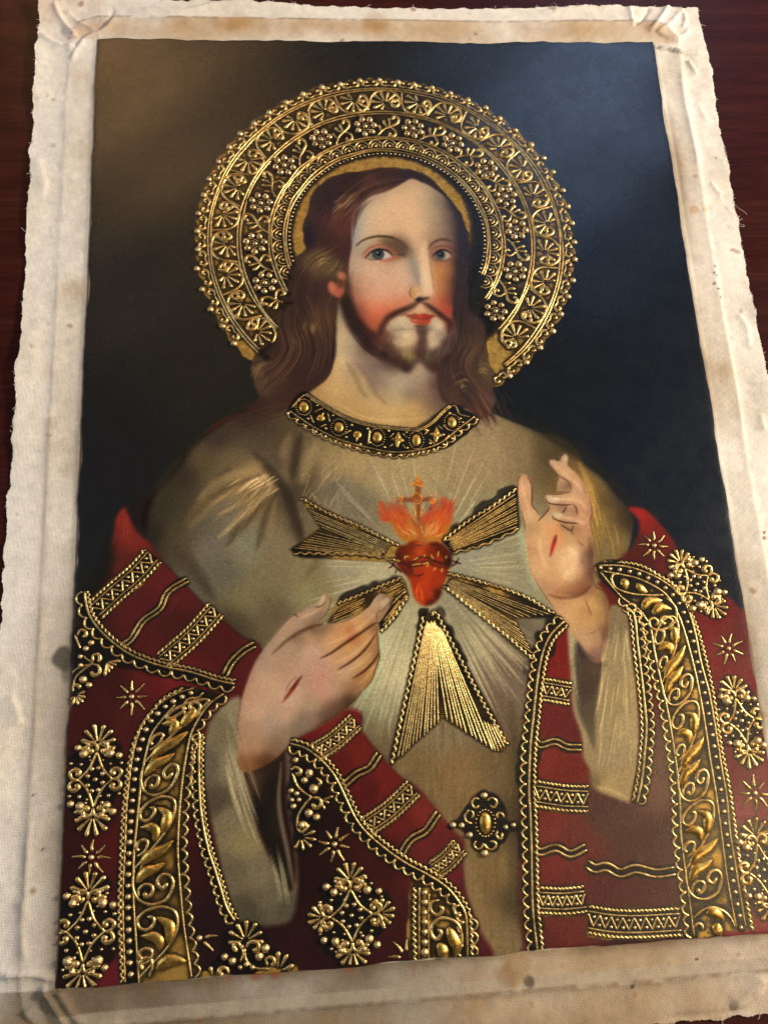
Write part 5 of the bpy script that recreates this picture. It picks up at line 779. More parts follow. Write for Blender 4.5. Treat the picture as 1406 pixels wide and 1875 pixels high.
def rosette(p, ang, hw, hh, arms, nb=8, box=(1, 1, 1, 1), kill=None):
    """diamond of thin stems with a cluster of beads; arms (top, right, bottom, left): 'p' palmette on volutes, 'v' volutes only, '' nothing"""
    o = up(p)[0]; rl, key = newpart('rosette'); fr = Frame(o, ang)
    ok = (lambda P: True) if kill is None else kill
    fill(topx(fr(*[(math.cos(q)*hw*random.uniform(.85, 1.08), math.sin(q)*hh*random.uniform(.78, .98)) for q in np.linspace(0, 2*math.pi, 18, endpoint=False)])), BLK, 3.2, .86, gild=0, smooth=False, rough=.9)
    tips = [(0, -hh*.52), (hw*.55, 0), (0, hh*.52), (-hw*.55, 0)]
    for i in range(4):
        a, b = tips[i], tips[(i+1) % 4]
        if not (box[i]): continue
        tube(rl, fr(a, ((a[0]+b[0])*.40, (a[1]+b[1])*.40), b), 1.7)
    dirs = [(0, -1), (1, 0), (0, 1), (-1, 0)]
    for i, t_ in enumerate(arms):
        if not t_: continue
        f2 = Frame(fr(tips[i])[0], ang+math.pi/2*i)
        tube(rl, f2((0, 0), (-2, -10), (-11, -14), (-16, -6), (-11, 1), (-7, -5)), 1.9, 4.4, ds=2); tube(rl, f2((0, 0), (2, -10), (11, -14), (16, -6), (11, 1), (7, -5)), 1.9, 4.4, ds=2)
        if t_ == 'p': palmette(rl, Frame(f2((0, -12))[0], ang+math.pi/2*i), 8, 215, (hh if i in (0, 2) else hw)*.36, 4.5, 4)
    for k in range(4):
        sx, sy = (-1, 1, 1, -1)[k], (-1, -1, 1, 1)[k]
        if not box[(k+3) % 4]: continue
        for (x, y, r) in ((.44, .48, 7.2), (.74, .44, 6.0) if k % 2 else (.64, .60, 6.0), (.30, .66, 4.2)): BEADS.append((key, fr((sx*hw*x, sy*hh*y))[0], r*random.uniform(.9, 1.1)))
    rb = motif('bead_cluster', key, 'bead')
    for k in range(nb): q = 2*math.pi*k/nb+.3; bead(rb, fr((math.cos(q)*hw*.26, math.sin(q)*hh*.22))[0], 3.7)
    bead(rb, fr((0, 0))[0], 3.8)
    for k in range(4):
        sx, sy = (-1, 1, 1, -1)[k], (-1, -1, 1, 1)[k]
        if not box[(k+3) % 4]: continue
        for (x, y, r) in ((.27, .44, 2.6), (.50, .30, 2.8), (.56, .62, 2.4), (.40, .70, 2.6), (.82, .30, 2.6), (.20, .34, 2.0)): bead(rb, fr((sx*hw*(x+random.uniform(-.03, .03)), sy*hh*(y+random.uniform(-.03, .03))))[0], r*random.uniform(.8, 1.15))
    return key
rosette((176, 1427), .03, 48, 82, 'pvpv'); rosette((159, 1704), .05, 52, 84, 'pvpv'); rosette((643, 1675), .0, 60, 74, 'pppp')
rosette((1274, 1070), math.radians(-32), 48, 66, 'pvpv'); rosette((1354, 1320), math.radians(-5), 42, 74, 'pvpv'); rosette((1393, 1592), math.radians(-5), 46, 78, 'pvpv')
# rosettes cut by the picture's edge or by a sleeve
def half(p, ang, items):
    rl, key = newpart('rosette'); fr = Frame(up(p)[0], ang); return rl, key, fr
rl, key, fr = half((132, 1212), 0, None)
ground(c(S2, (75, 60), (150, -40), (260, 30), (330, 180), (280, 290), (200, 380), (150, 460), (85, 470)), soft=2.0, rough=.9, op=.85)
rl2 = rl
for P in (c(S2, (90, 290), (130, 250), (240, 215)), c(S2, (240, 210), (190, 180), (175, 160)), c(S2, (110, 10), (150, 110)), c(S2, (95, 420), (110, 330), (160, 270), (240, 215))): tube(rl, up(P), 1.4)
for P in (c(S2, (240, 205), (240, 160), (280, 150), (290, 190), (270, 200)), c(S2, (240, 220), (280, 235), (285, 285), (245, 300), (225, 270)), c(S2, (90, 400), (110, 370), (140, 375), (140, 400)), c(S1, (90, 1110), (110, 1070), (150, 1080), (150, 1110), (125, 1120))): tube(rl, up(P), 1.8, 3.6)
for a in range(5): tube(rl, up(c(S2, (335+4*a, 215-3*a), (350+random.uniform(-6, 6)-30+a*28, 310-a*28))), 1.0, 3.6, bulge=True, spl=False)
for a in range(6): q = math.radians(-20+a*32); tube(rl, up(c(S2, (115+math.cos(q)*15, 440+math.sin(q)*12), (115+math.cos(q)*72, 440+math.sin(q)*75))), 1.0, 3.6, bulge=True, spl=False)
for x, y, r in ((100, 145, 4.8), (150, 168, 4.2), (100, 210, 4.2), (152, 228, 4.2), (105, 265, 4), (190, 110, 5), (228, 68, 5), (170, 330, 6.5), (212, 370, 5.2)): BEADS.append((key, up(c(S2, (x, y)))[0], r))
BEADS.append((key, up(c(S1, (82, 990)))[0], 4.6))
rl, key, fr = half((527, 1458), 0, None)
ground(c(S5, (110, 440), (200, 420), (300, 470), (380, 600), (400, 720), (310, 780), (320, 870), (280, 1000), (150, 1040), (120, 800), (95, 600)), soft=2.0, rough=.9, op=.85)
for P in (c(S5, (130, 500), (160, 580), (210, 630), (260, 660)), c(S5, (260, 660), (210, 720), (170, 790), (160, 870)),): tube(rl, up(P), 1.7)
for P in (c(S5, (120, 480), (150, 460), (185, 480), (180, 510), (155, 500)), c(S5, (265, 665), (310, 670), (325, 710), (290, 735), (262, 705)), c(S5, (160, 870), (190, 900), (225, 870), (210, 835), (175, 850)), c(S5, (290, 530), (320, 560), (310, 590))): tube(rl, up(P), 1.8, 3.6)
for a in range(6): q = math.radians(-60+a*36); tube(rl, up(c(S5, (190+math.cos(q)*20, 930+math.sin(q)*20), (195+math.cos(q)*95, 930+math.sin(q)*95))), 1.0, 3.5, bulge=True, spl=False)
for a in range(3): tube(rl, up(c(S5, (320+a*10, 690-a*5), (350+a*28, 745-a*45))), 1.0, 3.2, bulge=True, spl=False)
for x, y, r in ((245, 500, 7), (212, 548, 6), (275, 605, 8), (242, 770, 7.5), (295, 798, 6), (195, 850, 6), (122, 618, 4.6), (160, 638, 4.6), (128, 680, 4), (175, 680, 4), (138, 725, 5), (153, 412, 5)): BEADS.append((key, up(c(S5, (x, y)))[0], r))
rl, key, fr = half((451, 1765), 0, None)
ground(c(S4, (180, 1600), (200, 1520), (300, 1470), (450, 1500), (470, 1640), (560, 1640), (650, 1760), (640, 1800), (60, 1840), (60, 1760), (130, 1690)), soft=2.0, rough=.9, op=.85)
fill(c(S4, (400, 1790), (480, 1760), (560, 1770), (650, 1755), (650, 1805), (400, 1825)), '#8a6425', 1.0, .9, gild=.8, rough=.8); fill(c(S4, (-10, 1840), (60, 1780), (150, 1800), (230, 1820), (220, 1835), (0, 1860)), '#8a6425', 1.0, .9, gild=.8, rough=.8)
palmette(rl, Frame(up(c(S4, (325, 1590)))[0], .05), 7, 190, 27, 4.2, 5)
for P in (c(S4, (320, 1640), (330, 1720), (390, 1770), (480, 1775)), c(S4, (300, 1640), (310, 1680), (290, 1730))): tube(rl, up(P), 1.6)
for P in (c(S4, (330, 1640), (350, 1600), (400, 1600), (410, 1650), (370, 1650)), c(S4, (300, 1640), (270, 1600), (245, 1630), (270, 1660)), c(S4, (470, 1760), (460, 1710), (500, 1700), (515, 1740), (490, 1750)), c(S4, (215, 1810), (200, 1770), (160, 1770), (150, 1810), (180, 1805))): tube(rl, up(P), 1.9, 4.0)
for P in (c(S4, (535, 1770), (540, 1660)), c(S4, (555, 1765), (600, 1680)), c(S4, (560, 1790), (640, 1750)), c(S4, (110, 1820), (90, 1760))): tube(rl, up(P), 1.4, 4.4, bulge=True, spl=False)
for x, y, r in ((457, 1640, 6.5), (415, 1692, 6.5), (187, 1695, 5.6), (240, 1722, 6), (300, 1630, 3.6), (330, 1745, 4), (290, 1765, 3.6), (370, 1765, 3.6), (275, 1800, 3.8), (335, 1800, 3.8), (380, 1800, 3.8)): BEADS.append((key, up(c(S4, (x, y)))[0], r))
# ---- the broad vine bands
def lerpband(La, Lb, n=200):
    a = resample(spline(up(La), 8), n=n); b = resample(spline(up(Lb), 8), n=n)
    def f(pts):
        p = np.array(pts, float); i = p[:, 1]*(n-1)
        pa = np.c_[np.interp(i, range(n), a[:, 0]), np.interp(i, range(n), a[:, 1])]; pb = np.c_[np.interp(i, range(n), b[:, 0]), np.interp(i, range(n), b[:, 1])]
        return pa+(pb-pa)*p[:, :1]
    return f, a, b
def vine(L, f, y0, y1, parts='abcd'):
    """one repeat of the vine between band positions y0 and y1"""
    g = lambda *pts: f([((x-615)/335, y0+(y+60)/790*(y1-y0)) for x, y in pts]); rl = motif('vine', L)
    if 'a' in parts:
        tube(rl, g((620, 440), (690, 370), (800, 270), (880, 170), (912, 70), (890, -10), (800, -52), (700, -40), (640, 10), (640, 70), (690, 100), (740, 72), (745, 22), (705, 5)), 1.6, 2.8, ds=2.2)
        leaf(motif('leaf', L, 'leafgold'), g((830, 225), (850, 150), (850, 90), (810, 50), (770, 20)), 8.5); leaf(motif('leaf', L, 'leafgold'), g((765, 265), (775, 200), (735, 155), (650, 140)), 7.5)
    if 'b' in parts: tube(rl, g((640, 350), (700, 320), (715, 260), (680, 235), (640, 250), (625, 290), (655, 305)), 1.7, 3.4, ds=2)
    if 'c' in parts:
        leaf(motif('leaf', L, 'leafgold'), g((660, 415), (740, 360), (830, 340), (915, 290)), 8.5); leaf(motif('leaf', L, 'leafgold'), g((640, 540), (700, 475), (770, 465), (850, 435)), 8.0)
        tube(rl, g((660, 460), (680, 420), (700, 390)), 1.2)
    if 'd' in parts:
        tube(rl, g((620, 440), (612, 560), (650, 660), (740, 712), (850, 690), (902, 600), (880, 530), (820, 520), (788, 570), (825, 612), (862, 580)), 1.6, 3.2, ds=2.2); tube(rl, g((650, 640), (655, 590), (700, 560), (750, 585), (745, 640), (700, 650), (700, 615)), 1.7, 3.4, ds=2)
# left band
LL2 = [(322, 1290), (299.5, 1316), (279, 1344), (269, 1378), (261, 1416), (256, 1467), (251, 1518), (247, 1562), (246, 1635), (250, 1708), (256, 1800)]
LR2 = [(411, 1270), (386, 1288), (366, 1314), (351, 1344), (342, 1383), (335, 1429), (330, 1480), (328, 1518), (327, 1562), (332, 1635), (338, 1696), (345, 1744), (352, 1790)]
LB1 = [(356, 1260), (320, 1272), (289, 1293), (266, 1319), (253, 1349), (243, 1390), (238, 1429), (233, 1480), (231, 1538), (227, 1635), (228, 1708), (231, 1803)]
LB2 = [(345, 1278), (311, 1300), (287, 1324), (271, 1352), (262, 1392), (256, 1440), (251, 1500), (246, 1560), (245, 1635), (248, 1708), (254, 1801)]
LW = [(334, 1257), (299, 1275), (274, 1303), (253, 1334), (240, 1365), (232, 1403), (227, 1442), (223, 1480), (221, 1514), (218, 1587), (216, 1659), (218, 1732), (221, 1805)]
LS = [(416, 1276), (394, 1290), (380, 1308), (368, 1329), (360, 1354), (349, 1390), (345, 1430), (341, 1493), (341, 1526), (344, 1587), (349, 1635), (354, 1695), (360, 1732), (366, 1766)]
L_BL = newlabel('vine_band')
fill(LW+[(225, 1808), (300, 1800), (372, 1790)]+LS[::-1], [(330, 1280, '#15110c'), (300, 1340, '#15110c'), (340, 1340, '#33250f'), (250, 1400, '#1a140c'), (310, 1420, '#6e4f1c'), (320, 1500, '#7a581f'), (300, 1480, '#2a2012'), (230, 1500, '#6e5320'), (225, 1700, '#806024'), (240, 1600, '#15110c'), (300, 1560, '#6e4f1c'), (320, 1640, '#80602a'), (350, 1700, '#7d5f2a'), (345, 1560, '#3a2c16'), (340, 1450, '#3a2a14'), (300, 1780, '#8a6a30'), (240, 1700, '#1a150f'), (290, 1690, '#5a431d')], 1.0, label=L_BL, gild=.44, smooth=True, rough=.5, s=8)
ground(LB1+LB2[::-1], soft=.8, rough=.4)
f, a, b = lerpband(LL2, LR2)
for y0, y1, prt in ((-.06, .20, 'cd'), (.005, .385, 'abcd'), (.385, .755, 'abcd'), (.755, 1.11, 'abc')):
    if y1 > 1.0: prt = 'ab'
    if y0 < 0: continue
    vine(L_BL, f, y0, y1, prt)
rl = motif('vine', L_BL); tube(rl, up(c(S2, (1030, 420), (990, 460), (920, 470), (885, 530), (910, 590), (980, 590), (1005, 520), (960, 490), (930, 530), (965, 560))), 1.7, 3.0)
leaf(motif('leaf', L_BL, 'leafgold'), up(c(S3, (775, 1170), (850, 1110), (920, 1100), (1000, 1110))), 9); tube(motif('vine', L_BL), up(c(S3, (720, 1230), (745, 1150), (730, 1090), (680, 1090), (650, 1140), (680, 1170))), 1.8, 3.8)
for P in (LL2, LR2, LB1): line(motif('border_line', L_BL), up(P), 1.5)
wavy(motif('wavy_edge', L_BL), up(LW), -4, 2.0, 10, 1.6); scallops(motif('scallop_edge', L_BL), up(LR2), -4, -10, 19, 1.6)
beadrow(L_BL, up(LB1)*.5+np.array([np.interp(np.linspace(0, 1, 12), np.linspace(0, 1, len(LB2)), up(LB2)[:, k]) for k in (0, 1)]).T*.5, n=31, r=4.4)
# right band
RL1 = [(1097, 1048), (1134, 1092), (1166, 1115), (1181, 1134), (1190, 1152), (1198, 1201), (1208, 1250), (1213, 1271), (1222, 1316), (1230, 1367), (1237, 1414), (1242, 1471), (1243, 1520), (1246, 1552), (1252, 1597), (1259, 1648), (1268, 1716)]
RL2 = [(1100, 1046), (1160, 1058), (1198, 1075), (1220, 1092), (1237, 1119), (1250, 1152), (1262, 1196), (1272, 1238), (1281, 1286), (1291, 1348), (1296, 1385), (1306, 1448), (1318, 1536), (1329, 1616), (1344, 1698)]
RL3 = [(1094, 1036), (1130, 1036), (1158, 1041), (1195, 1055), (1227, 1075), (1247, 1095), (1262, 1127), (1272, 1164), (1281, 1213), (1294, 1262), (1301, 1298), (1309, 1348), (1318, 1409), (1326, 1458), (1333, 1528), (1345, 1600), (1361, 1697)]
RW = [(1129, 1026), (1171, 1033), (1208, 1053), (1233, 1069), (1257, 1100), (1273, 1138), (1283, 1169), (1297, 1225), (1306, 1270), (1316, 1340), (1324, 1390), (1332, 1430), (1341, 1488), (1350, 1552), (1360, 1616), (1372, 1680), (1376, 1702)]
L_BRT = newlabel('vine_band')
SC = [(1086, 1046), (1121, 1088), (1146, 1108), (1164, 1124), (1174, 1144), (1181, 1176), (1186, 1213), (1196, 1250), (1203, 1274), (1208, 1311), (1215, 1348), (1219, 1397), (1226, 1446), (1229, 1495), (1229, 1545), (1232, 1576), (1238, 1608), (1243, 1640), (1248, 1680), (1258, 1722)]
fill(SC+[(1320, 1706), (1378, 1702)]+RW[::-1]+[(1090, 1032)], [(1100, 1040, '#14100c'), (1150, 1080, '#14100c'), (1180, 1100, '#2a1e0e'), (1220, 1130, '#7d5c20'), (1240, 1110, '#1b150e'), (1230, 1180, '#80601f'), (1180, 1140, '#14110e'), (1270, 1240, '#2a1f10'), (1250, 1260, '#94701f'), (1240, 1300, '#8f6a1f'), (1225, 1330, '#8a661f'), (1260, 1370, '#94701f'), (1300, 1370, '#241a10'), (1290, 1420, '#94701f'), (1320, 1440, '#5a4316'), (1290, 1480, '#9a7420'), (1235, 1480, '#8a681f'), (1300, 1560, '#9a7622'), (1340, 1520, '#6e5320'), (1320, 1600, '#94701f'), (1240, 1600, '#7d5c20'), (1270, 1660, '#5a4216'), (1290, 1690, '#1e1810'), (1350, 1650, '#4a3816'), (1370, 1690, '#8f6f2f')], 1.0, label=L_BRT, gild=.50, rough=.5, s=8)
ground(RL3+RL2[::-1], soft=.8, rough=.4, op=.85)
f, a, b = lerpband(RL1, RL2)
rl = motif('vine', L_BRT); tube(rl, up(c(S7, (620, 650), (500, 650), (380, 640), (270, 600), (235, 540), (245, 500), (290, 490))), 1.6, 2.2)
leaf(motif('leaf', L_BRT, 'leafgold'), up(c(S7, (310, 530), (330, 560), (345, 610))), 8); leaf(motif('leaf', L_BRT, 'leafgold'), up(c(S7, (420, 565), (450, 600), (500, 630))), 7)
leaf(motif('leaf', L_BRT, 'leafgold'), up(c(S7, (465, 760), (500, 700), (540, 690), (610, 690))), 8); leaf(motif('leaf', L_BRT, 'leafgold'), up(c(S7, (540, 790), (590, 740), (620, 740), (680, 755))), 8)
tube(rl, up(c(S7, (640, 670), (710, 740), (715, 830), (660, 890), (580, 910), (525, 890), (515, 840), (550, 820), (580, 850), (560, 880))), 1.7, 3); tube(rl, up(c(S7, (660, 880), (690, 840), (640, 810), (605, 825), (610, 860), (640, 860))), 1.7, 3.2)
for y0, y1 in ((.222, .445), (.445, .69), (.69, .925)): vine(L_BRT, f, y0, y1)
tube(motif('vine', L_BRT), up(c(E4, (375, 1500), (480, 1410), (600, 1375), (720, 1420), (800, 1500), (850, 1610))), 1.7)
leaf(motif('leaf', L_BRT, 'leafgold'), up(c(E4, (530, 1460), (600, 1430), (680, 1480), (730, 1530))), 8); leaf(motif('leaf', L_BRT, 'leafgold'), up(c(E4, (590, 1590), (640, 1620), (660, 1680), (640, 1715))), 9); tube(motif('vine', L_BRT), up(c(E4, (390, 1610), (420, 1560), (470, 1580), (480, 1640))), 1.7, 3)
for P in (RL1, RL2, RL3): line(motif('border_line', L_BRT), up(P), 1.5)
wavy(motif('wavy_edge', L_BRT), up(RW), 3, 1.8, 9, 1.6); scallops(motif('scallop_edge', L_BRT), up(RL1[1:]), 4, 10, 17, 1.6)
mid = lambda Pa, Pb, n: (resample(spline(up(Pa), 8), n=n)+resample(spline(up(Pb), 8), n=n))/2
beadrow(L_BRT, mid(RL2, RL3, 40), n=40, r=3.9)
# centre panel at the lower edge
L_BC = newlabel('vine_band')
fill(c(S6, (930, 250), (990, 290), (1100, 330), (1200, 400), (1270, 500), (1290, 600), (1295, 800), (940, 820)), [(770, 1640, '#6a4c1a'), (777, 1680, '#1a140c'), (800, 1660, '#7a571d'), (830, 1680, '#7a571d'), (820, 1720, '#5a4216'), (760, 1700, '#80602a')], 1.0, label=L_BC, gild=.7, rough=.6, s=8)
fill(c(S6, (1310, 520), (1360, 520), (1375, 600), (1370, 790), (1310, 790)), '#7a571d', 1.2, .9, gild=.7, rough=.8, label=L_BC)
wavy(motif('wavy_edge', L_BC), up(c(S6, (955, 310), (950, 560), (960, 810))), 0, 2, 9, 1.7); scallops(motif('scallop_edge', L_BC), up(c(S6, (1318, 520), (1322, 650), (1320, 790))), -2, -12, 18, 1.6)
for P in (c(S6, (988, 310), (985, 560), (985, 800)), c(S6, (1052, 350), (1048, 560), (1050, 800))): line(motif('border_line', L_BC), up(P), 1.5)
for y, r in ((345, 5), (410, 5.4), (480, 5), (543, 5.4), (610, 5.2), (680, 5.4), (748, 6.6)): BEADS.append((L_BC, up(c(S6, (1022, y)))[0], r))
rl = motif('vine', L_BC)
for P in (c(S6, (1120, 395), (1070, 410), (1065, 470), (1110, 495), (1145, 460), (1120, 435)), c(S6, (1260, 430), (1225, 440), (1230, 490), (1270, 500)), c(S6, (1250, 770), (1275, 650), (1240, 550), (1150, 515), (1080, 550), (1065, 620), (1100, 660), (1135, 620), (1110, 590))): tube(rl, up(P), 1.8, 3.4)
leaf(motif('leaf', L_BC, 'leafgold'), up(c(S6, (1180, 580), (1205, 640), (1235, 700), (1230, 780))), 9); leaf(motif('leaf', L_BC, 'leafgold'), up(c(S6, (1110, 690), (1140, 730), (1160, 780), (1190, 795))), 9)
# brooch
rl, key = newpart('brooch'); ground(c(BR, (640, 170), (740, 230), (860, 270), (970, 400), (1060, 560), (1080, 740), (1250, 740), (1260, 880), (1100, 920), (1030, 1080), (900, 1260), (740, 1300), (560, 1290), (430, 1180), (300, 1000), (150, 880), (20, 870), (20, 740), (180, 720), (290, 560), (400, 330), (540, 240)), soft=1.5, rough=.9)
for P in (c(BR, (570, 340), (500, 310), (440, 370), (440, 450), (500, 500), (560, 450)), c(BR, (720, 370), (780, 310), (860, 340), (890, 420), (830, 490), (760, 440)), c(BR, (430, 780), (330, 740), (300, 640), (370, 530)), c(BR, (390, 540), (440, 560), (460, 640), (420, 680)), c(BR, (1020, 690), (1000, 620), (940, 580), (890, 620), (910, 690)), c(BR, (900, 920), (880, 1000), (930, 1060), (980, 1050), (985, 950)), c(BR, (500, 1100), (470, 1180), (530, 1250), (610, 1220), (640, 1150), (700, 1220), (780, 1260), (870, 1210), (850, 1120), (760, 1110))): tube(rl, up(P), 1.6, 2.0)
for x, y, r in ((650, 265, 6), (80, 805, 5.8), (240, 815, 5), (1050, 850, 4.4), (1190, 810, 4.6), (385, 990, 5.6), (660, 1330, 6)): BEADS.append((key, up(c(BR, (x, y)))[0], r))
rj = motif('jewel', key, 'leafgold'); bead(rj, up(c(BR, (678, 775)))[0], 16.5, .3, rx=.60); rd = motif('dot_ring', key)
for k in range(20): q = 2*math.pi*k/20; bead(rd, up(c(BR, (678+math.cos(q)*175, 775+math.sin(q)*245)))[0], 1.5, dark=0)
bpart = key

# ---------------------------------------------------------------- black wash lying round the raised lines
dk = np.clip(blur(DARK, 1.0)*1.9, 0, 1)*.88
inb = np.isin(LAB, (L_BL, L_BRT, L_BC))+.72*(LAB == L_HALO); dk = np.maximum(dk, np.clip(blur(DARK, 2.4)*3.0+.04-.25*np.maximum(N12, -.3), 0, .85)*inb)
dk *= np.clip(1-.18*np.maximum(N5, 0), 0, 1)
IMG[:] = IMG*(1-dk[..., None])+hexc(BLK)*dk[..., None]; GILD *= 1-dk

# ================================================================== MATERIALS
def mat(name):
    m = bpy.data.materials.new(name); m.use_nodes = True; nt = m.node_tree; return m, nt, nt.nodes['Principled BSDF']
def N_(nt, t, **kw):
    n = nt.nodes.new(t)
    for k, v in kw.items():
        if k in n.inputs: n.inputs[k].default_value = v
        else: setattr(n, k, v)
    return n
def noise_n(nt, sc, detail=3, rough=.6, co='Object', stretch=None):
    tc = nt.nodes.new('ShaderNodeTexCoord'); n = N_(nt, 'ShaderNodeTexNoise', Scale=sc, Detail=detail, Roughness=rough)
    if stretch:
        mp = nt.nodes.new('ShaderNodeMapping'); mp.inputs['Scale'].default_value = stretch; nt.links.new(tc.outputs[co], mp.inputs[0]); nt.links.new(mp.outputs[0], n.inputs['Vector'])
    else: nt.links.new(tc.outputs[co], n.inputs['Vector'])
    return n
def ramp(nt, src, stops):
    r = nt.nodes.new('ShaderNodeValToRGB'); e = r.color_ramp.elements
    while len(e) < len(stops): e.new(.5)
    for i, (p, v) in enumerate(stops):
        e[i].position = p; e[i].color = (v, v, v, 1) if not isinstance(v, tuple) else v+(1,)
    nt.links.new(src, r.inputs[0]); return r
def bump(nt, b, src, strength, dist, prev=None):
    n = N_(nt, 'ShaderNodeBump', Strength=strength, Distance=dist); nt.links.new(src, n.inputs['Height'])
    if prev: nt.links.new(prev.outputs[0], n.inputs['Normal'])
    nt.links.new(n.outputs[0], b.inputs['Normal']); return n
# oil paint and gold leaf on canvas
M_PAINT, nt, b = mat('oil_paint_on_canvas')
at = N_(nt, 'ShaderNodeAttribute', attribute_name='paint'); ag = N_(nt, 'ShaderNodeAttribute', attribute_name='gild')
n1 = noise_n(nt, 1900, 2, .7); n2 = noise_n(nt, 330, 4, .7); nmx = N_(nt, 'ShaderNodeMath', operation='MULTIPLY_ADD'); nmx.inputs[1].default_value = 1.5; nt.links.new(n2.outputs['Fac'], nmx.inputs[0]); nt.links.new(n1.outputs['Fac'], nmx.inputs[2])
nsc = N_(nt, 'ShaderNodeMath', operation='MULTIPLY'); nsc.inputs[1].default_value = .4; nt.links.new(nmx.outputs[0], nsc.inputs[0]); gate = N_(nt, 'ShaderNodeMath', operation='GREATER_THAN'); gate.inputs[1].default_value = .02; nt.links.new(ag.outputs['Fac'], gate.inputs[0])
ngt = N_(nt, 'ShaderNodeMath', operation='MULTIPLY'); nt.links.new(nsc.outputs[0], ngt.inputs[0]); nt.links.new(gate.outputs[0], ngt.inputs[1])
mth = N_(nt, 'ShaderNodeMath', operation='ADD'); nt.links.new(ag.outputs['Fac'], mth.inputs[0]); nt.links.new(ngt.outputs[0], mth.inputs[1])
rm = ramp(nt, mth.outputs[0], [(.86/2, 0), (1.04/2, 1)]); 
half_ = N_(nt, 'ShaderNodeMath', operation='MULTIPLY'); half_.inputs[1].default_value = .5; nt.links.new(mth.outputs[0], half_.inputs[0]); nt.links.new(half_.outputs[0], rm.inputs[0])
gold_c = ramp(nt, noise_n(nt, 240, 4, .65).outputs['Fac'], [(.3, (.26, .14, .025)), (.7, (.58, .35, .085))])
mx = N_(nt, 'ShaderNodeMix', data_type='RGBA'); nt.links.new(rm.outputs[0], mx.inputs['Factor']); nt.links.new(at.outputs['Color'], mx.inputs['A']); nt.links.new(gold_c.outputs[0], mx.inputs['B'])
nt.links.new(mx.outputs['Result'], b.inputs['Base Color']); 
mm_ = N_(nt, 'ShaderNodeMath', operation='MULTIPLY'); mm_.inputs[1].default_value = .62; nt.links.new(rm.outputs[0], mm_.inputs[0]); nt.links.new(mm_.outputs[0], b.inputs['Metallic'])
rr_ = ramp(nt, noise_n(nt, 60, 4, .6).outputs['Fac'], [(.3, .25), (.7, .30)]); rmix = N_(nt, 'ShaderNodeMix', data_type='FLOAT'); nt.links.new(rm.outputs[0], rmix.inputs['Factor']); nt.links.new(rr_.outputs[0], rmix.inputs['A']); rmix.inputs['B'].default_value = .48; nt.links.new(rmix.outputs['Result'], b.inputs['Roughness'])
b.inputs['Specular IOR Level'].default_value = .34
tcp = nt.nodes.new('ShaderNodeTexCoord'); v1 = N_(nt, 'ShaderNodeTexWave', wave_type='BANDS', bands_direction='X', Scale=300, Distortion=1.6, Detail=1); v2 = N_(nt, 'ShaderNodeTexWave', wave_type='BANDS', bands_direction='Y', Scale=300, Distortion=1.6, Detail=1)
for w in (v1, v2): nt.links.new(tcp.outputs['Object'], w.inputs['Vector'])
vm = N_(nt, 'ShaderNodeMath', operation='MAXIMUM'); nt.links.new(v1.outputs['Fac'], vm.inputs[0]); nt.links.new(v2.outputs['Fac'], vm.inputs[1]); b0 = bump(nt, b, vm.outputs[0], .10, .0003)
b1 = bump(nt, b, noise_n(nt, 1100, 2, .6, stretch=(1, 1, .1)).outputs['Fac'], .40, .00032, b0); b2 = bump(nt, b, noise_n(nt, 160, 3, .6).outputs['Fac'], .10, .0003, b1)
# raised gold
def goldmat(name, c0, c1, r0, r1, metal=1.0):
    m, nt, b = mat(name); nz = noise_n(nt, 330, 3, .6); cr = ramp(nt, nz.outputs['Fac'], [(.28, c0), (.62, c1)])
    # rubbed patina: dark wash left in irregular patches
    pt = ramp(nt, noise_n(nt, 95, 5, .75).outputs['Fac'], [(.30, 1.0), (.50, 0.0)]); pm = N_(nt, 'ShaderNodeMix', data_type='RGBA'); pf = N_(nt, 'ShaderNodeMath', operation='MULTIPLY'); pf.inputs[1].default_value = .62
    nt.links.new(pt.outputs[0], pf.inputs[0]); nt.links.new(pf.outputs[0], pm.inputs['Factor']); nt.links.new(cr.outputs[0], pm.inputs['A']); pm.inputs['B'].default_value = (.055, .032, .014, 1)
    nt.links.new(pm.outputs['Result'], b.inputs['Base Color'])
    b.inputs['Metallic'].default_value = metal; rr = ramp(nt, noise_n(nt, 420, 4, .7).outputs['Fac'], [(.3, r0), (.7, r1)]); nt.links.new(rr.outputs[0], b.inputs['Roughness']); bump(nt, b, noise_n(nt, 800, 2, .6).outputs['Fac'], .4, .0005); return m
MATS = {'rib': goldmat('gold_rib', (.46, .29, .09), (.86, .60, .23), .30, .5), 'gold': goldmat('raised_gold_line', (.40, .24, .07), (.82, .57, .23), .24, .52), 'bead': goldmat('pale_gold_bead', (.46, .30, .13), (.78, .57, .30), .20, .42), 'leafgold': goldmat('gold_leaf_relief', (.36, .20, .045), (.76, .47, .12), .28, .50)}
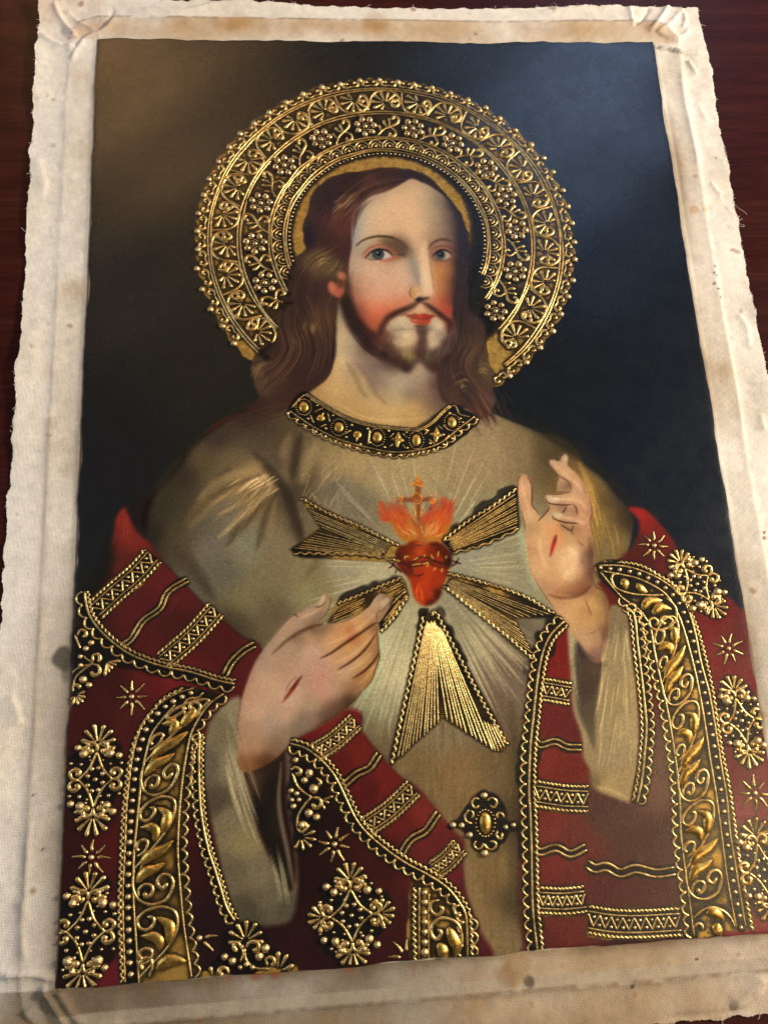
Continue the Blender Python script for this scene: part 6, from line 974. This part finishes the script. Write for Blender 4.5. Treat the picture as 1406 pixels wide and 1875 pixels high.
# raw canvas
M_RAW, nt, b = mat('raw_canvas'); at = N_(nt, 'ShaderNodeAttribute', attribute_name='paint'); nt.links.new(at.outputs['Color'], b.inputs['Base Color']); b.inputs['Roughness'].default_value = .92; b.inputs['Specular IOR Level'].default_value = .15
tc = nt.nodes.new('ShaderNodeTexCoord'); w1 = N_(nt, 'ShaderNodeTexWave', wave_type='BANDS', bands_direction='X', Scale=330, Distortion=1.2, Detail=1); w2 = N_(nt, 'ShaderNodeTexWave', wave_type='BANDS', bands_direction='Y', Scale=330, Distortion=1.2, Detail=1)
for w in (w1, w2): nt.links.new(tc.outputs['Object'], w.inputs['Vector'])
wm = N_(nt, 'ShaderNodeMath', operation='MAXIMUM'); nt.links.new(w1.outputs['Fac'], wm.inputs[0]); nt.links.new(w2.outputs['Fac'], wm.inputs[1])
b1 = bump(nt, b, wm.outputs[0], .5, .0005); bump(nt, b, noise_n(nt, 420, 3, .7).outputs['Fac'], .5, .0007, b1)
M_THR, nt, b = mat('cotton_thread'); b.inputs['Base Color'].default_value = (.72, .66, .56, 1); b.inputs['Roughness'].default_value = .9
# polished dark table
M_TAB, nt, b = mat('polished_mahogany')
g1 = noise_n(nt, 9, 5, .65, stretch=(.6, 7, 1)); g2 = noise_n(nt, 60, 4, .7, stretch=(.5, 10, 1)); ad = N_(nt, 'ShaderNodeMath', operation='ADD'); nt.links.new(g1.outputs['Fac'], ad.inputs[0]); nt.links.new(g2.outputs['Fac'], ad.inputs[1])
hf = N_(nt, 'ShaderNodeMath', operation='MULTIPLY'); hf.inputs[1].default_value = .5; nt.links.new(ad.outputs[0], hf.inputs[0])
cr = ramp(nt, hf.outputs[0], [(.34, (.018, .0036, .003)), (.5, (.034, .0068, .0055)), (.66, (.060, .013, .0095))]); nt.links.new(cr.outputs[0], b.inputs['Base Color'])
rr = ramp(nt, noise_n(nt, 35, 4, .6).outputs['Fac'], [(.3, .30), (.7, .42)]); nt.links.new(rr.outputs[0], b.inputs['Roughness']); bump(nt, b, g2.outputs['Fac'], .12, .0006)
b.inputs['Specular IOR Level'].default_value = .08

# ================================================================== CANVAS SURFACE
def zfun(u, v):      # soft buckling of the unstretched canvas (canvas units)
    z = .0011*np.sin(7.1*u+4.3*v+.5)+.0007*np.sin(13*u-9*v+1.7)+.00035*np.sin(25*u+31*v)+.0005*np.sin(19*v-6*u+2)
    e = np.clip((u-.72)/.3, 0, 1)*np.clip((.75-v)/.75, 0, 1)
    z = z+e*.0011*np.sin(30*v-13*u+1)
    return z+.0042
def todata(m_): return np.where(m_ <= .04045, m_/12.92, ((np.clip(m_, 0, None)+.055)/1.055)**2.4)
def worldz(u, v, h): return np.c_[(u-.5)*PW, (ASP/2-v)*PW, h*PW]
def make(name, V, Fq, material, parent=None, attrs=None, smooth=True):
    me = bpy.data.meshes.new(name); V = np.ascontiguousarray(V, np.float32); Fq = np.asarray(Fq); k = Fq.shape[1]
    me.vertices.add(len(V)); me.vertices.foreach_set('co', V.ravel()); me.loops.add(Fq.size); me.loops.foreach_set('vertex_index', Fq.ravel().astype(np.int32)); me.polygons.add(len(Fq))
    me.polygons.foreach_set('loop_start', np.arange(0, Fq.size, k, dtype=np.int32)); me.polygons.foreach_set('loop_total', np.full(len(Fq), k, np.int32))
    me.polygons.foreach_set('use_smooth', np.full(len(Fq), smooth)); me.update(calc_edges=True)
    if attrs:
        for nm, (tp, dat) in attrs.items():
            a = me.attributes.new(nm, tp, 'POINT'); a.data.foreach_set('color' if tp == 'FLOAT_COLOR' else 'value', np.ascontiguousarray(dat, np.float32).ravel())
    me.materials.append(material); o = bpy.data.objects.new(name, me); COL.objects.link(o)
    if parent is not None: o.parent = parent
    return o
root = bpy.data.objects.new('canvas_painting', None); COL.objects.link(root)
root['label'] = 'unframed painting of a haloed bearded man with raised gold ornament, lying on dark wood'; root['category'] = 'painting'
HGT[LAB == L_HALO] = np.maximum(HGT[LAB == L_HALO], .0005)
HGT += .000025*blur(rng.standard_normal((NV, NU)), .8)
ZB = zfun(UU, VV)+.0006+blur(HGT, .7)
ZB = ZB-.0004*np.exp(-np.minimum(np.minimum(UU, 1-UU), np.minimum(VV, ASP-VV))/.003)
wob = .0007*N12+.0003*N5+.0006*N40
def pull(a, hi): return wob*(np.exp(-a/.004)+np.exp(-(hi-a)/.004))
UE = UU+pull(UU, 1.0); VE = VV+pull(VV, ASP)
GV3 = worldz(UE.ravel(), VE.ravel(), ZB.ravel())
LIN = todata(np.clip(IMG, 0, 1)); COL4 = np.concatenate([LIN, np.ones((NV, NU, 1))], -1).reshape(-1, 4)
GI = np.clip(GILD+.0, 0, 1).ravel()
# irregular painted edge
keepcell = np.ones((NV-1, NU-1), bool)
cl = LAB[:-1, :-1]; ci, cj = np.nonzero(keepcell); cid = (ci*NU+cj); lab = cl[ci, cj]
PARTS = {}
order = sorted(LABELS, key=lambda k: 0 if LABELS[k][1] is None else 1)
for L in order:
    nm, par = LABELS[L]; q = cid[lab == L]
    if len(q) == 0: print('empty label', nm); continue
    Fq = np.c_[q+NU, q+NU+1, q+1, q]; uq, inv = np.unique(Fq, return_inverse=True)
    PARTS[L] = make(nm, GV3[uq], inv.reshape(Fq.shape), M_PAINT, PARTS.get(par, root), {'paint': ('FLOAT_COLOR', COL4[uq]), 'gild': ('FLOAT', GI[uq])})
def zat(u, v):
    x = np.clip(np.asarray(u)*GU, 0, NU-1.001); y = np.clip(np.asarray(v)*GV, 0, NV-1.001); i = y.astype(int); j = x.astype(int); fi = y-i; fj = x-j
    return ZB[i, j]*(1-fi)*(1-fj)+ZB[i+1, j]*fi*(1-fj)+ZB[i, j+1]*(1-fi)*fj+ZB[i+1, j+1]*fi*fj
def buildrelief(name, rl, parent, material):
    V = np.vstack(rl.v); Fq = np.vstack(rl.f)
    # nothing may hang over the painted edge or over the painted hair in front of the halo
    cen = V[Fq].mean(1); ok = (cen[:, 0] > .001) & (cen[:, 0] < .999) & (cen[:, 1] < ASP-.002)
    if parent == L_HALO:
        g = np.clip((cen[:, :2]*[GU, GV]).astype(int), 0, [NU-1, NV-1]); lb = LAB[g[:, 1], g[:, 0]]; ok &= ~np.isin(lb, FRONT)
    Fq = Fq[ok]
    if len(Fq) == 0: return None
    uq, inv = np.unique(Fq, return_inverse=True); V = V[uq]; Fq = inv.reshape(Fq.shape)[:, ::-1]
    W = worldz(V[:, 0], V[:, 1], zat(V[:, 0], V[:, 1])+V[:, 2]-.0002)
    return make(name, W, Fq, material)
FRONT = [L_HAIR, L_FACE, L_NECK]
for nm, rl, par, mt in MOTIFS:
    if not rl.v: continue
    o = buildrelief(nm, rl, par, MATS[mt])
    if o is None: continue
    if par is None: o.parent = root; PARTS[rl.key] = o
    else: o.parent = PARTS[par]
bm_ = bpy.data.meshes.new('bead'); bm_.from_pydata((BV*[1, -1, 1]).tolist(), [], [tuple(f[::-1]) for f in BF4.tolist()]); bm_.materials.append(MATS['bead'])
bm_.polygons.foreach_set('use_smooth', [True]*len(bm_.polygons)); bm_.update()
for par, p, r in BEADS:
    if not (.004 < p[0] < .996 and p[1] < ASP-.005): continue
    o = bpy.data.objects.new('bead', bm_); COL.objects.link(o); o.parent = PARTS[par]
    s = r*K*PW; o.location = worldz(np.array([p[0]]), np.array([p[1]]), np.array([float(zat(p[0], p[1]))-.0002]))[0]; o.scale = (s*random.uniform(.95, 1.05), s*random.uniform(.95, 1.05), s*.9); o.rotation_euler = (random.uniform(-.15, .15), random.uniform(-.15, .15), random.random()*6)

# ---------------------------------------------------------------- raw canvas border
MG = .112; ST = 2.0/GU
us = np.arange(-int(MG/ST)*ST, 1+MG, ST); vs = np.arange(-int(MG/ST)*ST, ASP+MG, ST); mu, mv = np.meshgrid(us, vs); nr, nc = mu.shape
def smooth2(shape, s, seed):
    g = np.random.default_rng(seed).standard_normal(shape); g = blur(g, s); return g/g.std()
m3, m8, m25 = smooth2(mu.shape, 2.0, 11), smooth2(mu.shape, 6, 12), smooth2(mu.shape, 18, 13)
m1 = smooth2(mu.shape, .8, 14)
dx = np.maximum(-mu, mu-1); dy = np.maximum(-mv, mv-ASP); dout = np.where((dx > 0) & (dy > 0), np.hypot(dx, dy), np.maximum(dx, dy))
# the outline: slightly wavy, nibbled where it was torn off its tacks
al = np.where(dx > dy, mv, mu)
lim_l = .1015+.002*np.sin(al*9)+.0016*np.sin(al*63)*(np.sin(al*11)>-.2)+.0012*m3; lim_r = .1005+.0045*al/1.49*2+.0012*np.sin(al*23)+.0010*m3; lim_t = .083+.004*np.sin(al*7+1)+.0015*m3-.004*np.clip((mu-.3)*3, -1, 1); lim_b = .1+.0012*m3
rim_ = .0004*np.random.default_rng(21).standard_normal(mu.shape)
lim_l, lim_r, lim_t, lim_b = lim_l+rim_, lim_r+rim_, lim_t+rim_, lim_b+rim_
inside = (np.where(mu < 0, -mu < lim_l, True)) & (np.where(mu > 1, mu-1 < lim_r, True)) & (np.where(mv < 0, -mv < lim_t, True)) & (np.where(mv > ASP, mv-ASP < lim_b, True))
def crease(P, w, h, sharp=1.0):      # a fold line pressed into the canvas; P in photo pixels
    U = resample(spline(up(P), 6), ds=.004); best = np.full(mu.shape, 9.); side = np.zeros(mu.shape)
    x0, y0 = U.min(0)-w*5; x1, y1 = U.max(0)+w*5
    sel = (mu > x0) & (mu < x1) & (mv > y0) & (mv < y1); pu, pv = mu[sel], mv[sel]; d = np.hypot(pu[:, None]-U[:, 0], pv[:, None]-U[:, 1]); k = d.argmin(1); dm = d[np.arange(len(k)), k]; T = np.gradient(U, axis=0)[k]; sg = np.sign(T[:, 0]*(pv-U[k, 1])-T[:, 1]*(pu-U[k, 0]))
    e = np.minimum(1, np.minimum(k, len(U)-1-k)/max(1, len(U)*.15))
    out = np.zeros(mu.shape); out[sel] = h*e*(np.exp(-(dm/w))*(1+.8*sg*(1-np.exp(-dm/(w*.5))))); return out
mz = zfun(np.clip(mu, 0, 1), np.clip(mv, 0, ASP))
rid = .0475+.0012*m25*.6
rh = np.where(mu < 0, .0014, np.where(mu > 1, .0020, .0024))*(1+.35*m25)
mz = mz-.0020*np.clip(dout/.008, 0, 1)+rh*np.clip(dout/rid, 0, 1)**3*(dout < rid)+np.where(dout >= rid, rh*np.exp(-(dout-rid)/.0045)-.0010*(1-np.exp(-(dout-rid)/.014)), 0)
mz = mz+np.where(dout > .05, (.0011*m25+.0005*m8)*np.clip((dout-.05)/.03, 0, 1), .0003*m8*np.clip(dout/.012, 0, 1))+.00016*m3*np.clip(dout/.012, 0, 1)
mz = mz+np.where(mu < -.06, .0035*np.clip((-mu-.06)/.04, 0, 1)*(.6+.5*np.sin(mv*10+1)), 0)+np.where(mu > 1.06, .003*np.clip((mu-1.06)/.04, 0, 1)*(.5+.5*np.sin(mv*13)), 0)
for P, w, h in [(c(Z0, (400, 250), (450, 200), (540, 160), (600, 90)), .006, .0030), (c(Z0, (290, 20), (330, 110), (420, 220)), .005, .0042), (c(Z0, (340, 60), (430, 130), (520, 170)), .004, .0026), (c(Z0, (215, 180), (300, 230), (400, 245)), .005, .0034), (c(Z0, (370, 330), (390, 270), (440, 220)), .004, .0022), (c(Z0, (590, 40), (580, 100), (540, 160)), .003, -.0022), (c(Z0, (640, 60), (800, 50), (960, 55), (1150, 15), (1406, 10)), .006, .0028), (c(Z0, (180, 520), (300, 500), (330, 520)), .004, .0020), (c(Z0, (200, 800), (240, 950), (210, 1050)), .010, .0026),
        (c(ZR, (690, 0), (700, 70), (710, 150)), .004, .0026), (c(ZR, (900, 20), (860, 90), (790, 180)), .004, .0035), (c(ZR, (960, 60), (900, 130), (830, 180)), .004, .0030), (c(ZR, (800, 40), (760, 110), (710, 150)), .004, -.0025), (c(ZR, (940, 20), (980, 100), (960, 160)), .003, .0024), (c(ZR, (1075, 295), (960, 290), (900, 270), (815, 260)), .004, .0045), (c(ZR, (1010, 150), (960, 200), (900, 210), (820, 180)), .004, .0026), (c(ZR, (985, 320), (1020, 370), (1040, 390)), .004, .0032), (c(ZR, (1040, 520), (1070, 580), (1100, 640)), .006, .0030), (c(ZR, (1110, 940), (1150, 990), (1170, 1000)), .004, .0034), (c(ZR, (1000, 1085), (1040, 1075), (1085, 1080)), .003, .0016), (c(ZR, (0, 10), (200, 60), (400, 40), (680, 20)), .006, .0026), (c(ZR, (940, 330), (985, 560), (1050, 900)), .005, .0018),
        ([(1350, 570), (1368, 600), (1372, 640)], .007, .0034), ([(1392, 760), (1400, 790)], .005, .0026), ([(40, 1000), (36, 1030), (45, 1060)], .006, .0034), ([(20, 1270), (35, 1300), (40, 1330)], .008, .0036), ([(0, 1785), (60, 1780), (105, 1790)], .004, .0044), ([(80, 1800), (110, 1850), (130, 1875)], .004, .0046), ([(100, 1790), (130, 1840), (160, 1868), (240, 1875)], .005, .0040), ([(40, 1860), (70, 1830), (90, 1805)], .004, .0035), ([(1406, 1790), (1370, 1820), (1340, 1850)], .006, .0040), ([(1200, 1862), (1290, 1856), (1400, 1845)], .006, -.0030), ([(1406, 1810), (1350, 1850), (1300, 1870)], .004, .0034),
        ([(48, 1640), (42, 1700), (52, 1760)], .007, .0030), ([(60, 1500), (52, 1600), (50, 1690)], .006, .0024)]: mz = mz+crease(P, w*1.15, h*(1.5 if abs(h) > .0038 or P[0][1] < 130 else .8))
# stains, and a cast shadow painted into the bottom margin: bare cloth, brown size along the paint, darker lines along the folds
def srgb(h): return todata(hexc(h))
mc = np.ones(mu.shape+(3,))*srgb('#e6dfd5')
def stain_shade(w, col):
    global mc
    w = np.clip(w, 0, 1)[..., None]; mc = mc*(1-w)+srgb(col)*w
stain_shade(.35+.22*m25+.10*m8, '#dcd2c3')
left = mu < 0; right = mu > 1; top = mv < 0; bot = mv > ASP
stain_shade(np.where(dout < rid, .42+.06*m8+.2*m25, 0)*np.where(right, .3, np.where(left, .35, 1.0)), '#bda27c')
stain_shade(np.where(top & (dout < rid), .4+.12*m8, 0)*np.exp(-((dout-.03)/.022)**2), '#b08552')
stain_shade(np.where(right, np.exp(-dout/.022)*(.30+.3*m25+.06*m8), 0), '#8d7048'); stain_shade(np.where(right, np.exp(-np.abs(dout-.012)/.012)*np.exp(-((mv-.28)/.13)**2)*.75, 0), '#7a5c34'); stain_shade(np.where(right, np.exp(-dout/.02)*np.exp(-((mv-1.12)/.12)**2)*.75, 0), '#5f482b')
stain_shade(np.where(left, np.exp(-dout/.02)*(.35+.2*m25+.06*m8)*np.clip(.25+mv, 0, 1.2), 0), '#6e5f4c'); stain_shade(np.where(left, np.exp(-dout/.030)*np.clip((mv-.9)/.25, 0, 1)*.75, 0), '#5f5140'); stain_shade(np.where(left & (mv > .7), np.exp(-np.abs(dout-.05)/.006)*.4, 0), '#7d6348')
stain_shade(np.where(left | bot, np.exp(-dout/.0035)*.8, 0), '#4a3c2c'); br_ = np.clip((mu-.42)/.2+.15*m25, 0, 1); stain_shade(np.where(bot, (.8+.15*m25+.05*m8), 0)*(1-br_*.55), '#665a49'); stain_shade(np.where(bot, .35*br_, 0), '#b58f60'); stain_shade(np.where(bot, np.exp(-dout/.014)*(.5+.15*m8), 0), '#5d4a33'); stain_shade(np.where(bot & (dout > .03) & (dout < .046), .55, 0), '#a59a88'); stain_shade(np.where(bot & (dout > .05), .25+.1*m8, 0), '#8f7148'); stain_shade(np.where((dout > .045) & (dout < .0505), .55-.3*np.abs(m3), 0)*(top | bot), '#6d5439'); stain_shade(np.where(left & top, .2+.08*m8, 0), '#cfa994')  # bottom margin: cast shadow on the left, lit right side, both painted into the colour
stain_shade(np.clip((m8-1.6)*.25, 0, .3)*(dout < .08), '#a98552'); stain_shade(np.clip((m3-2.3)*.9, 0, .7), '#8a6740')
def spot(p, r, col, a=.9, e=.35):
    q = up(p)[0]; d = np.hypot(mu-q[0], (mv-q[1]))/(r*K); stain_shade(np.clip((1-d+.12*m3)/e, 0, 1)*a, col)
for p, r, cl_, a in [((968, 1797), 10, '#4f4335', .85), ((118, 1208), 24, '#3b362e', .85), ((125, 1235), 16, '#57503f', .6), ((62, 1456), 3.5, '#2a211a', .9), ((80, 1555), 3.5, '#2a211a', .9), ((1274, 1756), 3.5, '#33271c', .9), ((1306, 500), 4, '#4d3a2a', .8), ((1306, 520), 3, '#4d3a2a', .8), ((1397, 975), 4, '#4a3022', .9), ((1398, 985), 4, '#4a3022', .8), ((1308, 292), 4, '#8a7c70', .8), ((1238, 332), 5, '#a08460', .7), ((1270, 325), 6, '#a98e68', .7), ((940, 1770), 26, '#9a7a4c', .5), ((925, 1785), 20, '#7d5a36', .4), ((98, 184), 4, '#a57a60', .6), ((1355, 570), 5, '#a5835c', .6), ((1155, 1806), 4, '#3a2c1e', .8), ((1270, 384), 11, '#b98f4e', .55), ((1288, 383), 8, '#c09a5c', .5), ((870, 62), 5, '#5d4a35', .6), ((860, 72), 4, '#5d4a35', .5), ((340, 46), 4, '#a57f50', .6)]: spot(p, r, cl_, a)
for x, y0, l, wd_ in ((232, 1808, 20, 6), (419, 1790, 16, 10), (470, 1782, 14, 22), (757, 1768, 26, 5), (500, 1782, 8, 20), (365, 1868, 10, 7), (640, 1776, 6, 12)):      # red paint run over the edge
    for k in range(6): spot((x+random.uniform(-1, 1)*wd_*.4, y0+l*k/6-4), wd_*(1-.14*k)*.6, '#8a4a36', .38, .7)

for (x, y) in ((1307, 488), (1311, 505), (1314, 530), (1318, 545)): spot((x, y), 3, '#3c332b', .8)
mc *= (1+.035*m1+.03*m3)[..., None]
mz = np.maximum(np.where(dout < .004, zfun(mu, mv)-.0012*np.clip((.004-dout)/.003, 0, 1)-.0006, mz), .0012)
cellin = inside[:-1, :-1] | inside[1:, 1:] | inside[1:, :-1] | inside[:-1, 1:]; cu = np.clip(mu, -lim_l, 1+lim_r); cv = np.clip(mv, -lim_t, ASP+lim_b); hole = ((mu > .004) & (mu < .996) & (mv > .004) & (mv < ASP-.004)); cellin &= ~(hole[:-1, :-1] & hole[1:, 1:])
ii, jj = np.nonzero(cellin); q = ii*nc+jj; Fq = np.c_[q+nc, q+nc+1, q+1, q]; uq, inv = np.unique(Fq, return_inverse=True)
W = worldz(cu.ravel(), cv.ravel(), mz.ravel())
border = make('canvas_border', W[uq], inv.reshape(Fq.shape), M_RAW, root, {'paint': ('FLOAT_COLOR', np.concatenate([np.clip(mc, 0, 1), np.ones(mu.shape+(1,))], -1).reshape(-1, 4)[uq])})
# frayed threads along the torn edges
thr = Relief()
def thread3(rl, P3, r):
    P3 = np.asarray(P3, float); n = len(P3); T = np.gradient(P3, axis=0); T /= np.linalg.norm(T, axis=1)[:, None]; s = np.cross(T, [0, 0, 1.]); s /= np.maximum(np.linalg.norm(s, axis=1), 1e-6)[:, None]; u = np.cross(s, T); V = []
    for k in range(4): a = k*math.pi/2; V.append(P3+(s*math.cos(a)+u*math.sin(a))*r)
    V = np.stack(V, 1).reshape(-1, 3); Fq = [(i*4+k, i*4+(k+1) % 4, i*4+4+(k+1) % 4, i*4+4+k) for i in range(n-1) for k in range(4)]; rl.add(V, Fq)
bx = {}
for side_, n in (('l', 150), ('r', 170), ('t', 110), ('b', 40)):
    for i in range(n):
        if side_ in 'lr':
            v = random.uniform(-.08, ASP+.08); row = int(np.clip(round((v-vs[0])/ST), 0, nr-1)); cols = np.nonzero(inside[row])[0]; col_ = cols[0] if side_ == 'l' else cols[-1]; u = us[col_]; d = (-1, 0) if side_ == 'l' else (1, 0)
        else:
            u = random.uniform(-.08, 1.08); col_ = int(np.clip(round((u-us[0])/ST), 0, nc-1)); rows = np.nonzero(inside[:, col_])[0]; row = rows[0] if side_ == 't' else rows[-1]; v = vs[row]; d = (0, -1) if side_ == 't' else (0, 1)
        z = mz[row, col_]; L = random.expovariate(1/.0016)+.0008; L = min(L, .012); sw = random.gauss(0, .6); q = np.linspace(-.25, 1, 6)
        P3 = np.c_[u+d[0]*q*L+d[1]*sw*q*q*L, v+d[1]*q*L+d[0]*sw*q*q*L, z+.0003+.25*L*np.sin(q*2+random.random())*random.uniform(-.3, .6)]; P3[:, 2] = np.maximum(P3[:, 2], .0006); thread3(thr, P3, .00028)
V = np.vstack(thr.v); frays = make('frayed_edge', worldz(V[:, 0], V[:, 1], V[:, 2]), np.vstack(thr.f), M_THR, root); frays['kind'] = 'stuff'
for P in ([(1341, 378), (1348, 387), (1358, 393), (1364, 397)], [(1345, 412), (1352, 420), (1358, 418), (1352, 414)], [(110, 412), (118, 432), (130, 440), (134, 444)]):
    o_ = Relief(); U = resample(spline(up(P), 6), n=14); thread3(o_, np.c_[U, .007+.002*np.sin(np.linspace(0, 3, 14))], .00032); V = np.vstack(o_.v); make('loose_thread', worldz(V[:, 0], V[:, 1], V[:, 2]), np.vstack(o_.f), M_THR, root)

# ================================================================== TABLE
import bmesh
bm = bmesh.new(); bmesh.ops.create_cube(bm, size=1); bmesh.ops.scale(bm, vec=(2.2, 1.7, .04), verts=bm.verts); bmesh.ops.translate(bm, vec=(0, .1, -.0205), verts=bm.verts)
bmesh.ops.bevel(bm, geom=bm.edges[:], offset=.006, segments=3, affect='EDGES', profile=.5)
me = bpy.data.meshes.new('wooden_table'); bm.to_mesh(me); bm.free(); me.materials.append(M_TAB); tb = bpy.data.objects.new('wooden_table', me); COL.objects.link(tb)
tb['label'] = 'dark reddish brown polished wooden table top under the painting'; tb['category'] = 'table'
print('tris', sum(len(o.data.loops)-2*len(o.data.polygons) for o in scn.objects if o.type == 'MESH'), 'objects', len(scn.objects))
